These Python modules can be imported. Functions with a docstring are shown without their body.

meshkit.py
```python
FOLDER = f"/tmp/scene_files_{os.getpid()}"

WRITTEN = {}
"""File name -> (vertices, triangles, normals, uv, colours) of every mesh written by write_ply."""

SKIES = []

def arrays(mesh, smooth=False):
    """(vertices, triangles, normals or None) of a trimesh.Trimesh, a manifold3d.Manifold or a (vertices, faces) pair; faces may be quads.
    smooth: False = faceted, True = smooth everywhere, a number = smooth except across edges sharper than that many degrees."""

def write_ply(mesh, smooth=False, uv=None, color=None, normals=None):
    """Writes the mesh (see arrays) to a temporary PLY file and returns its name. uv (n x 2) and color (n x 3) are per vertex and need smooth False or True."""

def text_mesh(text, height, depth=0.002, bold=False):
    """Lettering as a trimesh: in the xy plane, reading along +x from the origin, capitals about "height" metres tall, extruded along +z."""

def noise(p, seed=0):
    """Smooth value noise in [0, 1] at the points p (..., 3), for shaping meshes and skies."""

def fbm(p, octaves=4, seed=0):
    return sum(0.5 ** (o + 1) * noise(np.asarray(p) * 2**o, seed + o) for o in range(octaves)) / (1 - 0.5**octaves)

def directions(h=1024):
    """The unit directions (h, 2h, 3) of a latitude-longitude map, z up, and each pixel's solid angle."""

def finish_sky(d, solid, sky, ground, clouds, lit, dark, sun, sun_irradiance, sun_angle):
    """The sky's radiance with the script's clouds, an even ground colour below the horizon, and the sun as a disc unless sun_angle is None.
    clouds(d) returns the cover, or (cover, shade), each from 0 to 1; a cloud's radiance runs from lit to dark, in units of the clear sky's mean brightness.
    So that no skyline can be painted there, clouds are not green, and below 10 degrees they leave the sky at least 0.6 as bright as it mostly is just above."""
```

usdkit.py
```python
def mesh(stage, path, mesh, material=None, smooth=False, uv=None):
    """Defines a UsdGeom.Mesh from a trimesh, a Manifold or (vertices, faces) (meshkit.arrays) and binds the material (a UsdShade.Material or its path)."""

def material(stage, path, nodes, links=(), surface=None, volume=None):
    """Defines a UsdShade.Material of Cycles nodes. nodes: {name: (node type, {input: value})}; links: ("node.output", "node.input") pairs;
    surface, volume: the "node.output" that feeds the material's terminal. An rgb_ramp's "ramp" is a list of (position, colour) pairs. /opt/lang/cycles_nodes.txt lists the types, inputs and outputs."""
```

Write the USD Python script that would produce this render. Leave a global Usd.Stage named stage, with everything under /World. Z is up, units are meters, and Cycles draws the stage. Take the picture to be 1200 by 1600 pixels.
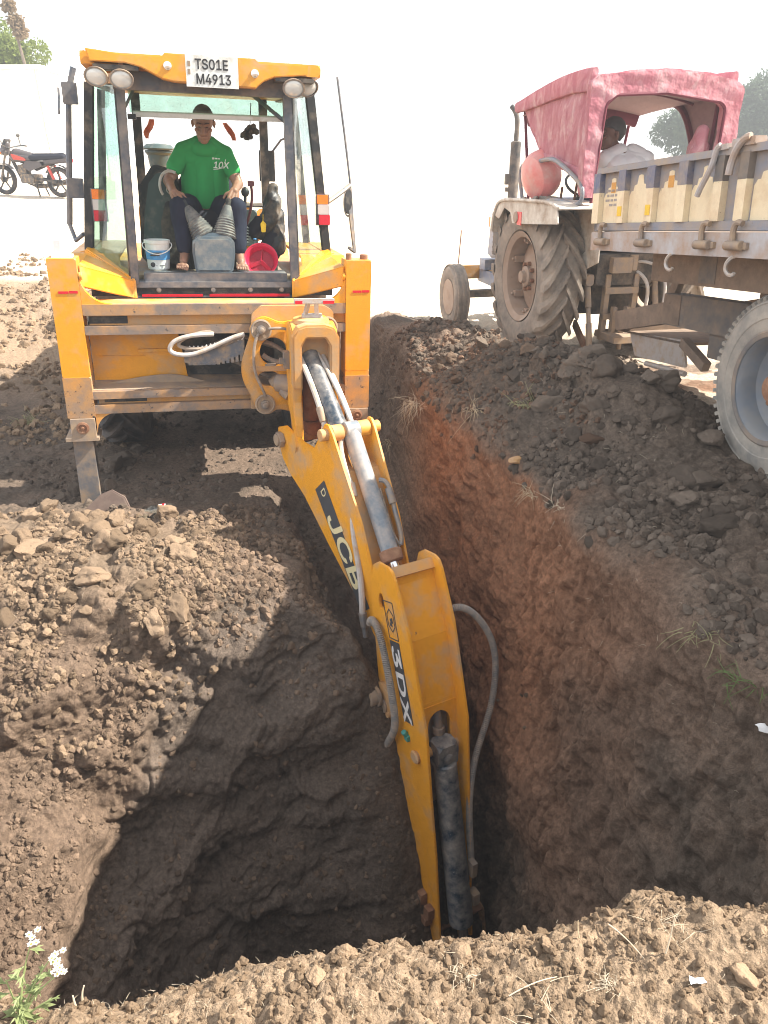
import math
import numpy as np
import trimesh
import manifold3d as m3
from scipy.spatial import cKDTree
from scipy.ndimage import gaussian_filter1d
from shapely.geometry import Polygon, Point, LineString, box as sbox
from shapely import affinity
import usdkit
import meshkit
from pxr import Usd, UsdGeom, UsdLux, UsdShade, Gf, Sdf, Vt

stage = Usd.Stage.CreateInMemory()
UsdGeom.SetStageUpAxis(stage, 'Z')
UsdGeom.SetStageMetersPerUnit(stage, 1.0)
UsdGeom.Xform.Define(stage, '/World')
PI = math.pi

# ---------------------------------------------------------------- camera, sky, sun, exposure
TILT = math.radians(25.0)
EYE = 1.75
cam = UsdGeom.Camera.Define(stage, '/World/camera')
cam.CreateHorizontalApertureAttr(24.0)
cam.CreateFocalLengthAttr(24.04)
cam.CreateExposureAttr(1.45)
cam.CreateClippingRangeAttr((0.05, 5000.0))
cx = UsdGeom.Xformable(cam)
cx.AddTranslateOp().Set(Gf.Vec3d(0, 0, EYE))
cx.AddRotateXOp().Set(90.0 - 25.0)

SUN_EL, SUN_AZ = math.radians(45.0), math.radians(86.0)      # azimuth clockwise from +y
SUN = np.array([math.sin(SUN_AZ) * math.cos(SUN_EL), math.cos(SUN_AZ) * math.cos(SUN_EL), math.sin(SUN_EL)])
sun = UsdLux.DistantLight.Define(stage, '/World/sun')
sun.CreateIntensityAttr(1.25)
sun.CreateAngleAttr(0.53)
sun.CreateColorAttr(Gf.Vec3f(1.0, 0.93, 0.82))
sun.CreateNormalizeAttr(True)
UsdGeom.Xformable(sun).AddTransformOp().Set(
    Gf.Matrix4d(1.0).SetRotate(Gf.Rotation(Gf.Vec3d(0, 0, 1), Gf.Vec3d(*SUN.tolist()))))
sky_mat = usdkit.material(stage, '/World/Looks/sky_air', {
    'sky': ('sky_texture', {'sky_type': 'single_scattering', 'sun_disc': False, 'sun_elevation': SUN_EL,
                            'sun_rotation': SUN_AZ, 'altitude': 500.0, 'air_density': 1.0,
                            'aerosol_density': 3.0, 'ozone_density': 1.0}),
    'tc': ('texture_coordinate', {}),
    'n': ('noise_texture', {'scale': 2.2, 'detail': 5.0, 'roughness': 0.55}),
    'r': ('map_range', {'from_min': 0.3, 'from_max': 0.7, 'to_min': 0.72, 'to_max': 0.90, 'clamp': True}),
    'veil': ('mix_color', {'b': (3.6, 3.65, 3.7)}),                # thin white cloud over the whole sky
    'bg': ('background_shader', {'strength': 0.15})},
    [('tc.generated', 'n.vector'), ('n.fac', 'r.value'), ('r.result', 'veil.fac'), ('sky.color', 'veil.a'), ('veil.result', 'bg.color')], surface='bg.background')
dome = UsdLux.DomeLight.Define(stage, '/World/sky')
UsdShade.MaterialBindingAPI.Apply(dome.GetPrim()).Bind(sky_mat)

# ---------------------------------------------------------------- helpers
counts = {}


def path_of(name, parent=None):
    base = (str(parent.GetPath()) if parent is not None else '/World') + '/' + name
    n = counts.get(base, 0)
    counts[base] = n + 1
    return base if n == 0 else '%s_%03d' % (base, n)


def tag(p, label=None, cat=None, group=None, kind=None):
    p = p.GetPrim()
    for k, v in (('label', label), ('category', cat), ('group', group), ('kind', kind)):
        if v:
            p.SetCustomDataByKey(k, v)
    return p


def thing(name, label, cat, loc=(0, 0, 0), M=None, group=None):
    """An Xform at the thing's base whose children are its parts."""
    x = UsdGeom.Xform.Define(stage, path_of(name))
    m = np.eye(4)
    if M is not None:
        m[:3, :3] = np.asarray(M).T
    m[3, :3] = loc
    x.AddTransformOp().Set(Gf.Matrix4d(*m.ravel().tolist()))
    return tag(x, label, cat, group)


def group_part(name, parent, label=None, M=None, loc=None):
    x = UsdGeom.Xform.Define(stage, path_of(name, parent))
    if M is not None or loc is not None:
        m = np.eye(4)
        if M is not None:
            m[:3, :3] = np.asarray(M).T
        if loc is not None:
            m[3, :3] = loc
        x.AddTransformOp().Set(Gf.Matrix4d(*m.ravel().tolist()))
    return tag(x, label)


def obj(name, mesh, mat, parent=None, smooth=32, label=None, cat=None, group=None, kind=None):
    if isinstance(mesh, list):
        mesh = join(mesh)
    m = usdkit.mesh(stage, path_of(name, parent), mesh, mat, smooth=smooth)
    return tag(m, label, cat, group, kind)


def rot(yaw=0, pitch=0, roll=0):
    cy, sy, cp, sp, cr, sr = math.cos(yaw), math.sin(yaw), math.cos(pitch), math.sin(pitch), math.cos(roll), math.sin(roll)
    Rz = np.array([[cy, -sy, 0], [sy, cy, 0], [0, 0, 1]])
    Rx = np.array([[1, 0, 0], [0, cp, -sp], [0, sp, cp]])
    Ry = np.array([[cr, 0, sr], [0, 1, 0], [-sr, 0, cr]])
    return Rz @ Rx @ Ry


def T(mesh, M=None, loc=(0, 0, 0)):
    m = mesh.copy()
    v = np.asarray(m.vertices)
    if M is not None:
        v = v @ np.asarray(M).T
    m.vertices = v + np.asarray(loc, float)
    if M is not None and np.linalg.det(M) < 0:
        m.invert()
    return m


def join(ms):
    vs, fs, n = [], [], 0
    for m in ms:
        v, f, _ = meshkit.arrays(m)
        vs.append(v); fs.append(f + n); n += len(v)
    return trimesh.Trimesh(np.vstack(vs), np.vstack(fs), process=False)


_BF = None


def bx(x0, x1, y0, y1, z0, z1, b=0.004):
    """A box with chamfered edges."""
    global _BF
    x0, x1 = min(x0, x1), max(x0, x1); y0, y1 = min(y0, y1), max(y0, y1); z0, z1 = min(z0, z1), max(z0, z1)
    b = min(b, 0.3 * min(x1 - x0, y1 - y0, z1 - z0))
    if _BF is None:
        e = 0.2
        pts = []
        for sx in (-1, 1):
            for sy in (-1, 1):
                for sz in (-1, 1):
                    pts += [((1 - e) * sx, sy, sz, 1, 0, 0), (sx, (1 - e) * sy, sz, 0, 1, 0), (sx, sy, (1 - e) * sz, 0, 0, 1)]
        p = np.array(pts)
        h = trimesh.convex.convex_hull(p[:, :3])
        idx = cKDTree(p[:, :3]).query(h.vertices)[1]
        _BF = (np.sign(p[idx, :3]), p[idx, 3:], np.array(h.faces))
    s, k, f = _BF
    hx = np.array([(x1 - x0) / 2, (y1 - y0) / 2, (z1 - z0) / 2])
    v = s * (hx - b * k) + [(x0 + x1) / 2, (y0 + y1) / 2, (z0 + z1) / 2]
    return trimesh.Trimesh(v, f, process=False)


def frame_of(d):
    d = np.asarray(d, float); d = d / np.linalg.norm(d)
    a = np.cross(d, [0, 0, 1.0] if abs(d[2]) < 0.95 else [1.0, 0, 0]); a /= np.linalg.norm(a)
    return np.stack([a, np.cross(d, a), d], 1)


def beam(p0, p1, w, h, b=0.004, up=None):
    """A box-section bar from p0 to p1; h is its size nearest to up."""
    p0, p1 = np.asarray(p0, float), np.asarray(p1, float)
    d = p1 - p0; L = np.linalg.norm(d); d /= L
    u = np.asarray([0, 0, 1.0] if up is None else up, float)
    if abs(u @ d) > 0.95:
        u = np.array([0, 1.0, 0])
    s = np.cross(d, u); s /= np.linalg.norm(s)
    u = np.cross(s, d)
    return T(bx(-w / 2, w / 2, 0, L, -h / 2, h / 2, b), np.stack([s, d, u], 1), p0)


def lathe(prof, n=24, axis=(0, 0, 1), loc=(0, 0, 0), close=True):
    """prof: (radius, height) pairs, revolved about the axis."""
    p = np.asarray(prof, float)
    a = np.arange(n) * 2 * PI / n
    v = np.stack([p[:, None, 0] * np.cos(a), p[:, None, 0] * np.sin(a), np.repeat(p[:, 1:2], n, 1)], -1).reshape(-1, 3)
    i, j = np.meshgrid(np.arange(len(p) - 1), np.arange(n), indexing='ij')
    q = np.stack([i * n + j, i * n + (j + 1) % n, (i + 1) * n + (j + 1) % n, (i + 1) * n + j], -1).reshape(-1, 4)
    f = np.vstack([q[:, [0, 1, 2]], q[:, [0, 2, 3]]])
    if close:
        v = np.vstack([v, [[0, 0, p[0, 1]], [0, 0, p[-1, 1]]]])
        k = np.arange(n)
        f = np.vstack([f, np.stack([(k + 1) % n, k, np.full(n, len(v) - 2)], 1),
                       np.stack([k + (len(p) - 1) * n, (k + 1) % n + (len(p) - 1) * n, np.full(n, len(v) - 1)], 1)])
    return T(trimesh.Trimesh(v, f, process=False), frame_of(axis), loc)


def cyl(p0, p1, r, r1=None, n=16, b=0.004):
    p0, p1 = np.asarray(p0, float), np.asarray(p1, float)
    L = np.linalg.norm(p1 - p0); r1 = r if r1 is None else r1
    b = min(b, r * 0.3, r1 * 0.3, L * 0.3)
    return lathe([(r - b, 0), (r, b), (r1, L - b), (r1 - b, L)], n, p1 - p0, p0)


def spline(pts, n=40):
    p = np.asarray(pts, float)
    if len(p) < 3:
        return np.linspace(p[0], p[1], n)
    from scipy.interpolate import CubicSpline
    t = np.r_[0, np.cumsum(np.linalg.norm(np.diff(p, axis=0), axis=1) ** 0.6)]
    return CubicSpline(t, p)(np.linspace(0, t[-1], n))


def tube(pts, r, n=8, caps=True):
    """A swept round tube along pts; r may vary along it."""
    p = np.asarray(pts, float)
    t = np.gradient(p, axis=0); t /= np.linalg.norm(t, axis=1, keepdims=True) + 1e-12
    a = np.cross(t[0], [0, 0, 1.0] if abs(t[0][2]) < 0.9 else [1.0, 0, 0]); a /= np.linalg.norm(a)
    A = []
    for k in range(len(p)):
        a = a - t[k] * (a @ t[k]); a /= np.linalg.norm(a) + 1e-12
        A.append(a)
    A = np.array(A); B = np.cross(t, A)
    ang = np.arange(n) * 2 * PI / n
    r = np.broadcast_to(np.asarray(r, float), (len(p),))
    v = (p[:, None] + r[:, None, None] * (np.cos(ang)[None, :, None] * A[:, None] + np.sin(ang)[None, :, None] * B[:, None])).reshape(-1, 3)
    i, j = np.meshgrid(np.arange(len(p) - 1), np.arange(n), indexing='ij')
    q = np.stack([i * n + j, i * n + (j + 1) % n, (i + 1) * n + (j + 1) % n, (i + 1) * n + j], -1).reshape(-1, 4)
    f = np.vstack([q[:, [0, 1, 2]], q[:, [0, 2, 3]]])
    if caps:
        k = np.arange(n); m = len(v)
        v = np.vstack([v, p[:1], p[-1:]])
        f = np.vstack([f, np.stack([(k + 1) % n, k, np.full(n, m)], 1), np.stack([k + (len(p) - 1) * n, (k + 1) % n + (len(p) - 1) * n, np.full(n, m + 1)], 1)])
    return trimesh.Trimesh(v, f, process=False)


AX = {'xz': np.array([[1, 0, 0], [0, 0, -1], [0, 1, 0]], float),      # polygon (x, z), thickness towards -y
      'yz': np.array([[0, 0, 1], [1, 0, 0], [0, 1, 0]], float),       # polygon (y, z), thickness towards +x
      'xy': np.eye(3)}


def prism(poly, t, plane='xz', at=0.0, holes=(), b=0.0):
    """An extruded polygon. xz: from y=at back to y=at+t; yz: from x=at to x=at+t; xy: from z=at to z=at+t."""
    pg = poly if isinstance(poly, Polygon) else Polygon(poly, holes)
    if not pg.is_valid:
        pg = pg.buffer(0)
    if b > 0:
        m = join([trimesh.creation.extrude_polygon(pg, t - 2 * b, engine='earcut')])
        m.vertices = m.vertices + [0, 0, b]
        inner = pg.buffer(-b, join_style=2)
        if not inner.is_empty and inner.geom_type == 'Polygon':
            c = trimesh.creation.extrude_polygon(inner, t, engine='earcut')
            m = join([m, c])
    else:
        m = trimesh.creation.extrude_polygon(pg, t, engine='earcut')
    if plane == 'xz':
        return T(m, AX['xz'], (0, at + t, 0))
    return T(m, AX[plane], (at, 0, 0) if plane == 'yz' else (0, 0, at))


def rounded(pts, r):
    """A polygon with its corners rounded."""
    p = Polygon(pts)
    return p.buffer(-r).buffer(2 * r).buffer(-r) if r > 0 else p


def quad(a, b, c, d, t=0.006):
    """A thin plate with corners a b c d."""
    P = np.array([a, b, c, d], float)
    n = np.cross(P[1] - P[0], P[3] - P[0]); n /= np.linalg.norm(n)
    v = np.vstack([P + n * t / 2, P - n * t / 2])
    f = [[0, 1, 2], [0, 2, 3], [6, 5, 4], [7, 6, 4]]
    for i in range(4):
        j = (i + 1) % 4
        f += [[i, i + 4, j + 4], [i, j + 4, j]]
    return trimesh.Trimesh(v, f, process=False)


def sphere(c, r, sub=2, s=(1, 1, 1), M=None):
    m = trimesh.creation.icosphere(sub, 1.0)
    v = np.asarray(m.vertices) * np.asarray(r, float) * np.asarray(s, float)
    m.vertices = v
    return T(m, M, c)


_ico = trimesh.creation.icosphere(2, 1.0)


def blob(bones, res=0.012, smooth=6, extra=()):
    """One continuous skin round bones (p0, r0, p1, r1): hulls of spheres, united, refined and smoothed."""
    tot = None
    for p0, r0, p1, r1 in bones:
        pts = np.vstack([np.asarray(_ico.vertices) * r0 + p0, np.asarray(_ico.vertices) * r1 + p1])
        h = m3.Manifold.hull_points(pts)
        tot = h if tot is None else tot + h
    for e in extra:
        tot = tot + e
    tot = tot.refine_to_length(res)
    m = tot.to_mesh()
    t = trimesh.Trimesh(m.vert_properties[:, :3], m.tri_verts, process=True)
    trimesh.smoothing.filter_taubin(t, lamb=0.5, nu=0.52, iterations=smooth)
    return t


def ellipsoid(c, r, M=None):
    v = np.asarray(_ico.vertices) * np.asarray(r)
    if M is not None:
        v = v @ np.asarray(M).T
    return m3.Manifold.hull_points(v + np.asarray(c))


# ---------------------------------------------------------------- materials
def mat(name, nodes, links, surface='p.BSDF', volume=None):
    return usdkit.material(stage, '/World/Looks/' + name, nodes, links, surface=surface, volume=volume)


def worn(name, base, rough=0.5, dust=(0.32, 0.24, 0.16), amount=0.3, scale=5.0, metallic=0.0, base2=None, chips=None, chip_at=0.70, bump=0.15, bscale=60.0, spec=0.5):
    """A painted or bare surface under blotchy dust, with fine relief and chipped spots."""
    base2 = base2 or tuple(0.86 * c for c in base)
    nodes = {
        'g': ('geometry', {}),
        'n1': ('noise_texture', {'scale': scale, 'detail': 4.0, 'roughness': 0.66}),
        'n2': ('noise_texture', {'scale': scale * 4.7, 'detail': 3.0, 'roughness': 0.65}),
        'n3': ('noise_texture', {'scale': bscale, 'detail': 2.0}),
        'r1': ('rgb_ramp', {'ramp': [(0.0, (0, 0, 0)), (max(0.02, 0.62 - amount * 0.6), (0, 0, 0)), (min(0.98, 0.82 - amount * 0.25), (1, 1, 1)), (1.0, (1, 1, 1))]}),
        'tone': ('mix_color', {'a': base, 'b': base2}),
        'dst': ('mix_color', {'b': dust}),
        'rr': ('map_range', {'from_min': 0.0, 'from_max': 1.0, 'to_min': rough, 'to_max': min(1.0, rough + 0.4)}),
        'bmp': ('bump', {'strength': bump, 'distance': 0.004}),
        'p': ('principled_bsdf', {'metallic': metallic, 'specular_ior_level': spec}),
    }
    links = [('g.position', 'n1.vector'), ('g.position', 'n2.vector'), ('g.position', 'n3.vector'),
             ('n1.fac', 'r1.fac'), ('n2.fac', 'tone.fac'), ('tone.result', 'dst.a'), ('r1.color', 'dst.fac'),
             ('r1.color', 'rr.value'), ('rr.result', 'p.roughness'), ('n3.fac', 'bmp.height'), ('bmp.normal', 'p.normal')]
    last = 'dst.result'
    if chips:
        nodes['rc'] = ('rgb_ramp', {'ramp': [(0.0, (0, 0, 0)), (chip_at, (0, 0, 0)), (chip_at + 0.03, (1, 1, 1)), (1.0, (1, 1, 1))]})
        nodes['n4'] = ('noise_texture', {'scale': scale * 3.1, 'detail': 5.0, 'roughness': 0.7})
        nodes['chip'] = ('mix_color', {'b': chips})
        links += [('g.position', 'n4.vector'), ('n4.fac', 'rc.fac'), (last, 'chip.a'), ('rc.color', 'chip.fac')]
        last = 'chip.result'
    links.append((last, 'p.base_color'))
    return mat(name, nodes, links)


def plain(name, col, rough=0.5, metallic=0.0, spec=0.5, sheen=0.0, var=0.12, scale=25.0):
    nodes = {'g': ('geometry', {}), 'n': ('noise_texture', {'scale': scale, 'detail': 4.0}),
             'mx': ('mix_color', {'a': tuple(c * (1 - var) for c in col), 'b': tuple(min(1, c * (1 + var)) for c in col)}),
             'p': ('principled_bsdf', {'roughness': rough, 'metallic': metallic, 'specular_ior_level': spec})}
    return mat(name, nodes, [('g.position', 'n.vector'), ('n.fac', 'mx.fac'), ('mx.result', 'p.base_color')])


def pane(name, tint, rough=0.02, ior=1.45, dusty=0.06):
    nodes = {'t': ('transparent_bsdf', {'color': tint}), 'gl': ('glossy_bsdf', {'color': (1, 1, 1), 'roughness': rough}),
             'f': ('layer_weight', {'blend': 0.5}), 'fp': ('math', {'math_type': 'power', 'value2': 4.0}), 'fm': ('math', {'math_type': 'multiply_add', 'value2': 0.6, 'value3': 0.03}), 'm': ('mix_closure', {}),
             'd': ('diffuse_bsdf', {'color': (0.6, 0.55, 0.47)}), 'g': ('geometry', {}),
             'n': ('noise_texture', {'scale': 9.0, 'detail': 6.0, 'roughness': 0.65}),
             'r': ('map_range', {'from_min': 0.4, 'from_max': 0.75, 'to_min': 0.0, 'to_max': dusty * 2.2, 'clamp': True}), 'm2': ('mix_closure', {})}
    return mat(name, nodes, [('f.facing', 'fp.value1'), ('fp.value', 'fm.value1'), ('fm.value', 'm.fac'), ('t.BSDF', 'm.closure1'), ('gl.BSDF', 'm.closure2'), ('g.position', 'n.vector'), ('n.fac', 'r.value'),
                             ('r.result', 'm2.fac'), ('m.closure', 'm2.closure1'), ('d.BSDF', 'm2.closure2')], surface='m2.closure')


YEL = (0.80, 0.345, 0.018)
DUST = (0.42, 0.30, 0.19)
M = {}
M['yellow'] = worn('yellow_paint', YEL, 0.38, DUST, 0.24, 3.6, chips=(0.16, 0.10, 0.06), chip_at=0.70)
M['yellow_dusty'] = worn('dusty_yellow_paint', (0.72, 0.31, 0.035), 0.5, DUST, 0.55, 4.0, chips=(0.14, 0.09, 0.06), chip_at=0.70)
M['yellow_scuffed'] = worn('scuffed_yellow_paint', (0.72, 0.31, 0.03), 0.5, (0.30, 0.20, 0.13), 0.72, 7.0, chips=(0.09, 0.06, 0.045), chip_at=0.60)
M['rail_steel'] = worn('scraped_rail_steel', (0.25, 0.20, 0.17), 0.5, (0.55, 0.30, 0.12), 0.35, 6.0, metallic=0.25, chips=(0.10, 0.085, 0.08), chip_at=0.62)
M['steel_grey'] = worn('worn_grey_steel', (0.20, 0.20, 0.21), 0.45, DUST, 0.35, 9.0, metallic=0.5)
M['steel_dusty'] = worn('dusty_steel', (0.27, 0.22, 0.19), 0.6, DUST, 0.5, 12.0, metallic=0.2)
M['rust'] = worn('rusty_steel', (0.20, 0.085, 0.045), 0.75, (0.34, 0.20, 0.12), 0.45, 10.0)
M['chrome'] = plain('polished_rod', (0.75, 0.76, 0.78), 0.16, 1.0, var=0.03)
M['ram_black'] = worn('black_ram_paint', (0.028, 0.044, 0.064), 0.33, (0.30, 0.27, 0.24), 0.42, 11.0, chips=(0.33, 0.30, 0.27), chip_at=0.66)
M['cab_grey'] = worn('dark_grey_cab_paint', (0.085, 0.10, 0.125), 0.45, (0.30, 0.25, 0.21), 0.35, 5.0, chips=(0.25, 0.22, 0.2), chip_at=0.73)
M['black_plastic'] = worn('black_plastic', (0.018, 0.020, 0.022), 0.5, (0.20, 0.16, 0.12), 0.25, 7.0)
M['grey_plastic'] = worn('grey_plastic', (0.13, 0.165, 0.20), 0.55, (0.33, 0.30, 0.27), 0.25, 8.0)
M['green_trim'] = worn('dark_green_trim', (0.045, 0.075, 0.072), 0.55, (0.25, 0.22, 0.18), 0.2, 5.0)
M['seat_cloth'] = plain('dark_seat_cloth', (0.03, 0.032, 0.042), 0.9, spec=0.1)
M['rubber_boot'] = worn('ribbed_rubber', (0.10, 0.10, 0.105), 0.65, (0.30, 0.27, 0.24), 0.35, 14.0)
M['hose'] = worn('dusty_hose_rubber', (0.17, 0.15, 0.135), 0.7, (0.40, 0.30, 0.22), 0.5, 16.0)
M['hose_pale'] = worn('pale_hose', (0.50, 0.46, 0.43), 0.55, DUST, 0.3, 14.0)
M['hose_spiral'] = worn('spiral_hose_wrap', (0.20, 0.19, 0.18), 0.5, (0.40, 0.32, 0.25), 0.4, 18.0)
M['red_refl'] = plain('red_reflector', (0.62, 0.015, 0.03), 0.3)
M['amber_lens'] = plain('amber_lens', (0.85, 0.20, 0.01), 0.2)
M['clear_lens'] = plain('clear_lens', (0.55, 0.50, 0.48), 0.15)
M['red_lens'] = plain('red_lens', (0.55, 0.01, 0.03), 0.2)
M['lamp_glass'] = plain('lamp_glass', (0.62, 0.60, 0.55), 0.12, 0.2)
M['lamp_body'] = worn('lamp_housing', (0.13, 0.11, 0.105), 0.5, DUST, 0.45, 15.0)
M['plate_white'] = worn('number_plate_white', (0.72, 0.73, 0.70), 0.45, (0.45, 0.40, 0.33), 0.2, 12.0)
M['ink'] = plain('black_lettering', (0.02, 0.02, 0.022), 0.5)
M['decal_dark'] = plain('decal_charcoal', (0.045, 0.046, 0.05), 0.45)
M['decal_cream'] = plain('decal_cream', (0.72, 0.62, 0.36), 0.45)
M['decal_white'] = plain('decal_white', (0.75, 0.74, 0.72), 0.45)
M['white_paint'] = worn('white_frame_paint', (0.75, 0.75, 0.73), 0.4, (0.5, 0.45, 0.38), 0.15, 8.0)
M['glass_green'] = pane('green_cab_glass', (0.62, 0.80, 0.74), dusty=0.05)
M['glass_right'] = pane('pale_cab_glass', (0.84, 0.92, 0.90), dusty=0.04)
M['glass_upper'] = pane('raised_green_glass', (0.72, 0.86, 0.78), dusty=0.06)
M['glass_clear'] = pane('clear_door_glass', (0.93, 0.95, 0.94), dusty=0.008)
M['tyre'] = worn('dusty_tyre_rubber', (0.115, 0.105, 0.097), 0.85, (0.36, 0.30, 0.24), 0.70, 5.0, bump=0.3)
M['tyre_black'] = worn('black_tyre_rubber', (0.022, 0.022, 0.023), 0.75, (0.14, 0.11, 0.09), 0.35, 6.0, bump=0.3)
M['tyre_pale'] = worn('mud_coated_tyre', (0.17, 0.165, 0.155), 0.85, (0.36, 0.32, 0.27), 0.62, 6.0, bump=0.35)

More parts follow.
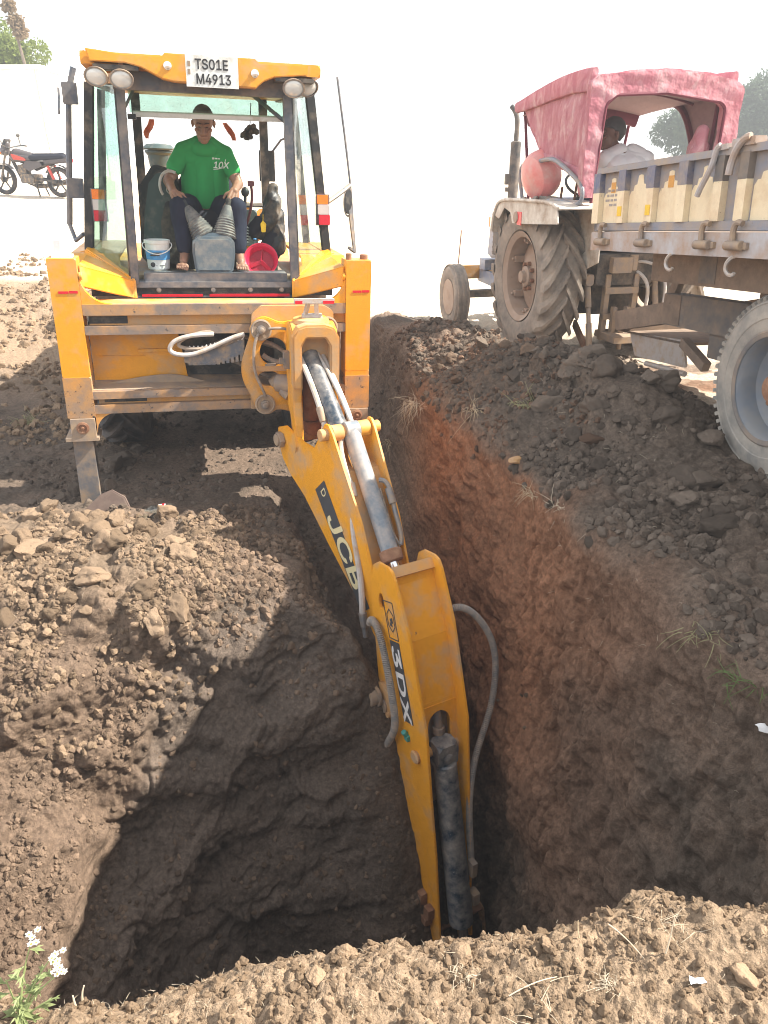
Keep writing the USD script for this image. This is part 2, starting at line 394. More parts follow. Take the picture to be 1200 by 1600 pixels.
# ---------------------------------------------------------------- the ground: one sheet with the trench cut into it
# control points across (x, z) for stations along y
C = {
    #        far left      left         left pile    bank edge    wall         wall foot    floor right  wall         lip          berm crest   berm foot    right        right far    far
    -30.0: [(-90, .15), (-30, .15), (-12, .15), (-5, .15), (-2, .15), (-1, .15), (1, .15), (2, .15), (5, .15), (12, .15), (20, .15), (30, .1), (45, 0), (90, 0)],
    0.2: [(-90, .1), (-6, .10), (-1.6, .12), (-.95, .13), (-.55, .14), (-.25, .15), (.05, .16), (.35, .18), (.70, .2), (1.05, .22), (2.0, .15), (4, .0), (9, -.1), (90, 0)],
    0.80: [(-90, .1), (-6, .05), (-1.6, .09), (-.95, .10), (-.55, .12), (-.25, .13), (.05, .14), (.35, .15), (.70, .17), (1.05, .20), (2.0, .15), (4, .0), (9, -.1), (90, 0)],
    1.10: [(-90, .1), (-6, -.05), (-1.7, .03), (-1.0, .10), (-.6, .12), (-.25, .13), (.1, .14), (.4, .16), (.75, .19), (1.15, .21), (2.0, .15), (4, .0), (9, -.1), (90, 0)],
    1.28: [(-90, .1), (-6, -.2), (-1.8, -.10), (-1.1, -.05), (-.75, -.1), (-.35, -.12), (.25, -.12), (.65, -.06), (1.05, .04), (1.5, .18), (2.2, .15), (4, .0), (9, -.1), (90, 0)],
    1.50: [(-90, .0), (-6, -.9), (-2.5, -1.55), (-1.55, -2.1), (-1.05, -2.9), (-.55, -3.3), (.65, -3.5), (1.05, -1.5), (1.38, -.1), (1.9, .18), (2.5, .12), (4, .0), (9, -.1), (90, 0)],
    2.20: [(-90, .0), (-6, -.9), (-2.7, -1.40), (-1.60, -1.95), (-1.12, -2.95), (-.5, -3.5), (.85, -3.75), (1.18, -1.5), (1.45, -.05), (2.0, .10), (2.7, .1), (4, .0), (9, -.1), (90, 0)],
    2.80: [(-90, .0), (-6, -.8), (-2.75, -1.20), (-1.63, -1.72), (-1.15, -2.8), (-.5, -3.5), (.90, -3.85), (1.06, -1.5), (1.24, -.02), (1.8, .10), (2.5, .1), (4, .0), (9, -.1), (90, 0)],
    3.25: [(-90, .0), (-6, -.7), (-2.7, -.95), (-1.58, -1.46), (-1.12, -2.6), (-.45, -3.3), (.86, -3.85), (.98, -1.5), (1.12, -.02), (1.72, .10), (2.4, .1), (4, .0), (9, -.1), (90, 0)],
    3.60: [(-90, .0), (-6, -.55), (-2.6, -.74), (-1.46, -1.10), (-1.02, -1.80), (-.40, -2.3), (.80, -3.75), (.90, -1.4), (1.02, -.0), (1.67, .13), (2.35, .12), (4, .0), (9, -.1), (90, 0)],
    3.92: [(-90, .0), (-6, -.5), (-2.6, -.62), (-1.22, -.74), (-.80, -.86), (-.36, -1.25), (.74, -3.2), (.83, -1.4), (.94, -.0), (1.63, .18), (2.3, .12), (4, .0), (9, -.1), (90, 0)],
    4.12: [(-90, .0), (-6, -.5), (-2.6, -.58), (-1.14, -.66), (-.62, -.74), (-.30, -1.0), (.70, -2.7), (.78, -1.4), (.90, -.0), (1.58, .22), (2.3, .12), (4, .0), (9, -.1), (90, 0)],
    4.60: [(-90, .0), (-6, -.5), (-2.7, -.55), (-1.10, -.62), (-.55, -.74), (-.34, -1.2), (.58, -2.3), (.66, -1.3), (.76, .0), (1.52, .42), (2.2, .12), (4, .0), (9, -.1), (90, 0)],
    5.15: [(-90, .0), (-6, -.5), (-2.8, -.64), (-1.20, -.68), (-.70, -.74), (-.45, -1.1), (.40, -1.7), (.48, -1.0), (.60, .0), (1.40, .48), (2.2, .1), (4, .0), (9, -.1), (90, 0)],
    5.70: [(-90, .0), (-6, -.5), (-3.0, -.70), (-1.10, -.72), (-.92, -.76), (-.75, -1.0), (.20, -1.2), (.28, -.8), (.46, .0), (1.25, .48), (2.1, .05), (4, -.05), (9, -.1), (90, 0)],
    6.20: [(-90, .0), (-6, -.45), (-3.2, -.70), (-1.30, -.72), (-1.0, -.72), (-.6, -.74), (.08, -.78), (.15, -.5), (.34, .05), (1.0, .36), (2.0, -.02), (4, -.1), (9, -.1), (90, 0)],
    7.50: [(-90, .0), (-6, -.35), (-3.4, -.66), (-2.2, -.70), (-1.6, -.70), (-.8, -.70), (-.2, -.66), (-.02, -.4), (.14, .12), (.55, .24), (1.3, -.08), (3.5, -.12), (9, -.1), (90, 0)],
    9.00: [(-90, .05), (-6, -.25), (-4.0, -.55), (-2.8, -.62), (-2.2, -.62), (-1.4, -.6), (-.6, -.56), (-.3, -.35), (-.1, .0), (.15, .05), (.9, -.2), (3.5, -.16), (9, -.1), (90, 0)],
    11.0: [(-90, .2), (-8, -.05), (-5.0, -.25), (-3.6, -.35), (-2.8, -.4), (-1.8, -.4), (-.9, -.38), (-.5, -.35), (.0, -.3), (.4, -.3), (1.2, -.28), (3.5, -.2), (9, -.1), (90, 0)],
    14.5: [(-90, .3), (-10, .12), (-6.0, .1), (-4.5, .08), (-3.4, .0), (-2.2, -.05), (-1.0, -.1), (-.2, -.1), (.6, -.12), (1.4, -.12), (2.5, -.1), (4.5, -.05), (9, 0), (90, .2)],
    18.4: [(-90, .95), (-14, .93), (-9.0, .93), (-6.0, .88), (-4, .75), (-2, .7), (-.5, .6), (.5, .55), (1.5, .5), (2.5, .45), (4.5, .4), (7, .35), (12, .3), (90, .4)],
    30.0: [(-120, 1.1), (-20, 1.0), (-12, 1.0), (-8, .98), (-5, .95), (-2, .95), (0, .95), (2, .95), (4, .95), (6, .95), (9, .95), (14, .95), (24, .95), (120, .9)],
    90.0: [(-300, 1.2), (-60, 1.1), (-30, 1.05), (-18, 1.05), (-10, 1.05), (-4, 1.05), (0, 1.05), (5, 1.05), (10, 1.05), (16, 1.05), (24, 1.05), (40, 1.05), (70, 1.05), (300, 1.1)],
    420.0: [(-450, 1.2), (-240, 1.2), (-120, 1.1), (-70, 1.1), (-40, 1.1), (-15, 1.1), (0, 1.1), (20, 1.1), (40, 1.1), (65, 1.1), (100, 1.1), (170, 1.1), (300, 1.1), (450, 1.2)],
}
SEG = [14, 50, 150, 110, 100, 100, 120, 120, 100, 80, 50, 24, 12]


def smoothstep(a, b, x):
    t = np.clip((x - a) / (b - a), 0, 1)
    return t * t * (3 - 2 * t)


def worley(p, cell, seed, keep=1.0, rmin=0.35, rmax=0.62):
    """Rounded lumps: the height of jittered balls of about one cell, 0 to 1."""
    p = np.asarray(p) / cell
    p = p + 0.55 * (np.stack([meshkit.noise(p * .9, seed + 7), meshkit.noise(p * .9 + 31, seed + 8), meshkit.noise(p * .9 + 67, seed + 9)], -1) - .5)
    lo = np.floor(p.min(0)).astype(np.int64) - 2
    span = np.floor(p.max(0)).astype(np.int64) - lo + 3
    ci = np.floor(p).astype(np.int64) - lo
    occ = np.zeros(tuple(span + 1), bool)
    occ[ci[:, 0], ci[:, 1], ci[:, 2]] = True
    for ax in range(3):                                           # one cell further on every side
        g = occ.copy()
        a_, b_ = [slice(None)] * 3, [slice(None)] * 3
        a_[ax], b_[ax] = slice(1, None), slice(None, -1)
        g[tuple(a_)] |= occ[tuple(b_)]; g[tuple(b_)] |= occ[tuple(a_)]
        occ = g
    cells = np.argwhere(occ) + lo
    k3 = (cells[:, 0] * 73856093 ^ cells[:, 1] * 19349663 ^ cells[:, 2] * 83492791) & 0xFFFF
    tab = np.random.default_rng(seed).random((65536, 5))
    j = tab[k3]
    c = cells + 0.1 + 0.8 * j[:, :3]
    r = rmin + (rmax - rmin) * j[:, 3]
    r = np.where(j[:, 4] < keep, r, 1e-3)
    d, i = cKDTree(c).query(p, k=2, workers=-1)
    e = np.clip(1 - (d / r[i]) ** 2, 0, 1)
    return ((e ** .72) * r[i] / rmax).max(1)


def build_ground():
    ys = np.array(sorted(C))
    P = np.array([C[y] for y in ys], float)                     # stations x controls x 2
    near = [0.42]
    while near[-1] < 8.6:
        y_ = near[-1]
        near.append(y_ + (y_ * .0062 + .0006 if not 3.12 < y_ < 4.18 else .0065))
    far = [near[-1]]
    while far[-1] < 420:
        far.append(far[-1] * 1.025)
    rows = np.r_[-30, -14, -6, -2.5, -1, -.3, .05, .25, near, far[1:-1], 420.0]
    # along y
    from scipy.interpolate import PchipInterpolator
    ctl = PchipInterpolator(ys, P, axis=0)(rows)               # rows x controls x 2
    # across
    cols = [np.linspace(k, k + 1, n, endpoint=False) for k, n in enumerate(SEG)]
    s = np.r_[np.concatenate(cols), len(SEG)]
    k = np.minimum(s.astype(int), len(SEG) - 1)
    t = (s - k)[None, :, None]
    XZ = ctl[:, k] * (1 - t) + ctl[:, k + 1] * t
    sm = gaussian_filter1d(XZ, 9, axis=1, mode='nearest')
    XZ = np.where((rows > 0.1)[:, None, None], sm, XZ)
    X, Z = XZ[..., 0], XZ[..., 1]
    Y = np.repeat(rows[:, None], X.shape[1], 1)
    # the near rim runs slantwise and unevenly
    w = smoothstep(.55, 1.05, Y) * (1 - smoothstep(1.4, 1.9, Y))
    nz = meshkit.noise(np.stack([X * 3.1, X * 0, X * 0 + 4], -1), 5) - .5
    nz2 = meshkit.noise(np.stack([X * 9.0, X * 0, X * 0 + 9], -1), 6) - .5
    Y = Y + w * (np.clip(X, -1.2, 1.4) * 0.125 - 0.03 + 0.10 * nz + 0.045 * nz2)
    # the left cut wanders
    lm = smoothstep(1.6, 2.1, Y) * (1 - smoothstep(4.1, 4.5, Y)) * (1 - smoothstep(-.75, -.35, X)) * smoothstep(-3.2, -2.6, X)
    q_ = np.stack([X * 1.5, Y * 1.5, Z * 1.9], -1)
    X = X + lm * .42 * (meshkit.fbm(q_ + 3, 3, 71) - .5)
    Y = Y + lm * .40 * (meshkit.fbm(q_ + 40, 3, 72) - .5)
    # a step in the cut face whose flank looks to the right
    line = np.interp(-Z, [.6, .8, 1.53, 2.3, 3.0], [-.62, -.68, -.855, -1.20, -1.48]) + .10 * (meshkit.noise(np.stack([X * 0, X * 0, Z * 5], -1), 15) - .5)
    face = smoothstep(3.0, 3.15, Y) * (1 - smoothstep(4.0, 4.15, Y)) * (1 - smoothstep(-.2, .1, X)) * smoothstep(-.62, -.80, Z)
    brk = smoothstep(.28, .50, meshkit.noise(np.stack([X * 0 + 3, X * 0, Z * 3.3], -1), 18))
    Y = Y + .09 * face * smoothstep(line, line + .10, X) * (.45 + .55 * brk)
    B = np.stack([X, Y, Z], -1)
    du = np.gradient(B, axis=1); dv = np.gradient(B, axis=0)
    N = np.cross(du, dv); N /= np.linalg.norm(N, axis=-1, keepdims=True) + 1e-12
    N = gaussian_filter1d(gaussian_filter1d(N, 6, axis=0), 6, axis=1); N /= np.linalg.norm(N, axis=-1, keepdims=True) + 1e-12
    wall = 1 - np.abs(N[..., 2])
    # zones
    inner = (Y > .3) & (Y < 12) & (np.abs(X) < 7)
    fade = (1 - smoothstep(9.5, 15, Y)) * (1 - smoothstep(4.5, 8, np.abs(X)))
    D = np.zeros_like(X)
    q = inner & (fade > 0)
    p = B[q]; x, y, z = p.T; wl = wall[q]
    left_pile = smoothstep(-.95, -1.15, x) * (1 - smoothstep(4.9, 5.5, y)) * smoothstep(3.3, 4.0, y)
    left = smoothstep(-.7, -1.2, x)
    mound = 1 - smoothstep(1.25, 1.5, y)
    berm = smoothstep(.2, .7, x - (-.23 * (y - 6))) * smoothstep(1.5, 2.3, y) * (1 - smoothstep(7.5, 8.4, y)) * smoothstep(-.25, .05, z) * (1 - smoothstep(1.9, 2.5, x))
    under = smoothstep(5.3, 5.9, y) * (1 - smoothstep(-.3, .0, x)) * smoothstep(-3.0, -2.2, x) * (1 - smoothstep(7.5, 9, y))
    track = smoothstep(.6, 1.0, x) * smoothstep(6.9, 7.8, y)
    rwall = smoothstep(.1, .5, x) * smoothstep(1.5, 1.8, y) * smoothstep(-.02, -.22, z)
    lwall = smoothstep(.0, -.3, x) * smoothstep(-.85, -1.05, z) * smoothstep(1.5, 1.8, y) * smoothstep(-1.9, -1.5, x + .5 * (y - 3.2))
    rough = np.clip(1 - .75 * under - .8 * track - .25 * rwall, .15, 1)
    d = 0.16 * (meshkit.fbm(p * 1.1, 3, 11) - .5) * np.clip(1 - .8 * mound - .6 * under, 0, 1)
    d += 0.13 * left_pile * (meshkit.fbm(p * 2.3 + 5, 3, 12) - .45)
    d += 0.15 * berm * (meshkit.fbm(p * 2.6 + 5, 3, 13) - .42)
    d += 0.05 * (meshkit.fbm(p * 5.5, 3, 14) - .5) * rough
    lslope = smoothstep(-1.1, -1.45, x) * smoothstep(1.5, 1.9, y) * (1 - smoothstep(3.5, 4.0, y))
    d += lslope * (.24 * (meshkit.fbm(p * 2.1 + 9, 3, 52) - .5) + .05 * worley(p, .17, 28, .6))
    # lumps of several sizes
    patch = smoothstep(.42, .62, meshkit.noise(p * 1.7, 31))
    d += rough * (.070 * berm * worley(p, .21, 21, .55) + .065 * left_pile * worley(p, .19, 22, .75)
                  + (.017 + .014 * left * (1 - mound) + .018 * berm) * worley(p * [1, 1, .9], .088, 23, .7) * np.clip(1 - .55 * rwall - .35 * lwall, 0, 1)
                  + (.010 + .004 * mound * patch) * worley(p, .044, 24, .75) * np.clip(1 - .6 * rwall * (1 - patch), 0, 1)
                  + .0065 * worley(p, .021, 25, .8) * (1 - smoothstep(3.4, 4.6, y)) + .0035 * worley(p, .0115, 26, .8) * (1 - smoothstep(1.5, 2.4, y)))
    # walls: bucket scrapes, ledges, cracks
    g = p * [7.0, 13.0, 2.4]
    d += rwall * .055 * (meshkit.fbm(p * [2., 2.3, 1.5] + 3, 3, 41) - .5)
    d += rwall * .014 * (meshkit.fbm(p * [15, 30, 5.5] + 1, 2, 49) - .5)
    d += rwall * .042 * (meshkit.fbm(g + np.stack([0 * x, 2.0 * z, 0 * x], -1), 4, 42) - .5)
    ridge = 1 - np.abs(2 * meshkit.fbm(p * [9, 9, 4.2] + 9, 3, 43) - 1)
    d -= rwall * .030 * smoothstep(.80, .98, ridge)
    tooth = ((y * 17 + z * 3.0 + 2.2 * meshkit.noise(p * 3, 44)) % 1) ** 1.5 * (.35 + .65 * (((z * 4.5 + y * 1.2 + .8 * meshkit.noise(p * 2, 51)) % 1)))
    d += rwall * .030 * tooth * smoothstep(.52, .66, meshkit.noise(p * 1.9, 45))
    lump_ = meshkit.fbm(p * 1.5 + 17, 3, 46) - .5
    d += lwall * (.15 * lump_ + .060 * (meshkit.fbm(p * [6, 6, 5] + 4, 4, 47) - .5) * smoothstep(-.1, .12, lump_ + .08) + .020 * worley(p, .13, 27, .4)
                  - .03 * smoothstep(.90, .99, 1 - np.abs(2 * meshkit.fbm(p * [2.6, 2.6, 2.2] + 2, 3, 50) - 1)))
    fl = meshkit.fbm(p * [4.2, 6.5, 2.3] + 21, 4, 53) * 9
    fl = (np.floor(fl) + smoothstep(.80, 1., fl % 1)) / 9
    d += rwall * .16 * (fl - .5)
    fl = meshkit.fbm(p * [2.6, 2.6, 2.6] + 5, 4, 54) * 7
    fl = (np.floor(fl) + smoothstep(.78, 1., fl % 1)) / 7
    d += lwall * .16 * (fl - .5)
    d += .007 * (meshkit.fbm(p * 28, 3, 48) - .5) * np.clip(1 - .3 * track, 0, 1)
    D[q] = d * fade[q]
    V = B + N * D[..., None]
    # colour of the soil itself
    n1 = meshkit.fbm(B * [.9, .9, .9], 4, 61)[..., None]; n2 = meshkit.fbm(B * [4., 4., 4.], 4, 62)[..., None]
    dark = np.array([.098, .076, .059]); brown = np.array([.165, .120, .090]); tan = np.array([.262, .190, .128]); orange = np.array([.275, .130, .070]); pale = np.array([.62, .53, .42])
    x, y, z = B[..., 0:1], B[..., 1:2], B[..., 2:3]
    col = dark + (brown - dark) * smoothstep(.40, .62, n1 * .6 + n2 * .4)
    lp = smoothstep(-1.0, -1.12, x + .2 * (n2 - .5)) * (1 - smoothstep(4.75, 5.15, y + .5 * (n2 - .5))) * smoothstep(3.0, 3.9, y) * smoothstep(-.95, -.7, z)
    col = col + (tan - col) * np.clip(lp * (.46 + .5 * (n2 - .5)), 0, 1)
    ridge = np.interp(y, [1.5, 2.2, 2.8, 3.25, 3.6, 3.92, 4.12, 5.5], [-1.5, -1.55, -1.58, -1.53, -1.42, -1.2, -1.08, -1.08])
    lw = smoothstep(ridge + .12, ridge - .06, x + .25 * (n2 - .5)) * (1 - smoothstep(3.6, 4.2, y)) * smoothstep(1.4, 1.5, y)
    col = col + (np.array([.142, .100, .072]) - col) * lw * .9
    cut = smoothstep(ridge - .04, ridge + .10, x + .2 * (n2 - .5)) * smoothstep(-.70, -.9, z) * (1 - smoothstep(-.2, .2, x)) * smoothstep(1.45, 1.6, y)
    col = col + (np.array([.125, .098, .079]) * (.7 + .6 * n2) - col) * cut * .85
    mo = 1 - smoothstep(1.35, 1.6, y)
    col = col + (tan * (.9 + .5 * (n2 - .5)) - col) * mo * .95
    ow = smoothstep(.1, .45, x) * smoothstep(2.2, 4.1, y + 1.4 * (n1 - .5)) * (1 - smoothstep(-.12, .10, z + .4 * (n2 - .5))) * smoothstep(-2.8, -1.2, z + .9 * (n1 - .5)) * (1 - smoothstep(6.6, 7.4, y))
    col = col + (orange * (.75 + .5 * n2) - col) * np.clip(ow, 0, 1) * .85
    bt = smoothstep(.0, .4, x) * smoothstep(5.6, 6.6, y) * (1 - smoothstep(7.8, 8.6, y))
    col = col + (brown * 1.25 - col) * bt * .7
    hp = smoothstep(.55, .9, x + .23 * (y - 5)) * smoothstep(-.05, .12, z) * smoothstep(1.6, 2.4, y) * (1 - smoothstep(6.2, 7.0, y))
    col = col + (dark * 1.15 - col) * hp * .75
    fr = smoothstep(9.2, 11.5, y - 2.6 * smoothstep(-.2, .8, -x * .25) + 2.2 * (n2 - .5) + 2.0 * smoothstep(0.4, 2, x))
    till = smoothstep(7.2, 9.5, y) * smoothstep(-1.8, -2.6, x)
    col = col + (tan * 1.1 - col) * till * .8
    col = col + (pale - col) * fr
    rt = smoothstep(.75, 1.3, x) * smoothstep(6.9, 7.6, y)
    col = col + (np.array([.24, .20, .165]) - col) * rt * (1 - fr) * .9
    rp = smoothstep(2.1, 2.8, x) * smoothstep(2.5, 4, y)
    col = col + (pale * .9 - col) * rp * .85 * smoothstep(.36, .5, n2)
    nr, nc = X.shape
    i, j = np.meshgrid(np.arange(nr - 1), np.arange(nc - 1), indexing='ij')
    a = i * nc + j
    f = np.concatenate([np.stack([a, a + 1, a + nc + 1], -1).reshape(-1, 3), np.stack([a, a + nc + 1, a + nc], -1).reshape(-1, 3)])
    return V.reshape(-1, 3), f, np.clip(col, 0, 1).reshape(-1, 3), (nr, nc)


GV, GF, GC, GSHAPE = build_ground()
M['soil'] = mat('soil', {
    'a': ('attribute', {'attribute': 'soil_colour'}), 'g': ('geometry', {}),
    'n1': ('noise_texture', {'scale': 38.0, 'detail': 4.0, 'roughness': 0.72}),
    'n2': ('noise_texture', {'scale': 190.0, 'detail': 3.0, 'roughness': 0.7}),
    'r': ('map_range', {'from_min': 0.25, 'from_max': 0.75, 'to_min': 0.52, 'to_max': 1.52}),
    'r2': ('map_range', {'from_min': 0.3, 'from_max': 0.7, 'to_min': 0.80, 'to_max': 1.22}),
    'mm': ('math', {'math_type': 'multiply'}),
    'mul': ('vector_math', {'math_type': 'scale'}),
    'hh': ('math', {'math_type': 'multiply_add', 'value2': 0.35}),
    'b': ('bump', {'strength': 1.0, 'distance': 0.016}),
    'p': ('principled_bsdf', {'roughness': 0.95, 'specular_ior_level': 0.12})},
    [('g.position', 'n1.vector'), ('g.position', 'n2.vector'), ('n1.fac', 'r.value'), ('n2.fac', 'r2.value'), ('r.result', 'mm.value1'), ('r2.result', 'mm.value2'),
     ('a.color', 'mul.vector1'), ('mm.value', 'mul.scale'), ('mul.vector', 'p.base_color'),
     ('n2.fac', 'hh.value1'), ('n1.fac', 'hh.value3'), ('hh.value', 'b.height'), ('b.normal', 'p.normal')])
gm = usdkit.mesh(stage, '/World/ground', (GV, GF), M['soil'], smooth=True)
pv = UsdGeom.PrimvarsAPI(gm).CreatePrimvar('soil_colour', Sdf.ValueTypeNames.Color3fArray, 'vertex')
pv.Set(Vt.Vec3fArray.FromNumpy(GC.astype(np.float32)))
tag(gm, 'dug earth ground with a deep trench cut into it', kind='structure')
GTREE = cKDTree(GV[:, :2])
_g = GV.reshape(GSHAPE + (3,))
_n = np.cross(np.gradient(_g, axis=1), np.gradient(_g, axis=0)); _n /= np.linalg.norm(_n, axis=-1, keepdims=True) + 1e-12
GN = _n.reshape(-1, 3)


def ground_z(x, y):
    d, i = GTREE.query([x, y], k=6)
    return float(GV[i, 2].max())

# ---------------------------------------------------------------- backhoe loader, machine frame: x right, y away from the camera, z up
JM = rot(math.radians(13.55), math.radians(-.7), math.radians(1.95))
JO = np.array([-1.215, 5.636, -.042])


def jw(p):
    return JM @ np.asarray(p, float) + JO


def text_on(text, height, origin, right, up, depth=0.003, bold=True, sx=1.0, slant=0.0):
    """Lettering from origin along right, its capitals along up."""
    m = meshkit.text_mesh(text, height, depth, bold)
    v = np.asarray(m.vertices).copy()
    v[:, 0] = v[:, 0] * sx + slant * v[:, 1]
    m.vertices = v
    r = np.asarray(right, float); r = r / np.linalg.norm(r)
    u = np.asarray(up, float); u = u - r * (u @ r); u /= np.linalg.norm(u)
    return T(m, np.stack([r, u, np.cross(r, u)], 1), origin)


backhoe = thing('backhoe_loader', 'large yellow backhoe loader with open cab, its digging arm reaching down into the trench', 'backhoe loader', JO, JM)
B = backhoe

# --- rear frame with its slide rails
rf = group_part('rear_frame', B)
for z0, z1 in ((.735, .81), (.60, .66), (.135, .19), (.026, .09)):
    obj('slide_rail', bx(-.93, .93, 0, .05, z0, z1, .006), M['rail_steel'], rf)
for z0, z1 in ((.66, .735), (.09, .135)):
    obj('channel_web', bx(-.90, .93, .052, .08, z0 - .004, z1 + .004, .002), M['yellow_dusty'], rf)
obj('slot', bx(-.90, -.64, .046, .0515, .672, .722, .001), M['black_plastic'], rf)
obj('slot', bx(-.86, -.56, .046, .0515, .10, .128, .001), M['black_plastic'], rf)
obj('top_flange', bx(-.93, .93, .052, .27, .79, .808, .004), M['yellow_dusty'], rf)
obj('lower_shelf', [quad((-.93, .052, .186), (.2, .052, .186), (.2, .30, .215), (-.93, .30, .235), .012), quad((.2, .052, .186), (.93, .052, .186), (.93, .30, .23), (.2, .30, .215), .012)], M['steel_dusty'], rf)
obj('torn_skirt', prism(spline([(-.88, .205), (-.7, .235), (-.5, .262), (-.33, .262), (-.22, .235), (-.12, .205)], 24).tolist() + [(-.12, .19), (-.88, .19)], .008, 'xz', .17), M['steel_dusty'], rf)
obj('back_panel', [prism(rounded([(-.93, .19), (-.25, .19), (-.27, .36), (-.31, .60), (-.93, .60)], .02), .012, 'xz', .22),
                   bx(-.88, -.55, .212, .222, .40, .405), bx(-.60, -.33, .2, .222, .43, .452, .008)], M['yellow'], rf)
obj('back_panel', prism(rounded([(.93, .19), (.5, .19), (.5, .60), (.93, .60)], .02), .012, 'xz', .22), M['yellow_dusty'], rf)
obj('dark_recess', [bx(-.30, .52, .40, .42, .05, .8), bx(-.9, .9, .40, .43, .81, .9)], M['black_plastic'], rf)


def gusset(sx, up):
    z = .81 if up else .03
    s = 1 if up else -1
    a = np.linspace(0, PI / 2, 9)
    R = .20 if up else .15
    pts = [(sx * .93, z), (sx * .93, z + s * R)] + [(sx * (.93 - R + R * math.cos(t + 0)), z + s * (R - R * math.sin(t))) for t in a][1:]
    return prism(Polygon(pts).buffer(0), .05, 'xz', .005)


for sx in (-1, 1):
    obj('gusset', gusset(sx, True), M['yellow'], rf)
    obj('gusset', gusset(sx, False), M['yellow_dusty'], rf)

# --- stabilizers
for sx, lab in ((-1, 'stabilizer post on the left, its inner leg run out to the ground'), (1, 'stabilizer post on the right with its leg drawn in')):
    st = group_part('stabilizer', B, lab)
    xa, xb = sorted((sx * 1.12, sx * .932))
    obj('outer_tube', [bx(xa, xb, -.004, .20, .30, 1.115, .012), bx(xa + .001, xb - .001, -.003, .199, .0, .302, .010)], M['yellow'], st)
    obj('scuffed_skin', bx(xa - .002, xb + .002, -.0065, .202, .0, .30 if sx < 0 else .26, .008), M['yellow_scuffed'], st)
    obj('reflector', [bx(xa + .05, xa + .115, -.008, -.0045, .885, .902, .001), bx(xa + .12, xb - .012, -.008, -.0045, .887, .904, .001)], M['red_refl'], st)
    zb = -.172 if sx < 0 else -.12
    obj('guide_box', [bx(xa - .035 * (sx < 0) + .0, xb + .01, -.022, .215, zb, zb + .025, .004), bx(xa + .012, xb - .006, -.022, .21, zb + .025, -.003, .006)], M['steel_dusty'], st)
    obj('wear_pad_bolt', lathe([(.045, 0), (.045, .006), (.030, .010), (.030, .004), (.012, .004), (.012, .014), (.008, .016)], 20, (0, -1, 0), ((xa + xb) / 2, -.022, -.07 if sx < 0 else -.055)), M['rust'], st)
    if sx < 0:
        obj('inner_leg', bx(-1.115, -.973, .03, .165, -.80, -.17, .008), M['steel_grey'], st)
        obj('foot_pad', [bx(-1.2, -.88, -.06, .26, -.83, -.79, .01)], M['rust'], st)
        obj('cylinder_cap', [cyl((-1.025, .10, 1.11), (-1.025, .10, 1.235), .055, .05, 18, .012), bx(-1.09, -.96, .03, .17, 1.112, 1.13)], M['white_paint'], st)
    else:
        obj('inner_leg', bx(.973, 1.10, .03, .165, -.16, -.12, .006), M['steel_grey'], st)
        obj('cylinder_cap', [cyl((1.08, .08, 1.11), (1.08, .08, 1.15), .03), cyl((.96, .05, 1.11), (.96, .05, 1.16), .022)], M['rust'], st)
    obj('lifting_eye', cyl((sx * .928, .02, 1.0), (sx * .905, .02, 1.0), .026, n=14), M['yellow'], st)

# --- cab
cab = group_part('cab', B)
obj('sill', [bx(-.585, .615, .40, .60, .79, .905, .006), bx(-.585, .615, .395, .42, .87, .91, .004)], M['cab_grey'], cab)
obj('sill_reflector', [bx(-.545, -.10, .394, .399, .802, .822, .001), bx(-.05, .56, .394, .399, .802, .822, .001)], M['red_refl'], cab)
for x in (-.42, -.02, .26, .50):
    obj('sill_bolt', lathe([(.018, 0), (.018, .004), (.010, .004), (.010, .010)], 12, (0, -1, 0), (x, .40, .852)), M['steel_grey'], cab)
obj('inner_sill', bx(-.52, .55, .44, .62, .905, .968, .01), M['cab_grey'], cab)
obj('under_sill_vent', [bx(-.58, .6, .43, .46, .66, .79)] + [bx(x, x + .012, .42, .432, .68, .78, .001) for x in np.arange(-.30, .5, .045)], M['black_plastic'], cab)
IP = {s: ((s * .585 + (.02 if s > 0 else 0), .42, .90), (s * .555, .30, 2.19)) for s in (-1, 1)}
OP = {s: ((s * .935, .87, 1.09), (s * .805, .87, 2.24)) for s in (-1, 1)}
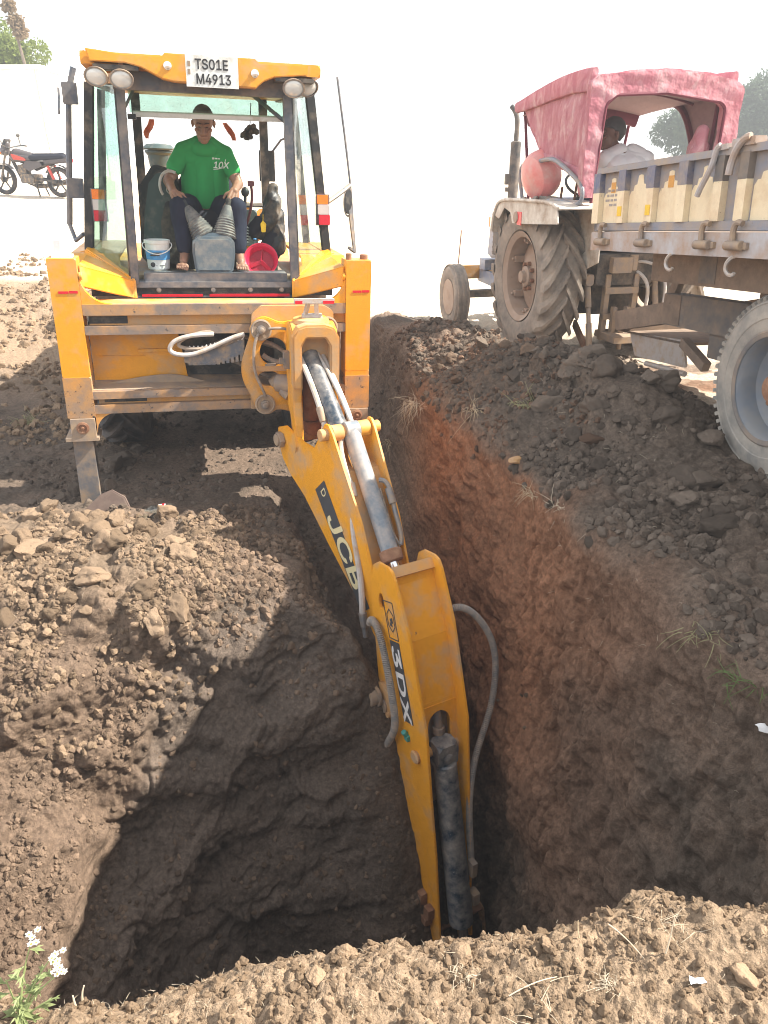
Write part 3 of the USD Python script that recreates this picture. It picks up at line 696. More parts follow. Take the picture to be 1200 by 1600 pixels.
for s in (-1, 1):
    obj('rear_pillar', beam(IP[s][0], IP[s][1], .055, .07, .012, (0, 1, 0)), M['cab_grey'], cab)
    obj('corner_pillar', beam(OP[s][0], OP[s][1], .06, .06, .012, (0, 1, 0)), M['black_plastic'], cab)
    obj('pillar_foot', beam((s * .94, .87, .80), (s * .935, .87, 1.09), .07, .08, .01, (0, 1, 0)), M['yellow'], cab)
    a, b = np.array(IP[s][0]), np.array(IP[s][1]); c, d = np.array(OP[s][0]), np.array(OP[s][1])
    e = s * np.array([.03, 0, 0])
    obj('quarter_glass', quad(a + e + [0, 0, .05], c - e, d - e, b + e, .006), M['glass_green' if s < 0 else 'glass_right'], cab)
    obj('glass_seal', tube(np.array([a + e + [0, 0, .04], c - e, d - e, b + e, a + e + [0, 0, .04]]), .012, 6), M['black_plastic'], cab)
    # yellow panel below the quarter glass
    pan = [(s * .585, .36, .925), (s * .95, .80, 1.10), (s * .95, .80, .95), (s * .585, .36, .80)]
    obj('corner_panel', [quad(*pan, .02), quad(pan[0], pan[1], (s * .93, .9, 1.115), (s * .585, .5, .945), .016)], M['yellow'], cab)
    fw = [(s * .93, .06, 1.06), (s * .60, .37, .92), (s * .60, .37, .80), (s * .93, .06, .93)]
    obj('fender_band', [quad(*fw, .03), quad(fw[0], fw[1], (s * .60, .60, .93), (s * .93, .60, 1.075), .016), quad(fw[2], fw[3], (s * .93, .25, .93), (s * .6, .45, .80), .012)], M['yellow'], cab)
    obj('rear_fender', [bx(s * .70, s * 1.06, .75, 1.95, 1.05, 1.075), quad((s * .7, .75, 1.07), (s * 1.06, .75, 1.07), (s * 1.06, .58, .93), (s * .7, .58, .93), .02)], M['yellow'], cab)
obj('header', [bx(-.60, .60, .28, .36, 2.165, 2.275, .01)], M['cab_grey'], cab)
obj('roof', [bx(-.78, .78, .21, 1.95, 2.295, 2.368, .03), bx(-.74, .74, .30, 1.9, 2.255, 2.292, .01)], M['yellow'], cab)
fas = [(-.735, 2.372), (-.715, 2.302), (-.50, 2.302), (-.40, 2.282), (-.275, 2.225), (-.20, 2.212), (.33, 2.200), (.345, 2.215), (.385, 2.245), (.45, 2.270), (.55, 2.280), (.675, 2.292), (.68, 2.352), (.36, 2.345), (.325, 2.372), (-.25, 2.372), (-.27, 2.352), (-.50, 2.352)]
obj('roof_fascia', [prism(fas, .10, 'xz', .105, b=.006)], M['yellow'], cab)
obj('light_bar_bracket', [bx(-.70, -.42, .12, .24, 2.262, 2.29), bx(.46, .72, .12, .30, 2.25, 2.275)], M['black_plastic'], cab)
for x, z in ((-.237, 2.300), (.322, 2.285)):
    obj('fascia_bolt', lathe([(.026, 0), (.026, .004), (.018, .006), (.018, .016), (.006, .019)], 14, (0, -1, 0), (x, .105, z)), M['chrome'], cab)
np_ = group_part('number_plate', cab)
obj('plate', bx(-.124, .210, .05, .056, 2.184, 2.366, .002), M['plate_white'], np_)
obj('plate_lettering', [text_on('TS01E', .056, (-.068, .0495, 2.288), (1, 0, 0), (0, 0, 1), .002, True, .88), text_on('M4913', .056, (-.066, .0495, 2.204), (1, 0, 0), (0, 0, 1), .002, True, .86)], M['ink'], np_)
obj('registration_mark', [bx(-.112, -.094, .0485, .0502, 2.30, 2.33, .0005), bx(-.112, -.096, .0485, .0502, 2.255, 2.285, .0005)], M['steel_grey'], np_)
obj('plate_stay', [bx(-.02, .02, .057, .104, 2.25, 2.33), bx(.09, .13, .057, .104, 2.25, 2.33)], M['black_plastic'], np_)
for (x, y, z, a, dn) in ((-.685, .13, 2.218, .20, .30), (-.530, .10, 2.208, .05, .30), (.578, .10, 2.212, -.1, .32), (.705, .27, 2.232, -.5, .5)):
    L = group_part('work_lamp', cab)
    ax = np.array([-math.sin(a), -math.cos(a) * math.cos(dn), -math.sin(dn)])
    ax = ax / np.linalg.norm(ax)
    o = np.array([x, y, z])
    sq = np.diag([1.12, 1, .86])
    prof = [(.02, -.075), (.045, -.07), (.066, -.03), (.074, -.006), (.074, .012), (.064, .012)]
    obj('housing', T(lathe([(a_ * .92, b_) for a_, b_ in prof], 28, ax, (0, 0, 0), close=False), sq, o), M['lamp_body'], L)
    obj('lens', T(lathe([(.0605, .004), (.046, .012), (.027, .017), (.002, .019)], 28, ax, (0, 0, 0)), sq, o), M['lamp_glass'], L)
    obj('bracket', [beam(o - ax * .04 + [0, 0, .04], o - ax * .04 + [0, 0, .09], .03, .012)], M['rust'], L)
for s in (-1, 1):
    t = group_part('tail_light', cab)
    x0 = -.862 if s < 0 else .838
    o = .015 if s > 0 else 0
    obj('amber_segment', bx(x0 + o * .6, x0 + .088 + o * .6, .80, .835, 1.462, 1.530, .008), M['amber_lens'], t)
    obj('clear_segment', bx(x0 + o, x0 + .088 + o, .80, .835, 1.384, 1.460, .008), M['clear_lens'], t)
    obj('red_segment', bx(x0 + o * 1.6, x0 + .088 + o * 1.6, .80, .835, 1.306, 1.382, .008), M['red_lens'], t)
    obj('light_bracket', [bx(x0 - .012 + o, x0 + .098 + o, .836, .85, 1.30, 1.535), bx(x0 + .02, x0 + .07, .84, .87, 1.35, 1.45)], M['cab_grey'], t)
# raised rear window
rw = group_part('raised_rear_window', cab)
obj('window_pane', quad((-.52, .55, 2.045), (.57, .55, 2.052), (.53, .335, 2.168), (-.51, .335, 2.164), .006), M['glass_upper'], rw)
obj('window_edge', beam((-.50, .555, 2.036), (.60, .555, 2.046), .03, .038, .006), M['white_paint'], rw)
obj('gas_strut', [cyl((.30, .40, 2.20), (.585, .56, 2.02), .014), cyl((-.585, .45, 2.0), (-.46, .40, 2.20), .010)], M['cab_grey'], rw)
obj('wiper_motor', [bx(-.535, -.48, .5, .56, 2.0, 2.032)], M['black_plastic'], rw)
# floor, front, doors
obj('floor', [bx(-.60, .62, .60, 1.95, .90, .935), bx(-.9, .9, .7, 1.95, .70, .90)], M['steel_dusty'], cab)
obj('side_sill', [bx(-1.0, -.93, .87, 1.95, .80, 1.08), bx(.93, 1.0, .87, 1.95, .80, 1.08)], M['yellow'], cab)
for s in (-1, 1):
    obj('front_pillar', beam((s * .55, 1.92, .95), (s * .53, 1.82, 2.27), .07, .06, .012, (0, 1, 0)), M['black_plastic'], cab)
    obj('roof_rail', beam((s * .79, .87, 2.26), (s * .68, 1.9, 2.27), .06, .05, .01), M['black_plastic'], cab)
    obj('lower_front_pillar', beam((s * .93, 1.92, .95), (s * .80, 1.85, 2.27), .06, .06, .012, (0, 1, 0)), M['black_plastic'], cab)
obj('front_window_rail', [bx(-.53, .53, 1.86, 1.91, 1.38, 1.42)], M['black_plastic'], cab)
dr = group_part('right_door', cab, 'glass door swung out on the right')
hinge = np.array([.93, .95, 0]); free = np.array([1.26, 1.22, 0])


def dpt(u, z):
    return hinge + (free - hinge) * u + [-.10 * (z - 1.0) * (1 - .0 * u) + .0, 0, z]


DR = [dpt(.05, 1.08), dpt(.98, 1.06), dpt(1.0, 1.60), dpt(.86, 2.40), dpt(.02, 2.26)]
obj('door_glass', [quad(DR[0], DR[1], DR[2], dpt(0.05, 1.58), .006), quad(dpt(.05, 1.58), DR[2], DR[3], DR[4], .006)], M['glass_clear'], dr)
obj('door_edge', tube(np.array([DR[1], DR[2], dpt(.95, 1.95), DR[3]]), .010, 6), M['cab_grey'], dr)
obj('door_rail', [tube(spline([dpt(.05, 1.44), dpt(.55, 1.52), dpt(.98, 1.60)], 14), .020, 8), quad(dpt(.88, 1.36), dpt(1.0, 1.36), dpt(1.0, 1.06), dpt(.93, 1.06), .014), quad(dpt(.80, 1.57), dpt(1.0, 1.62), dpt(1.0, 1.34), dpt(.90, 1.34), .014), beam(dpt(.8, 1.10), dpt(.97, 1.06), .03, .02)], M['steel_grey'], dr)
obj('door_lock', [T(lathe([(.03, -.012), (.048, -.008), (.048, .008), (.03, .012)], 20, (free - hinge)[[1, 0, 2]] * [1, -1, 1]), np.diag([1, 1, 2.0]), dpt(.88, 1.47))], M['black_plastic'], dr)
obj('door_lock_ring', [T(lathe([(.056, -.006), (.064, 0), (.056, .006)], 24, (free - hinge)[[1, 0, 2]] * [1, -1, 1], close=False), np.diag([1, 1, 1.9]), dpt(.88, 1.47))], M['steel_grey'], dr)
dl = group_part('left_door', cab, 'narrow glass door folded back on the left')
obj('door_frame', [tube(np.array([(-1.10, 1.24, 1.25), (-.985, 1.20, 2.20), (-.93, 1.2, 2.36)]), .022, 8), tube(np.array([(-1.10, 1.24, 1.25), (-1.05, 1.1, 1.14), (-.97, .95, 1.20)]), .016, 8)], M['cab_grey'], dl)
obj('door_glass', quad((-1.09, 1.23, 1.28), (-.98, .95, 1.25), (-.86, .95, 2.25), (-.95, 1.2, 2.30), .006), M['glass_clear'], dl)
obj('hinge', bx(-1.0, -.90, .93, 1.0, 2.10, 2.24, .01), M['cab_grey'], dl)
obj('hinge', bx(-1.04, -.93, .93, 1.0, 1.46, 1.60, .01), M['cab_grey'], dl)
obj('grab_rail', [tube(np.array([(-1.05, 1.18, 2.22), (-1.06, 1.17, 2.1), (-1.065, 1.16, 2.04)]), .010, 6)], M['cab_grey'], dl)
mi = group_part('mirror', cab)
obj('mirror_shell', bx(.50, .64, 1.96, 2.0, 1.60, 1.86, .02), M['black_plastic'], mi)
obj('mirror_arm', tube(np.array([(.62, 1.97, 1.85), (.7, 1.95, 1.95), (.78, 1.9, 1.98)]), .010, 6), M['cab_grey'], mi)

# --- inside the cab
ins = group_part('cab_fittings', B)
obj('seat_back', blob([((-.17, 1.42, 1.30), .09, (-.15, 1.47, 1.58), .075), ((.17, 1.42, 1.30), .09, (.15, 1.47, 1.58), .075), ((-.15, 1.46, 1.5), .08, (.15, 1.46, 1.5), .08), ((-.16, 1.42, 1.3), .08, (.16, 1.42, 1.3), .08), ((-.15, 1.45, 1.4), .07, (.15, 1.45, 1.4), .07)], .03, 4), M['seat_cloth'], ins)
obj('seat_cushion', blob([((-.20, 1.0, 1.32), .075, (.18, 1.0, 1.32), .075), ((-.2, 1.36, 1.30), .08, (.18, 1.36, 1.30), .08)], .03, 4), M['seat_cloth'], ins)
obj('seat_base', bx(-.2, .2, 1.0, 1.4, .93, 1.24, .03), M['black_plastic'], ins)
obj('side_console', [prism(rounded([(-.54, .98), (-.20, .98), (-.205, 1.30), (-.24, 1.50), (-.30, 1.64), (-.38, 1.66), (-.45, 1.58), (-.50, 1.36)], .05), .42, 'xz', .95, b=.02)], M['green_trim'], ins)
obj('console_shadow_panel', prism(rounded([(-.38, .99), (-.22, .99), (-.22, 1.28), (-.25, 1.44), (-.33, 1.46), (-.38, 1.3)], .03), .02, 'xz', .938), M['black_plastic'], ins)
obj('wheel_arch', prism(rounded([(-.58, .95), (-.2, .95), (-.2, 1.5), (-.26, 1.68), (-.42, 1.72), (-.54, 1.55)], .06), .12, 'xz', 1.40, b=.02), M['black_plastic'], ins)
obj('key_bracket', [tube(spline([(-.24, .90, 1.66), (-.33, .90, 1.655), (-.365, .90, 1.58), (-.345, .90, 1.50)], 12), .012, 6), T(lathe([(.030, 0), (.036, .008), (.030, .016), (.026, .008)], 16, (0, -1, 0), close=False), None, (-.285, .905, 1.54))], M['hose_pale'], ins)
lc = group_part('lever_console', ins)
obj('console_body', [prism(rounded([(-.14, .965), (.145, .965), (.165, 1.10), (.165, 1.19), (.12, 1.225), (-.10, 1.225), (-.15, 1.19), (-.155, 1.10)], .03), .17, 'xz', .52, b=.018)], M['grey_plastic'], lc)
obj('console_top', prism(rounded([(-.15, 1.20), (.16, 1.20), (.12, 1.24), (.0, 1.25), (-.10, 1.24)], .01), .12, 'xz', .56, b=.01), M['grey_plastic'], lc)
for p0, p1 in (((-.055, .64, 1.215), (-.175, .70, 1.425)), ((.09, .64, 1.215), (.135, .70, 1.44))):
    p0, p1 = np.array(p0), np.array(p1)
    L = np.linalg.norm(p1 - p0); pr = []
    for k in range(25):
        u = k / 24
        r = .066 * (1 - u) ** .8 + .026
        pr.append((r * (1 + (.07 if k % 2 else -.05) * (u < .62)), u * L))
    obj('lever_boot', lathe(pr, 20, p1 - p0, p0), M['rubber_boot'], lc)
    obj('lever_handle', cyl(p1 - (p1 - p0) / L * .03, p1 + (p1 - p0) / L * .05, .018, .022, 12), M['black_plastic'], lc)
obj('console_plug', [cyl((.01, .60, 1.24), (.015, .60, 1.275), .016), cyl((.03, .62, 1.25), (.03, .62, 1.28), .02)], M['black_plastic'], lc)
obj('hand_lever', [cyl((.265, .9, 1.22), (.285, .9, 1.50), .012), sphere((.285, .9, 1.535), .032, 2, (1, 1, 1.2))], M['black_plastic'], ins)
obj('lever_bellows', lathe([(.045 - .012 * (k % 2) - .001 * k, k * .011) for k in range(12)], 14, (0.1, 0, 1), (.262, .9, 1.16)), M['black_plastic'], ins)
obj('hand_lever', [tube(spline([(.285, 1.0, 1.27), (.325, 1.0, 1.38), (.345, 1.0, 1.5), (.338, 1.0, 1.60)], 16), .011, 8), bx(.315, .365, .98, 1.02, 1.575, 1.615, .01)], plain('maroon_lever', (.14, .035, .04), .45), ins)
obj('lever_rack', [bx(.20, .42, .95, 1.3, 1.0, 1.02), bx(.2, .5, 1.25, 1.3, 1.42, 1.44)] + [bx(x, x + .018, 1.0, 1.02, 1.02, 1.42) for x in (.2, .235, .27)], M['hose_pale'], ins)
obj('steering_wheel', [T(tube(np.array([(.19 * math.cos(t), .19 * math.sin(t), 0) for t in np.linspace(0, 2 * PI, 33)]), .014, 8), rot(0, -.5, 0), (-.05, 1.72, 1.62)), cyl((-.05, 1.78, 1.2), (-.05, 1.72, 1.62), .03)], M['black_plastic'], ins)
obj('dashboard', [bx(-.45, .45, 1.80, 1.9, 1.05, 1.36, .03)], M['green_trim'], ins)

# --- body, bonnet, wheels, front loader: mostly behind the cab
bd = group_part('body', B)
obj('chassis', [bx(-.42, .42, .3, 4.6, .0, .60), bx(-.55, .55, .43, 1.0, .10, .80)], M['black_plastic'], bd)
obj('bonnet', [prism(rounded([(2.0, .62), (4.45, .62), (4.5, 1.15), (4.3, 1.30), (2.0, 1.42)], .06), .84, 'yz', -.42, b=.02)], M['yellow'], bd)
obj('air_precleaner', [lathe([(.09, 0), (.10, .02), (.115, .12), (.135, .14), (.135, .16), (.08, .165)], 20, (0, 0, 1), (-.40, 3.0, 1.68)), cyl((-.40, 3.0, 1.3), (-.40, 3.0, 1.69), .05), lathe([(.15, 0), (.16, .015), (.12, .05), (.05, .06)], 20, (0, 0, 1), (-.40, 3.0, 1.845))], M['green_trim'], bd)
obj('exhaust_stack', [cyl((.30, 2.4, 1.3), (.30, 2.4, 1.62), .035)], M['rust'], bd)
for s in (-1, 1):
    obj('loader_arm', [beam((s * .55, 2.1, 1.25), (s * .55, 3.6, 1.05), .10, .22, .02), beam((s * .55, 3.55, 1.1), (s * .55, 5.0, .25), .10, .2, .02)], M['yellow'], bd)
lb = []
for k in range(8):
    a0, a1 = PI * (.55 + .11 * k), PI * (.55 + .11 * (k + 1))
    lb.append(quad((-1.12, 5.3 + .42 * math.cos(a0), .32 + .45 * math.sin(a0)), (1.12, 5.3 + .42 * math.cos(a0), .32 + .45 * math.sin(a0)), (1.12, 5.3 + .42 * math.cos(a1), .32 + .45 * math.sin(a1)), (-1.12, 5.3 + .42 * math.cos(a1), .32 + .45 * math.sin(a1)), .02))
obj('loader_bucket', lb + [prism(Point(5.3, .3).buffer(.44), .02, 'yz', -1.13), prism(Point(5.3, .3).buffer(.44), .02, 'yz', 1.11)], M['yellow_dusty'], bd)


def tyre_profile(R, W, rim, round_=.5):
    h = W / 2
    return [(rim, -h * .70), (rim + .02, -h * .86), (rim + (R - rim) * .45, -h), (R - (R - rim) * .22, -h * .92), (R - .008, -h * .62), (R, 0), (R - .008, h * .62), (R - (R - rim) * .22, h * .92), (rim + (R - rim) * .45, h), (rim + .02, h * .86), (rim, h * .70)]


def lug_tyre(R, W, rim, lugs=20, depth=.035, n=60):
    """A tractor tyre with chevron lugs, its axis along x."""
    car = lathe(tyre_profile(R - depth, W, rim), n, (1, 0, 0), close=False)
    out = [car]
    for k in range(lugs):
        for s in (-1, 1):
            a0 = 2 * PI * (k + (.5 if s > 0 else 0)) / lugs
            top, bot = [], []
            L = 7
            for i in range(L):
                u = i / (L - 1)                        # from the centre line to the shoulder
                xx = s * (W / 2) * (-.05 + 1.06 * u)
                a = a0 + u * .50 * (20 / lugs)
                rr = R - .012 * u ** 2 - (.05 * max(0, u - .8) / .2)
                wd = .030 + .012 * u
                da = wd / R
                for lst, r_ in ((top, rr), (bot, R - depth - .03 - (.07 * max(0, u - .8) / .2))):
                    f_ = .82 if lst is top else 1.15
                    lst.append((xx, r_ * math.cos(a - da * f_), r_ * math.sin(a - da * f_)))
                    lst.append((xx, r_ * math.cos(a + da * f_), r_ * math.sin(a + da * f_)))
            v = np.array(top + bot); m = len(top); f = []
            for i in range(L - 1):
                a_, b_, c_, d_ = 2 * i, 2 * i + 1, 2 * i + 3, 2 * i + 2
                f += [[a_, b_, c_], [a_, c_, d_]]
                f += [[a_, d_, d_ + m], [a_, d_ + m, a_ + m], [b_, b_ + m, c_ + m], [b_, c_ + m, c_]]
            e0, e1 = 0, 2 * (L - 1)
            f += [[e0, e0 + m, e0 + 1 + m], [e0, e0 + 1 + m, e0 + 1], [e1, e1 + 1, e1 + 1 + m], [e1, e1 + 1 + m, e1 + m]]
            t = trimesh.Trimesh(v, f, process=False)
            t.fix_normals()
            out.append(t)
    return join(out)


for s in (-1, 1):
    w = group_part('rear_wheel', B)
    o = (s * .84, 1.55, -.02)
    obj('tyre', T(lug_tyre(.66, .42, .36, 18, .03, 40), np.diag([s, 1, 1]), o), M['tyre_black'], w)
    obj('rim', T(lathe([(.35, -.15), (.33, -.1), (.30, .02), (.12, .05), (.10, .10), (.002, .10)], 28, (s, 0, 0)), None, o), M['white_paint'], w)
for s in (-1, 1):
    w = group_part('front_wheel', B)
    o = (s * .85, 4.0, -.18)
    obj('tyre', T(lathe(tyre_profile(.47, .30, .24), 36, (1, 0, 0), close=False), None, o), M['tyre_black'], w)
    obj('rim', T(lathe([(.24, -.1), (.22, .02), (.10, .05), (.002, .06)], 24, (s, 0, 0)), None, o), M['white_paint'], w)
obj('axle', [cyl((-.8, 1.55, -.02), (.8, 1.55, -.02), .11), cyl((-.8, 4.0, -.18), (.8, 4.0, -.18), .08)], M['black_plastic'], bd)

# --- kingpost carriage sliding on the rails
cg = group_part('kingpost_carriage', B)
outl = Polygon(spline([(.21, .60), (.245, .70), (.33, .725), (.42, .69), (.52, .70), (.63, .72), (.73, .735), (.80, .70), (.835, .60), (.86, .48), (.87, .35), (.85, .22), (.80, .12), (.74, .03), (.6, .0), (.48, .02), (.38, .03), (.33, .0), (.24, .04), (.20, .14), (.15, .25), (.14, .38), (.175, .50), (.21, .60)], 90)[:-1]).buffer(0)
holes = [affinity.scale(Point(.375, .475).buffer(1), .10, .105), affinity.scale(Point(.335, .275).buffer(1), .085, .058)]
for h in holes:
    outl = outl.difference(h)
obj('carriage_plate', prism(outl, .06, 'xz', -.09, b=.008), M['yellow'], cg)
obj('carriage_rib', [bx(.20, .50, -.105, -.09, .335, .372, .008)], M['yellow_dusty'], cg)
obj('carriage_slider', prism(rounded([(.22, .60), (.84, .60), (.83, .76), (.76, .80), (.30, .80), (.23, .74)], .04), .03, 'xz', -.032), M['yellow_dusty'], cg)
obj('carriage_slider', bx(.2, .84, -.03, -.002, .03, .19, .004), M['yellow_dusty'], cg)
for x, z in ((.288, .640), (.775, .655), (.300, .085)):
    c = group_part('clamp', cg)
    o = (x, -.095, z)
    obj('clamp_disc', lathe([(.070, 0), (.076, .006), (.076, .020), (.066, .024), (.060, .018), (.034, .016), (.034, .014)], 30, (0, -1, 0), o), M['steel_dusty'], c)
    obj('clamp_nut', lathe([(.034, .014), (.034, .034), (.022, .036), (.022, .052), (.014, .056)], 14, (0, -1, 0), o), M['steel_grey'], c)
obj('clamp_pipe', [tube(spline([(.300, -.125, .150), (.285, -.14, .20), (.235, -.14, .33), (.225, -.14, .45), (.24, -.14, .56), (.27, -.13, .615)], 30), .011, 8),
                   tube(spline([(.34, -.13, .65), (.44, -.14, .655), (.52, -.13, .63)], 12), .010, 8)], M['hose'], cg)
obj('clamp_pipe', tube(spline([(.80, -.13, .65), (.845, -.14, .52), (.835, -.14, .40), (.79, -.14, .30)], 24), .011, 8), M['hose_pale'], cg)
obj('inner_hose', [tube(spline([(.30, -.02, .44), (.37, -.04, .40), (.47, -.05, .385)], 14), .020, 8), tube(spline([(.30, -.01, .54), (.40, 0, .50), (.5, 0, .42)], 14), .016, 8), bx(.31, .39, -.10, -.03, .355, .385, .01)], M['hose'], cg)
obj('swing_ram', [cyl((.40, -.05, .24), (.62, -.2, .22), .075, .06, 20, .012), cyl((.36, -.04, .22), (.44, -.06, .28), .045), cyl((.43, -.10, .19), (.48, -.14, .15), .04)], M['steel_dusty'], cg)
# kingpost
kp = group_part('kingpost', cg)
for x0, x1 in ((.465, .525), (.725, .785)):
    side = [(-.10, .70), (-.30, .735), (-.44, .70), (-.50, .60), (-.52, .42), (-.50, .20), (-.56, .05), (-.60, -.10), (-.55, -.17), (-.45, -.17), (-.38, -.05), (-.30, .05), (-.12, .10)]
    obj('side_plate', prism(rounded(side, .025), x1 - x0, 'yz', x0, b=.008), M['yellow'], kp)
obj('kingpost_cap', [T(lathe([(.125, 0), (.135, .02), (.125, .045), (.08, .055), (.05, .058)], 30), np.diag([1, 1.1, 1]), (.625, -.28, .705)), prism(rounded([(.515, .40), (.735, .40), (.735, .66), (.70, .705), (.55, .705), (.515, .66)], .03), .26, 'xz', -.40, b=.01)], M['yellow_dusty'], kp)
obj('kingpost_arch', [prism(rounded([(.462, .30), (.462, .66), (.50, .725), (.56, .745), (.69, .745), (.75, .725), (.788, .66), (.788, .30)], .02).difference(rounded([(.527, .2), (.527, .60), (.56, .655), (.69, .655), (.723, .60), (.723, .2)], .015)), .13, 'xz', -.53, b=.012)], M['yellow_dusty'], kp)
obj('king_pin', [cyl((.625, -.26, -.10), (.625, -.26, .0), .08), cyl((.625, -.26, .0), (.625, -.26, .40), .06)], M['rust'], kp)
obj('hydraulic_block', [bx(.425, .47, -.32, -.24, .40, .52, .006), bx(.395, .425, -.30, -.26, .43, .47)], M['steel_grey'], kp)
ll = group_part('lock_lever', kp)
obj('lever_bar', [bx(.50, .78, -.36, -.33, .865, .895, .004), beam((.575, -.30, .75), (.60, -.34, .87), .03, .02), beam((.665, -.30, .75), (.655, -.34, .87), .03, .02), cyl((.56, -.30, .755), (.70, -.30, .755), .035)], M['hose_pale'], ll)
obj('red_band', [bx(.505, .555, -.364, -.358, .862, .882, .001), bx(.70, .778, -.364, -.358, .862, .882, .001)], M['red_refl'], ll)
# hose chain behind the carriage
hc = group_part('hose_guide', B)
obj('hose_loop', tube(spline([(-.05, -.03, .60), (-.22, -.06, .595), (-.345, -.07, .545), (-.36, -.07, .495), (-.26, -.07, .462), (-.10, -.07, .50), (.05, -.06, .565), (.17, -.05, .60)], 60), .016, 10), M['hose_pale'], hc)
obj('hose_loop', tube(spline([(-.05, -.01, .60), (-.24, -.03, .58), (-.30, -.04, .53), (-.22, -.04, .50), (.0, -.03, .52), (.16, -.02, .58)], 50), .013, 8), M['hose'], hc)
tr = [(-.27, .395), (-.20, .372), (-.05, .375), (.06, .41), (.17, .46), (.17, .60), (.05, .555), (-.05, .515), (-.16, .485), (-.26, .475)]
obj('guide_track', [prism(rounded(tr, .01), .12, 'xz', -.02, b=.004)] + [bx(x, x + .022, -.024, .02, .375 + .12 * max(0, x + .05), .392 + .3 * max(0, x + .1), .003) for x in np.arange(-.24, .16, .034)], worn('track_grey', (.15, .16, .185), .5, DUST, .3, 12.), hc)
obj('guide_teeth', [beam((x, -.022, .49 + .22 * max(0, x + .15)), (x + .018, -.022, .515 + .22 * max(0, x + .15)), .018, .008) for x in np.arange(-.24, .15, .03)], M['white_paint'], hc)
obj('cross_hose', [tube(spline([(-.05, .3, .10), (.0, .3, .35), (.2, .2, .30), (.42, .1, .24)], 20), .018, 8), tube(spline([(.0, .3, .6), (.2, .25, .52), (.45, .1, .46)], 20), .016, 8), tube(spline([(-.2, .35, .55), (.05, .33, .45), (.3, .2, .36)], 20), .014, 8)], M['hose'], hc)

# --- boom and dipper, in a frame with its origin below the king pin, x right, y back towards the machine
KW = JM @ np.array([.62, -.40, .1]) + JO
BYAW = math.radians(29.0)
Bl = rot(BYAW)
BM = JM.T @ Bl
BL = JM.T @ (np.array([KW[0], KW[1], 0]) - JO)
boom = group_part('boom', B, 'front arm lettered in a dark panel', BM, BL)


def taper(mesh, y0, w0, y1, w1):
    """Scales x along y so that a plate pair narrows."""
    v = np.asarray(mesh.vertices).copy()
    t = np.clip((v[:, 1] - y0) / (y1 - y0), 0, 1)
    v[:, 0] = v[:, 0] * (w0 + (w1 - w0) * t)
    mesh.vertices = v
    return mesh


bside = [(.20, -.10), (.19, -.24), (.13, -.33), (.0, -.42), (-.21, -.51), (-.58, -.76), (-1.0, -1.02), (-1.21, -1.19), (-1.24, -1.42), (-1.29, -1.62), (-1.40, -1.66), (-1.50, -1.58), (-1.50, -1.40), (-1.36, -1.10), (-1.19, -.76), (-1.02, -.40), (-.83, -.14), (-.66, .10), (-.61, .145), (-.56, .14), (-.50, .05), (-.39, -.085), (-.22, -.09), (.06, -.05)]
bpoly = rounded(bside, .02)
TY = (0.1, 1.16, -1.3, .74)
for s in (-1, 1):
    pl = prism(bpoly, .022, 'yz', .155 if s > 0 else -.177, b=.004)
    obj('boom_plate', taper(pl, *TY), M['yellow'], boom)


def strip(pts, w, t=.014):
    """A plate bent along the points (y, z), w wide in x."""
    out = []
    for (y0, z0), (y1, z1) in zip(pts[:-1], pts[1:]):
        out.append(quad((-w / 2, y0, z0), (w / 2, y0, z0), (w / 2, y1, z1), (-w / 2, y1, z1), t))
    return join(out)


obj('boom_top_plate', taper(strip([(-.45, -.16), (-.72, -.16), (-1.0, -.58), (-1.25, -1.05)], .31), *TY), M['yellow_dusty'], boom)
obj('boom_bottom_plate', taper(strip([(.12, -.30), (-.2, -.49), (-.58, -.745), (-1.0, -1.0), (-1.2, -1.17)], .31), *TY), M['yellow'], boom)
obj('foot_pin', [cyl((-.26, .12, -.17), (.26, .12, -.17), .045, n=20), cyl((-.245, .12, -.17), (-.205, .12, -.17), .06, n=6)], M['steel_dusty'], boom)
obj('ear_pin', [cyl((-.22, -.59, .075), (.22, -.59, .075), .040, n=20), cyl((-.14, -.59, .075), (-.06, -.59, .075), .055), cyl((.06, -.59, .075), (.14, -.59, .075), .055)], M['yellow_dusty'], boom)
# lettering on the left plate
def on_left(y, z, off=.0):
    k = 1.16 + (.74 - 1.16) * np.clip((y - .1) / (-1.3 - .1), 0, 1)
    return np.array([-(.177 + off) * k, y, z])


pa, pb = np.array([-.50, -.30]), np.array([-1.10, -1.00])
dirv = (pb - pa) / np.linalg.norm(pb - pa); nrm = np.array([-dirv[1], dirv[0]])
nrm = nrm if nrm[1] > 0 else -nrm
qd = [pa + nrm * .045, pb + nrm * .03, pb - nrm * .11, pa - nrm * .135]
qq = [on_left(q_[0], q_[1], .0022) for q_ in qd]
obj('logo_panel', quad(*qq, .0016), M['decal_dark'], boom)
o3 = on_left(*(pa + dirv * .20 - nrm * .115), .004)
e3 = on_left(*(pb - nrm * .09), .004)
upv = on_left(*(pa + nrm * .1), .0) - on_left(*(pa - nrm * .1), .0)
obj('logo_letters', text_on('JCB', .165, o3, e3 - o3, upv, .0016, True, 1.28, .18), M['decal_cream'], boom)
o4 = on_left(*(pa + dirv * .035 - nrm * .06), .004)
obj('logo_badge', [text_on('D', .07, o4, e3 - o3, upv, .0014, False, .9)], M['decal_cream'], boom)
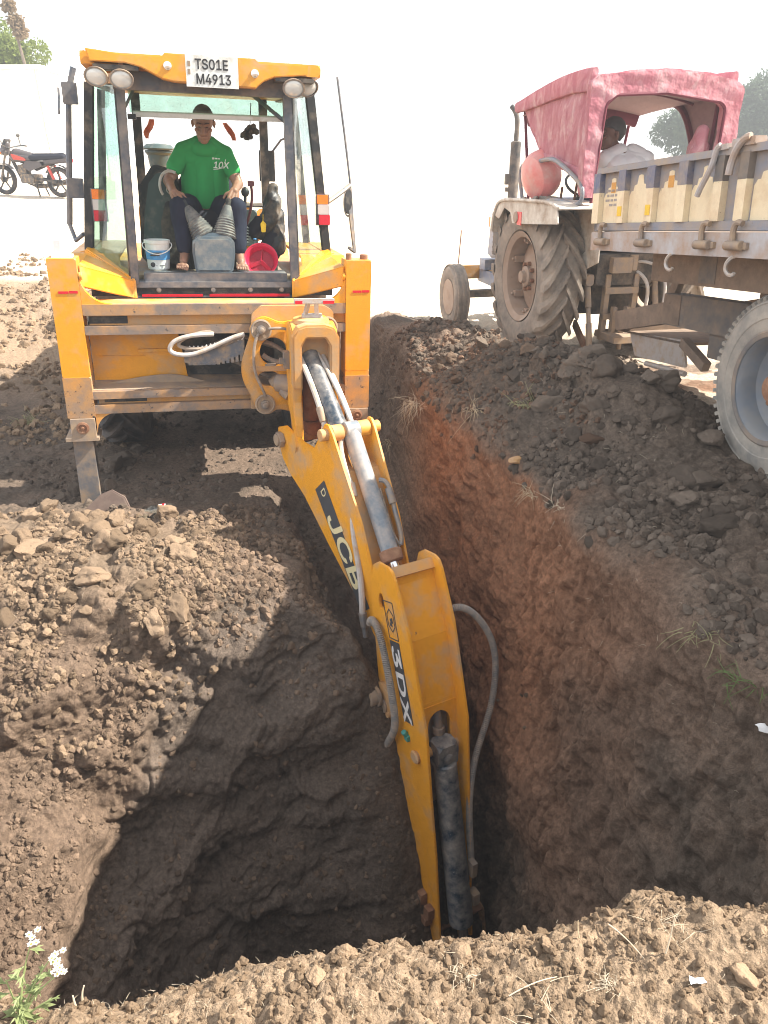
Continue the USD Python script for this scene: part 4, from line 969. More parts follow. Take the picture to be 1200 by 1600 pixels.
# boom ram inside the kingpost
obj('boom_ram', [cyl((0, .03, .46), (0, -.46, .02), .062, .062, 20, .01)], M['ram_black'], boom)
obj('boom_ram_gland', [cyl((0, -.44, .035), (0, -.50, -.02), .074, n=20)], M['rust'], boom)
obj('boom_ram_rod', [cyl((0, -.48, .0), (0, -.75, -.25), .035, n=16)], M['chrome'], boom)
obj('ram_pipe', [tube(spline([(-.075, .06, .47), (-.085, -.12, .36), (-.08, -.30, .16), (-.085, -.42, -.02), (-.08, -.50, -.16)], 30), .020, 8),
                 tube(spline([(.085, .05, .49), (.09, -.1, .38), (.10, -.28, .22), (.105, -.42, .06)], 30), .016, 8),
                 tube(spline([(.045, .05, .50), (.055, -.1, .40), (.07, -.26, .27), (.085, -.44, .08)], 30), .014, 8)], M['hose_pale'], boom)
obj('hose_coupling', [cyl((-.085, -.30, .17), (-.082, -.36, .08), .026), cyl((-.02, -.42, .0), (-.02, -.48, -.1), .02), cyl((-.05, -.40, .03), (-.05, -.47, -.08), .02)], M['steel_dusty'], boom)
# dipper ram on top of the boom
r0, r1, r2 = np.array([.01, -.59, .075]), np.array([.0, -1.16, -.60]), np.array([.0, -1.40, -.88])
obj('dipper_ram_barrel', [cyl(r0, r1, .058, .058, 24, .006), cyl(r0 + [-.05, 0, 0], r0 + [.05, 0, 0], .062)], worn('blue_grey_ram', (.19, .22, .25), .32, (.42, .36, .31), .4, 10., chips=(.4, .36, .32), chip_at=.68), boom)
dr_ = (r1 - r0) / np.linalg.norm(r1 - r0)
obj('ram_gland', [cyl(r1 - dr_ * .035, r1 + dr_ * .045, .076, .072, 26, .008)], M['rust'], boom)
obj('dipper_ram_rod', cyl(r1, r2, .036, n=20), M['chrome'], boom)
obj('ram_feed_pipe', [tube(spline([(.075, -.86, -.20), (.115, -.90, -.22), (.115, -1.0, -.36), (.112, -1.08, -.48), (.09, -1.13, -.56)], 26), .017, 8), cyl((.112, -.92, -.24), (.114, -.98, -.33), .026)], M['steel_grey'], boom)
obj('ram_feed_pipe', tube(np.array([(.07, -.88, -.25), (.075, -1.05, -.50), (.085, -1.13, -.57)]), .008, 6), M['hose'], boom)
obj('boom_hose', [tube(spline([(-.06, -.60, .06), (-.09, -.64, -.02), (-.10, -.72, -.13), (-.09, -.80, -.25)], 20), .018, 8), cyl((-.085, -.77, -.22), (-.088, -.82, -.30), .024)], M['hose_pale'], boom)
obj('boom_hose', tube(spline([(-.08, -.80, -.34), (-.12, -.86, -.38), (-.15, -.93, -.52), (-.16, -1.02, -.74), (-.185, -1.10, -.93), (-.19, -1.12, -1.04), (-.185, -1.14, -1.08)], 40), .021, 10), M['hose_pale'], boom)
obj('hose_end', [cyl((-.19, -1.115, -1.0), (-.187, -1.14, -1.10), .028), cyl((-.19, -1.13, -1.08), (-.19, -1.16, -1.17), .018)], M['steel_grey'], boom)

# --- dipper
dip = group_part('dipper', B, 'lower arm with a model mark, reaching down the trench', BM, BL)
dside = [(-1.205, -.70), (-1.24, -.58), (-1.30, -.535), (-1.42, -.515), (-1.47, -.525), (-1.51, -.57), (-1.67, -.86), (-1.79, -1.20), (-1.88, -1.46), (-1.94, -1.92), (-2.01, -2.38), (-2.07, -2.96), (-2.10, -3.20), (-1.93, -3.34), (-1.80, -3.28), (-1.65, -2.92), (-1.56, -2.52), (-1.44, -2.08), (-1.33, -1.74), (-1.28, -1.46), (-1.245, -1.15), (-1.205, -.90)]
hole_l = affinity.scale(Point(-1.335, -.80).buffer(1), .030, .055)
wtop, wbot = 1.12, .86
TD = (-1.35, 1.0, -1.8, 1.0)


def dtaper(m):
    v = np.asarray(m.vertices).copy()
    t = np.clip((v[:, 2] + .5) / (-2.4), 0, 1)
    v[:, 0] *= 1.10 + (.84 - 1.10) * t
    m.vertices = v
    return m


dp = rounded(dside, .02)
obj('dipper_plate', dtaper(prism(dp.difference(hole_l), .018, 'yz', -.160, b=.003)), M['yellow'], dip, label='left side plate with a model mark')
obj('dipper_plate', dtaper(prism(dp.difference(hole_l), .018, 'yz', .142, b=.003)), M['yellow'], dip)
front = strip([(-1.40, -.575), (-1.425, -.66), (-1.60, -.97), (-1.735, -1.36), (-1.745, -1.40)], .286, .012)
obj('front_plate', dtaper(front), M['yellow'], dip)
obj('front_plate_edge', dtaper(strip([(-1.385, -.55), (-1.43, -.60)], .286, .03)), M['yellow_dusty'], dip)
# slotted lower front plate with an arched opening for the bucket ram
arch = Polygon([(-.142, 0), (.142, 0), (.142, .50), (-.142, .50)]).difference(affinity.scale(Point(0.01, .34).buffer(1), .085, .11).union(sbox(-.075, -.1, .095, .34)))
ap = trimesh.creation.extrude_polygon(arch, .012, engine='earcut')
d0 = np.array([0, -1.80, -1.88]); d1 = np.array([0, -1.735, -1.36]); u_ = (d1 - d0) / np.linalg.norm(d1 - d0)
Ma = np.stack([[1, 0, 0], u_, np.cross([1, 0, 0], u_)], 1)
obj('arched_plate', dtaper(T(ap, Ma, d0)), M['yellow'], dip)
obj('back_plate', dtaper(strip([(-1.215, -.72), (-1.215, -.9), (-1.255, -1.15), (-1.29, -1.46), (-1.34, -1.74), (-1.45, -2.08), (-1.57, -2.52), (-1.66, -2.92), (-1.81, -3.28)], .286, .012)), M['yellow'], dip)
obj('dark_web', dtaper(strip([(-1.62, -1.42), (-1.70, -1.8), (-1.74, -2.2)], .28, .01)), M['steel_dusty'], dip)
obj('pivot_pin', [cyl((-.205, -1.40, -1.56), (.19, -1.40, -1.56), .052, n=24), cyl((-.29, -1.36, -1.50), (-.20, -1.36, -1.50), .058, .058, 24, .008), lathe([(.072, 0), (.072, .02), (.05, .02)], 24, (-1, 0, 0), (-.215, -1.36, -1.50))], M['steel_dusty'], dip)
obj('pivot_boss', [lathe([(.11, 0), (.11, .022), (.10, .028), (.055, .028)], 26, (-1, 0, 0), (-.162, -1.38, -1.52)), cyl((-.165, -1.46, -1.60), (-.20, -1.46, -1.60), .022, n=8)], M['yellow_dusty'], dip)
obj('ram_pin', [cyl((-.175, -1.78, -1.71), (.165, -1.78, -1.71), .035, n=18), cyl((.14, -1.78, -1.71), (.185, -1.78, -1.71), .055, .05, 18, .01), cyl((-.185, -1.78, -1.71), (-.155, -1.78, -1.71), .045, .04, 18, .01)], M['yellow_dusty'], dip)
obj('valve_bracket', [bx(-.178, -.15, -1.69, -1.65, -1.66, -1.62), cyl((-.17, -1.66, -1.62), (-.19, -1.66, -1.59), .018)], plain('teal_fitting', (.06, .28, .24), .5), dip)
b0, b1 = np.array([.012, -1.83, -1.71]), np.array([.02, -2.11, -2.98])
bd_ = (b1 - b0) / np.linalg.norm(b1 - b0)
obj('bucket_ram_barrel', [cyl(b0 + bd_ * .07, b1, .076, .084, 26, .01)], M['ram_black'], dip)
obj('bucket_ram_eye', [bx(-.062, .086, -1.885, -1.76, -1.80, -1.625, .03), lathe([(.03, 0), (.034, .006), (.02, .012)], 16, (0, -1, .1), (.012, -1.884, -1.72))], M['ram_black'], dip)
obj('ram_elbow', [cyl((.03, -1.74, -1.62), (.025, -1.70, -1.42), .028), cyl((.028, -1.735, -1.58), (.028, -1.74, -1.63), .04)], M['steel_grey'], dip)
obj('bucket_ram_rod', cyl(b1 - bd_ * .05, b1 + bd_ * .40, .04, n=16), M['chrome'], dip)
obj('ram_port', [bx(.095, .135, -2.10, -2.04, -2.62, -2.5), bx(.095, .15, -2.13, -2.06, -2.86, -2.76, .01)], M['steel_dusty'], dip)


def corrugated(pts, r, pitch=.012):
    p = np.asarray(pts)
    L = np.r_[0, np.cumsum(np.linalg.norm(np.diff(p, axis=0), axis=1))]
    n = int(L[-1] / (pitch / 2))
    q = np.stack([np.interp(np.linspace(0, L[-1], n), L, p[:, k]) for k in range(3)], 1)
    return tube(q, r * (1 + .13 * np.where(np.arange(n) % 2, 1, -1)), 10)


obj('spiral_hose', corrugated(spline([(-.19, -1.22, -1.03), (-.20, -1.27, -.97), (-.21, -1.36, -.98), (-.215, -1.46, -1.12), (-.215, -1.56, -1.38), (-.21, -1.58, -1.62), (-.215, -1.47, -1.86), (-.225, -1.45, -2.15), (-.21, -1.58, -2.45), (-.18, -1.76, -2.68), (-.165, -1.86, -2.84)], 160), .023), M['hose_spiral'], dip)
obj('spiral_hose', corrugated(spline([(.165, -1.58, -.845), (.268, -1.58, -.845), (.383, -1.60, -.94), (.466, -1.66, -1.11), (.469, -1.72, -1.32), (.38, -1.80, -1.55), (.256, -1.87, -1.73), (.165, -1.93, -1.98), (.14, -1.98, -2.3), (.14, -2.02, -2.55)], 160), .021), M['hose_spiral'], dip)
obj('hose_fitting', [bx(-.195, -.145, -1.93, -1.85, -2.92, -2.80, .01), bx(-.20, -.14, -2.0, -1.88, -3.02, -2.96, .01), cyl((-.165, -1.9, -2.88), (-.205, -1.9, -2.88), .025), cyl((-.18, -1.93, -2.99), (-.18, -1.93, -3.1), .016), bx(-.19, -.14, -2.02, -1.96, -2.95, -2.86, .008)], M['rust'], dip)
# decals on the left plate


def on_dip(y, z, off=0.):
    t = np.clip((z + .5) / (-2.4), 0, 1)
    return np.array([-(.160 + off) * (1.10 + (.84 - 1.10) * t), y, z])


da, db = np.array([-1.560, -.985]), np.array([-1.735, -1.50])
dd = (db - da) / np.linalg.norm(db - da); dn = np.array([-dd[1], dd[0]]); dn = dn if dn[0] > 0 else -dn   # towards the back edge
ww = .125
q0 = [on_dip(*(da), .002), on_dip(*(db), .002), on_dip(*(db + dn * ww), .002), on_dip(*(da + dn * ww), .002)]
obj('model_panel', quad(*q0, .0014), M['decal_dark'], dip)
tx0 = on_dip(*(da + dd * .02 + dn * .115), .0035); txe = on_dip(*(db + dn * .115), .0035)
upd = on_dip(*da, 0) - on_dip(*(da + dn * ww), 0)
obj('model_letters', text_on('3DX', .098, tx0, txe - tx0, upd, .0014, True, 1.92), M['decal_white'], dip)
ca, cb = da - dd * .26, da - dd * .015
q1 = [ca, cb, cb + dn * ww * .95, ca + dn * ww * .95]
edge = [on_dip(*p_, .002) for p_ in q1]
obj('caution_frame', [beam(edge[i], edge[(i + 1) % 4], .006, .002, .0005, (1, 0, 0)) for i in range(4)], M['decal_dark'], dip)
cm = (ca + cb) / 2 + dn * ww * .47
hexa = [cm + .075 * (dd * math.cos(t)) + .048 * dn * math.sin(t) for t in np.arange(6) * PI / 3]
he = [on_dip(*p_, .002) for p_ in hexa]
obj('caution_sign', [beam(he[i], he[(i + 1) % 6], .006, .002, .0005, (1, 0, 0)) for i in range(6)] + [quad(*[on_dip(*(cm + dd * a + dn * b), .002) for a, b in ((-.02, -.02), (.015, -.025), (.02, .005), (-.01, .012))], .0014), quad(*[on_dip(*(cm + dd * a + dn * b), .002) for a, b in ((.01, .0), (.04, -.01), (.035, .025), (.015, .02))], .0014)], M['decal_dark'], dip)
# bucket on the trench floor
bk = group_part('digging_bucket', B, None, BM, BL)
arc = [(-1.98, -3.18), (-1.72, -3.12), (-1.50, -3.22), (-1.42, -3.45), (-1.52, -3.70), (-1.78, -3.80), (-2.10, -3.74)]
obj('bucket_shell', strip(arc, .62, .02), M['rust'], bk)
for s in (-1, 1):
    obj('bucket_cheek', prism(Polygon(arc), .016, 'yz', s * .31 - .008), M['yellow_scuffed'], bk)
for x in np.linspace(-.27, .27, 5):
    obj('bucket_tooth', beam((x, -2.06, -3.745), (x, -2.24, -3.70), .06, .03, .008), M['steel_grey'], bk)

# ---------------------------------------------------------------- tractor, frame: origin under the rear axle, y forward (away from the camera)
M['tractor_blue'] = worn('pale_blue_bonnet_paint', (.24, .27, .36), .4, (.45, .40, .36), .35, 6.)
M['fender_cream'] = worn('dusty_cream_fender', (.74, .69, .60), .5, (.40, .31, .23), .5, 6., chips=(.22, .13, .08), chip_at=.69)
M['rim_cream'] = worn('muddy_cream_rim', (.42, .32, .25), .6, (.36, .26, .19), .5, 7., chips=(.20, .10, .06), chip_at=.68)
M['canopy_pink'] = mat('faded_pink_canopy_cloth', {
    'g': ('geometry', {}), 'mp': ('mapping', {'scale': (1.0, 1.0, .45), 'rotation': (.3, .5, 0)}), 'n': ('noise_texture', {'scale': 9.0, 'detail': 6.0, 'roughness': .62, 'distortion': .6}), 'w': ('noise_texture', {'scale': 14.0, 'detail': 2.0}),
    'r': ('rgb_ramp', {'ramp': [(0., (.50, .17, .21)), (.40, (.54, .21, .25)), (.54, (.62, .30, .33)), (.66, (.72, .47, .48)), (.80, (.58, .26, .29)), (1., (.53, .19, .23))]}),
    'b': ('bump', {'strength': .5, 'distance': .03}),
    'd': ('principled_bsdf', {'roughness': .8, 'specular_ior_level': .2}), 't': ('translucent_bsdf', {}), 'm': ('mix_closure', {'fac': .22})},
    [('g.position', 'mp.vector'), ('mp.vector', 'n.vector'), ('g.position', 'w.vector'), ('n.fac', 'r.fac'), ('r.color', 'd.base_color'), ('r.color', 't.color'), ('w.fac', 'b.height'), ('b.normal', 'd.normal'), ('d.BSDF', 'm.closure1'), ('t.BSDF', 'm.closure2')], surface='m.closure')
M['canopy_lining'] = plain('canopy_lining', (.30, .20, .20), .85, spec=.1)
M['canopy_trim'] = plain('dark_red_canopy_trim', (.14, .03, .045), .7, spec=.2)
M['pink_plastic'] = worn('pink_plastic', (.72, .24, .22), .35, (.6, .42, .36), .3, 5.)
M['dark_gap'] = worn('oily_dark_iron', (.045, .042, .040), .6, (.22, .17, .13), .45, 9.)
TRM = rot(math.radians(13.5))
_h = math.radians(13.5)
TRO = np.array([1.35 + .85 * math.cos(_h), 8.05 + .85 * math.sin(_h), -.1])
tractor = thing('tractor', 'old farm tractor with pink cloth canopy standing behind the spoil heap', 'tractor', TRO, TRM)
A = tractor


def wheel_rim_rear(R):
    return [lathe([(R, -.20), (R - .005, -.185), (R - .035, -.17), (R - .05, -.12), (R - .07, .06), (R - .055, .15), (R, .18)], 40, (1, 0, 0), close=False)]


for s in (-1, 1):
    w = group_part('rear_wheel', A)
    o = np.array([s * .66, 0, .72])
    fl = np.diag([s, 1, 1.0])
    obj('tyre', T(lug_tyre(.755, .42, .43, 20, .045, 60), fl, o), M['tyre'], w)
    obj('rim', T(join(wheel_rim_rear(.435)), fl, o), M['rim_cream'], w)
    # offset centre disc, deep inside the rim
    disc = Point(0, 0).buffer(.335, 32)
    d = trimesh.creation.extrude_polygon(disc.difference(Point(0, 0).buffer(.05)), .012, engine='earcut')
    obj('wheel_disc', T(join([lathe([(.345, -.02), (.30, -.005), (.20, .025), (.15, .05), (.002, .05)], 36, (1, 0, 0), close=False)]), fl, o + [s * .02, 0, 0]), M['rim_cream'], w)
    obj('hub', T(lathe([(.10, 0), (.10, .05), (.085, .06), (.06, .06), (.055, .10), (.002, .10)], 24, (1, 0, 0)), fl, o + [s * .06, 0, 0]), M['rim_cream'], w)
    for k in range(8):
        a = k * PI / 4 + .2
        obj('wheel_nut', T(cyl((0, 0, 0), (.04, 0, 0), .021, .018, 8), fl, o + [s * .068, .128 * math.cos(a), .128 * math.sin(a)]), M['rust'], w)
    for k in range(6):
        a = k * PI / 3 + .4
        obj('rim_lug', T(join([bx(-.03, .09, -.03, .03, -.03, .03, .008), cyl((.05, 0, 0), (.12, 0, 0), .014, n=8)]), fl @ rot(), o + [s * .01, .345 * math.cos(a), .345 * math.sin(a)]), M['rim_cream'], w)
for s in (-1, 1):
    w = group_part('front_wheel', A)
    o = np.array([s * .70, 2.42, .13 if s < 0 else .13])
    fl = np.diag([s, 1, 1.0])
    obj('tyre', T(lathe(tyre_profile(.405, .20, .225) , 44, (1, 0, 0), close=False), fl, o), M['tyre'], w)
    obj('tread_rib', [T(lathe([(.398, x - .018), (.412, x - .012), (.412, x + .012), (.398, x + .018)], 44, (1, 0, 0), close=False), fl, o) for x in (-.06, 0, .06)], M['tyre'], w)
    obj('rim', T(lathe([(.228, .085), (.215, .075), (.19, .02), (.16, .0), (.10, .02), (.10, .035), (.055, .045), (.05, .085), (.002, .09)], 32, (1, 0, 0)), fl, o), M['rim_cream'], w)
    for k in range(6):
        a = k * PI / 3
        obj('wheel_nut', T(cyl((0, 0, 0), (.025, 0, 0), .014, n=8), fl, o + [s * .03, .08 * math.cos(a), .08 * math.sin(a)]), M['rust'], w)
obj('front_axle', [beam((-.62, 2.42, .16), (.62, 2.42, .16), .10, .09, .01), cyl((-.63, 2.42, .05), (-.63, 2.42, .30), .04), cyl((.63, 2.42, .05), (.63, 2.42, .30), .04)], M['dark_gap'], A)
obj('front_board', [beam((-.60, 2.56, .42), (.60, 2.56, .42), .04, .17, .006)], worn('ochre_board', (.45, .22, .05), .6, (.4, .3, .2), .3, 9.), A)
obj('front_carrier', [bx(-.32, -.26, 1.9, 2.6, .30, .46), bx(.26, .32, 1.9, 2.6, .30, .46), bx(-.34, .34, 2.3, 2.5, .47, .60, .01)], M['tractor_blue'], A)
obj('thin_rod', tube(np.array([(-.63, 2.52, .50), (-.61, 2.50, .95)]), .008, 6), M['rust'], A)
hd = group_part('bonnet', A)
hp = rounded([(.75, .78), (2.30, .62), (2.42, .64), (2.34, 1.16), (2.22, 1.26), (1.6, 1.33), (.75, 1.38)], .05)
obj('bonnet_shell', prism(hp, .56, 'yz', -.28, b=.03), M['tractor_blue'], hd)
obj('grille', [bx(-.20, .20, 2.40, 2.425, .68, 1.0)] + [bx(-.286, -.278, 1.98, 2.22, .70 + .06 * k, .715 + .06 * k, .002) for k in range(5)], M['dark_gap'], hd)
obj('side_vent', bx(-.287, -.279, 1.98, 2.20, .68, .99, .003), M['dark_gap'], hd)
obj('bonnet_band', [bx(-.286, -.282, 1.0, 2.3, 1.12, 1.15, .001)], M['white_paint'], hd)
obj('headlight', [bx(-.30, -.285, 2.10, 2.30, 1.0, 1.12, .006)], M['lamp_glass'], hd)
obj('side_marker', [bx(-.30, -.284, 2.305, 2.345, 1.0, 1.12, .006)], M['amber_lens'], hd)
obj('yellow_sticker', [bx(-.287, -.2815, 2.0, 2.12, 1.18, 1.26, .001)], M['amber_lens'], hd)
obj('engine_block', [bx(-.22, .22, .35, 2.2, .25, .80, .03), cyl((-.28, 1.5, .5), (-.22, 1.5, .5), .10), bx(-.30, -.22, .9, 1.3, .35, .7, .02)], M['dark_gap'], A)
ex = group_part('exhaust', A)
obj('muffler', [cyl((-.10, 2.10, 1.30), (-.075, 2.16, 1.98), .062, .062, 20, .012)], M['dark_gap'], ex)
obj('pipe', tube(spline([(-.075, 2.16, 1.96), (-.07, 2.17, 2.12), (-.075, 2.19, 2.25), (-.12, 2.26, 2.36)], 20), .030, 12), M['dark_gap'], ex)
obj('bracket', [bx(-.20, -.13, 2.10, 2.15, 1.50, 1.62), bx(-.19, -.14, 2.1, 2.15, 1.42, 1.47)], M['dark_gap'], ex)
# rear fenders
for s in (-1, 1):
    f = group_part('fender', A)
    arc = []
    for a in ():
        pass
    prof = [(.60, 1.10), (.57, 1.24), (.48, 1.37), (.25, 1.425), (-.35, 1.445), (-.80, 1.445), (-.95, 1.41)]
    prof = spline(prof, 26)
    top = []
    for (y0, z0), (y1, z1) in zip(prof[:-1], prof[1:]):
        top.append(quad((s * .46, y0, z0), (s * .92, y0, z0), (s * .92, y1, z1), (s * .46, y1, z1), .012))
    obj('fender_top', top, M['fender_cream'], f)
    sk = [(y, z) for y, z in prof] + [(y * .86, z - .17) for y, z in prof[::-1] if -.8 < y < .45]
    sp = Polygon([(.53, 1.27), (.44, 1.38), (.25, 1.425), (-.35, 1.44), (-.90, 1.435), (-.95, 1.30), (-.60, 1.275), (-.25, 1.25), (.06, 1.235), (.13, 1.33), (.30, 1.365), (.43, 1.25)]).buffer(.01)
    obj('fender_skirt', prism(sp, .012, 'yz', .908 if s > 0 else -.92), M['fender_cream'], f)
    obj('fender_inner', prism(Polygon([(.5, .6), (.5, 1.3), (.25, 1.40), (-.35, 1.41), (-.62, 1.42), (-.9, 1.41), (-.9, .95), (-.5, .8), (-.3, .6)]), .012, 'yz', s * .46 - .006), M['fender_cream'], f)
    obj('fender_bead', tube(np.array([(s * .925, y, z + .006) for y, z in prof]), .016, 8), M['fender_cream'], f)
    obj('reflector_strip', [bx(s * .921 - .004, s * .921 + .004, -.16, -.06, 1.22, 1.34, .002)], M['red_refl'], f)
    obj('tail_lamp', [T(lathe([(.055, 0), (.05, .012), (.002, .016)], 20, (s, 0, 0)), None, (s * .922, -.03, 1.285))], M['rim_cream'], f)
obj('grab_rail', [tube(spline([(-.68, .42, 1.42), (-.70, .46, 1.70), (-.70, .40, 1.74), (-.70, .1, 1.775), (-.70, -.25, 1.80), (-.70, -.42, 1.77), (-.70, -.75, 1.66), (-.70, -.92, 1.56), (-.70, -.92, 1.48), (-.70, -.80, 1.44), (-.70, -.20, 1.43)], 60), .020, 8)], worn('grey_rail', (.20, .21, .24), .45, DUST, .3, 9.), A)
# seat, platform, steering, back end
obj('seat', [bx(-.22, .22, -.62, -.20, 1.18, 1.27, .03), bx(-.22, .22, -.70, -.60, 1.2, 1.62, .03)], M['seat_cloth'], A)
obj('platform', [bx(-.46, .46, -.45, .75, .72, .76), bx(-.20, .20, -.35, .35, .45, .95, .03)], M['dark_gap'], A)
obj('steering_wheel', [T(tube(np.array([(.20 * math.cos(t), .20 * math.sin(t), 0) for t in np.linspace(0, 2 * PI, 33)]), .014, 8), rot(0, .6, 0), (0, .42, 1.55)), cyl((0, .72, 1.25), (0, .42, 1.55), .022)], M['black_plastic'], A)
obj('dash_panel', bx(-.25, .25, .72, .80, .95, 1.42, .03), M['tractor_blue'], A)
obj('control_lever', [tube(np.array([(-.30, .1, .9), (-.32, -.05, 1.62)]), .012, 6), tube(np.array([(-.40, .2, .9), (-.40, .1, 1.55)]), .012, 6), tube(np.array([(.30, .2, .8), (.34, .1, 1.35)]), .012, 6)], M['rust'], A)
obj('rear_axle', [cyl((-.55, 0, .665), (.55, 0, .665), .11, n=20), bx(-.26, .26, -.45, .35, .40, .98, .03)], M['dark_gap'], A)
lk = group_part('hitch_linkage', A)
obj('lift_rod', [cyl((-.36, -.55, .72), (-.36, -.62, .50), .030), cyl((-.36, -.62, .50), (-.36, -.66, .36), .022), cyl((-.36, -.66, .36), (-.36, -.74, .06), .030), bx(-.40, -.32, -.6, -.5, .70, .80, .02)], M['steel_dusty'], lk)
obj('lift_rod', [cyl((.36, -.55, .72), (.36, -.62, .50), .030), cyl((.36, -.62, .50), (.36, -.74, .06), .026)], M['steel_dusty'], lk)
obj('lower_link', [beam((-.30, -.25, .28), (-.42, -1.0, -.02), .03, .08), beam((.30, -.25, .28), (.42, -1.0, -.02), .03, .08)], M['rust'], lk)
obj('lift_housing', [bx(-.30, .30, -.60, -.30, .70, .98, .03), cyl((-.38, -.45, .86), (.38, -.45, .86), .05)], M['dark_gap'], lk)
obj('drawbar_frame', [bx(-.20, -.15, -.62, -.56, .18, .80), bx(.10, .15, -.62, -.56, .18, .80), bx(-.20, .15, -.63, -.57, .62, .68), bx(-.20, .15, -.64, -.57, .38, .43), bx(-.2, .15, -.9, -.5, .20, .26), bx(-.12, -.08, -.68, -.62, .25, .5), bx(.02, .06, -.68, -.62, .25, .5), cyl((-.03, -.7, .1), (-.03, -.7, .45), .025)], M['steel_dusty'], lk)
obj('brake_hose', [tube(spline([(.12, -.58, .82), (.22, -.68, .62), (.20, -.72, .35), (.26, -.95, .16), (.40, -1.2, .12)], 30), .018, 8), tube(spline([(.05, -.55, .9), (.3, -.7, .85), (.32, -.8, .5)], 20), .014, 8)], M['hose_pale'], lk)
obj('hydraulic_block', [bx(-.18, .02, -.68, -.60, .82, .96, .01), cyl((.05, -.64, .84), (.05, -.64, .98), .04)], M['steel_dusty'], lk)
# canopy
cn = group_part('canopy', A)
RZ = lambda y: 2.43 - .02 * abs(y + .2)


def cloth(grid, t=.02, seed=1, amp=.02, freq=4.):
    """A closed sheet of cloth through a grid of points, puckered a little."""
    g = np.asarray(grid, float)
    from scipy.ndimage import zoom
    g = zoom(g, (5 if g.shape[0] > 2 else 6, 5 if g.shape[1] > 2 else 6, 1), order=1 if min(g.shape[:2]) < 3 else 2, mode='nearest', grid_mode=False)
    n = np.cross(np.gradient(g, axis=0), np.gradient(g, axis=1)); n /= np.linalg.norm(n, axis=-1, keepdims=True) + 1e-12
    d = (meshkit.fbm(g * freq, 3, seed) - .5)[..., None] * 2 * amp
    a, b = g + n * (d + t / 2), g + n * (d - t / 2)
    R, Cc = g.shape[:2]
    i, j = np.meshgrid(np.arange(R - 1), np.arange(Cc - 1), indexing='ij')
    k = (i * Cc + j).ravel()
    f1 = np.concatenate([np.stack([k, k + Cc, k + Cc + 1], 1), np.stack([k, k + Cc + 1, k + 1], 1)])
    m = R * Cc
    f2 = f1[:, ::-1] + m
    ed = [np.arange(Cc), (R - 1) * Cc + np.arange(Cc)[::-1], np.arange(R)[::-1] * Cc, np.arange(R) * Cc + Cc - 1]
    fs = [f1, f2]
    for e in ed:
        fs.append(np.stack([e[:-1], e[1:], e[1:] + m], 1)); fs.append(np.stack([e[:-1], e[1:] + m, e[:-1] + m], 1))
    return trimesh.Trimesh(np.vstack([a.reshape(-1, 3), b.reshape(-1, 3)]), np.vstack(fs), process=False)




def cloth_blob_early(bones):
    m = blob(bones, .02, 4)
    v, n = np.asarray(m.vertices), np.asarray(m.vertex_normals)
    m.vertices = v + n * (.035 * (meshkit.fbm(v * 12, 3, 91) - .5))[:, None]
    return m


XW = .66
roof_g = [[(x, y, z - .10 * (abs(x) / XW) ** 3) for x in (-XW, -.45, -.15, .15, .45, XW)] for y, z in ((.76, 2.33), (.35, 2.38), (-.05, 2.41), (-.35, 2.44), (-.62, 2.47), (-.88, 2.48))]
obj('roof_cloth', cloth(roof_g, .025, 3, .022, 3.5), M['canopy_pink'], cn)
obj('roof_lining', [cloth([[(x, y, z - .05 - .08 * (abs(x) / XW) ** 3) for x in (-.62, -.2, .2, .62)] for y, z in ((.7, 2.31), (-.1, 2.38), (-.8, 2.42))], .01, 5, .006)], M['canopy_lining'], cn)
# side valances and posts as padded cloth sleeves


def sleeve(pts, w, t, seed):
    """A padded cloth band along pts, w tall (in z or y) and t thick (in x)."""
    p = spline(pts, 26); out = []
    tang = np.gradient(p, axis=0); tang /= np.linalg.norm(tang, axis=1, keepdims=True)
    nrm_ = np.cross(tang, [1, 0, 0]); nrm_ /= np.linalg.norm(nrm_, axis=1, keepdims=True)
    ang = np.linspace(0, 2 * PI, 13)[:-1]
    w = np.atleast_1d(np.asarray(w, float)); w = np.interp(np.linspace(0, 1, len(p)), np.linspace(0, 1, len(w)), w) if len(w) > 1 else np.full(len(p), w[0])
    sq = lambda c: np.sign(c) * np.abs(c) ** .6
    v = p[:, None] + (w[:, None, None] / 2) * sq(np.cos(ang))[None, :, None] * nrm_[:, None] + (t / 2) * sq(np.sin(ang))[None, :, None] * np.array([1., 0, 0])
    v = v + .03 * (meshkit.fbm(v * 6, 3, seed)[..., None] - .5) * np.array([1, .6, .6])
    n_ = 12; v = v.reshape(-1, 3)
    i, j = np.meshgrid(np.arange(len(p) - 1), np.arange(n_), indexing='ij')
    q = np.stack([i * n_ + j, i * n_ + (j + 1) % n_, (i + 1) * n_ + (j + 1) % n_, (i + 1) * n_ + j], -1).reshape(-1, 4)
    m = len(v); v = np.vstack([v, p[:1], p[-1:]]); k = np.arange(n_)
    f = np.vstack([q[:, [0, 1, 2]], q[:, [0, 2, 3]], np.stack([(k + 1) % n_, k, np.full(n_, m)], 1), np.stack([k + (len(p) - 1) * n_, (k + 1) % n_ + (len(p) - 1) * n_, np.full(n_, m + 1)], 1)])
    return trimesh.Trimesh(v, f, process=False)


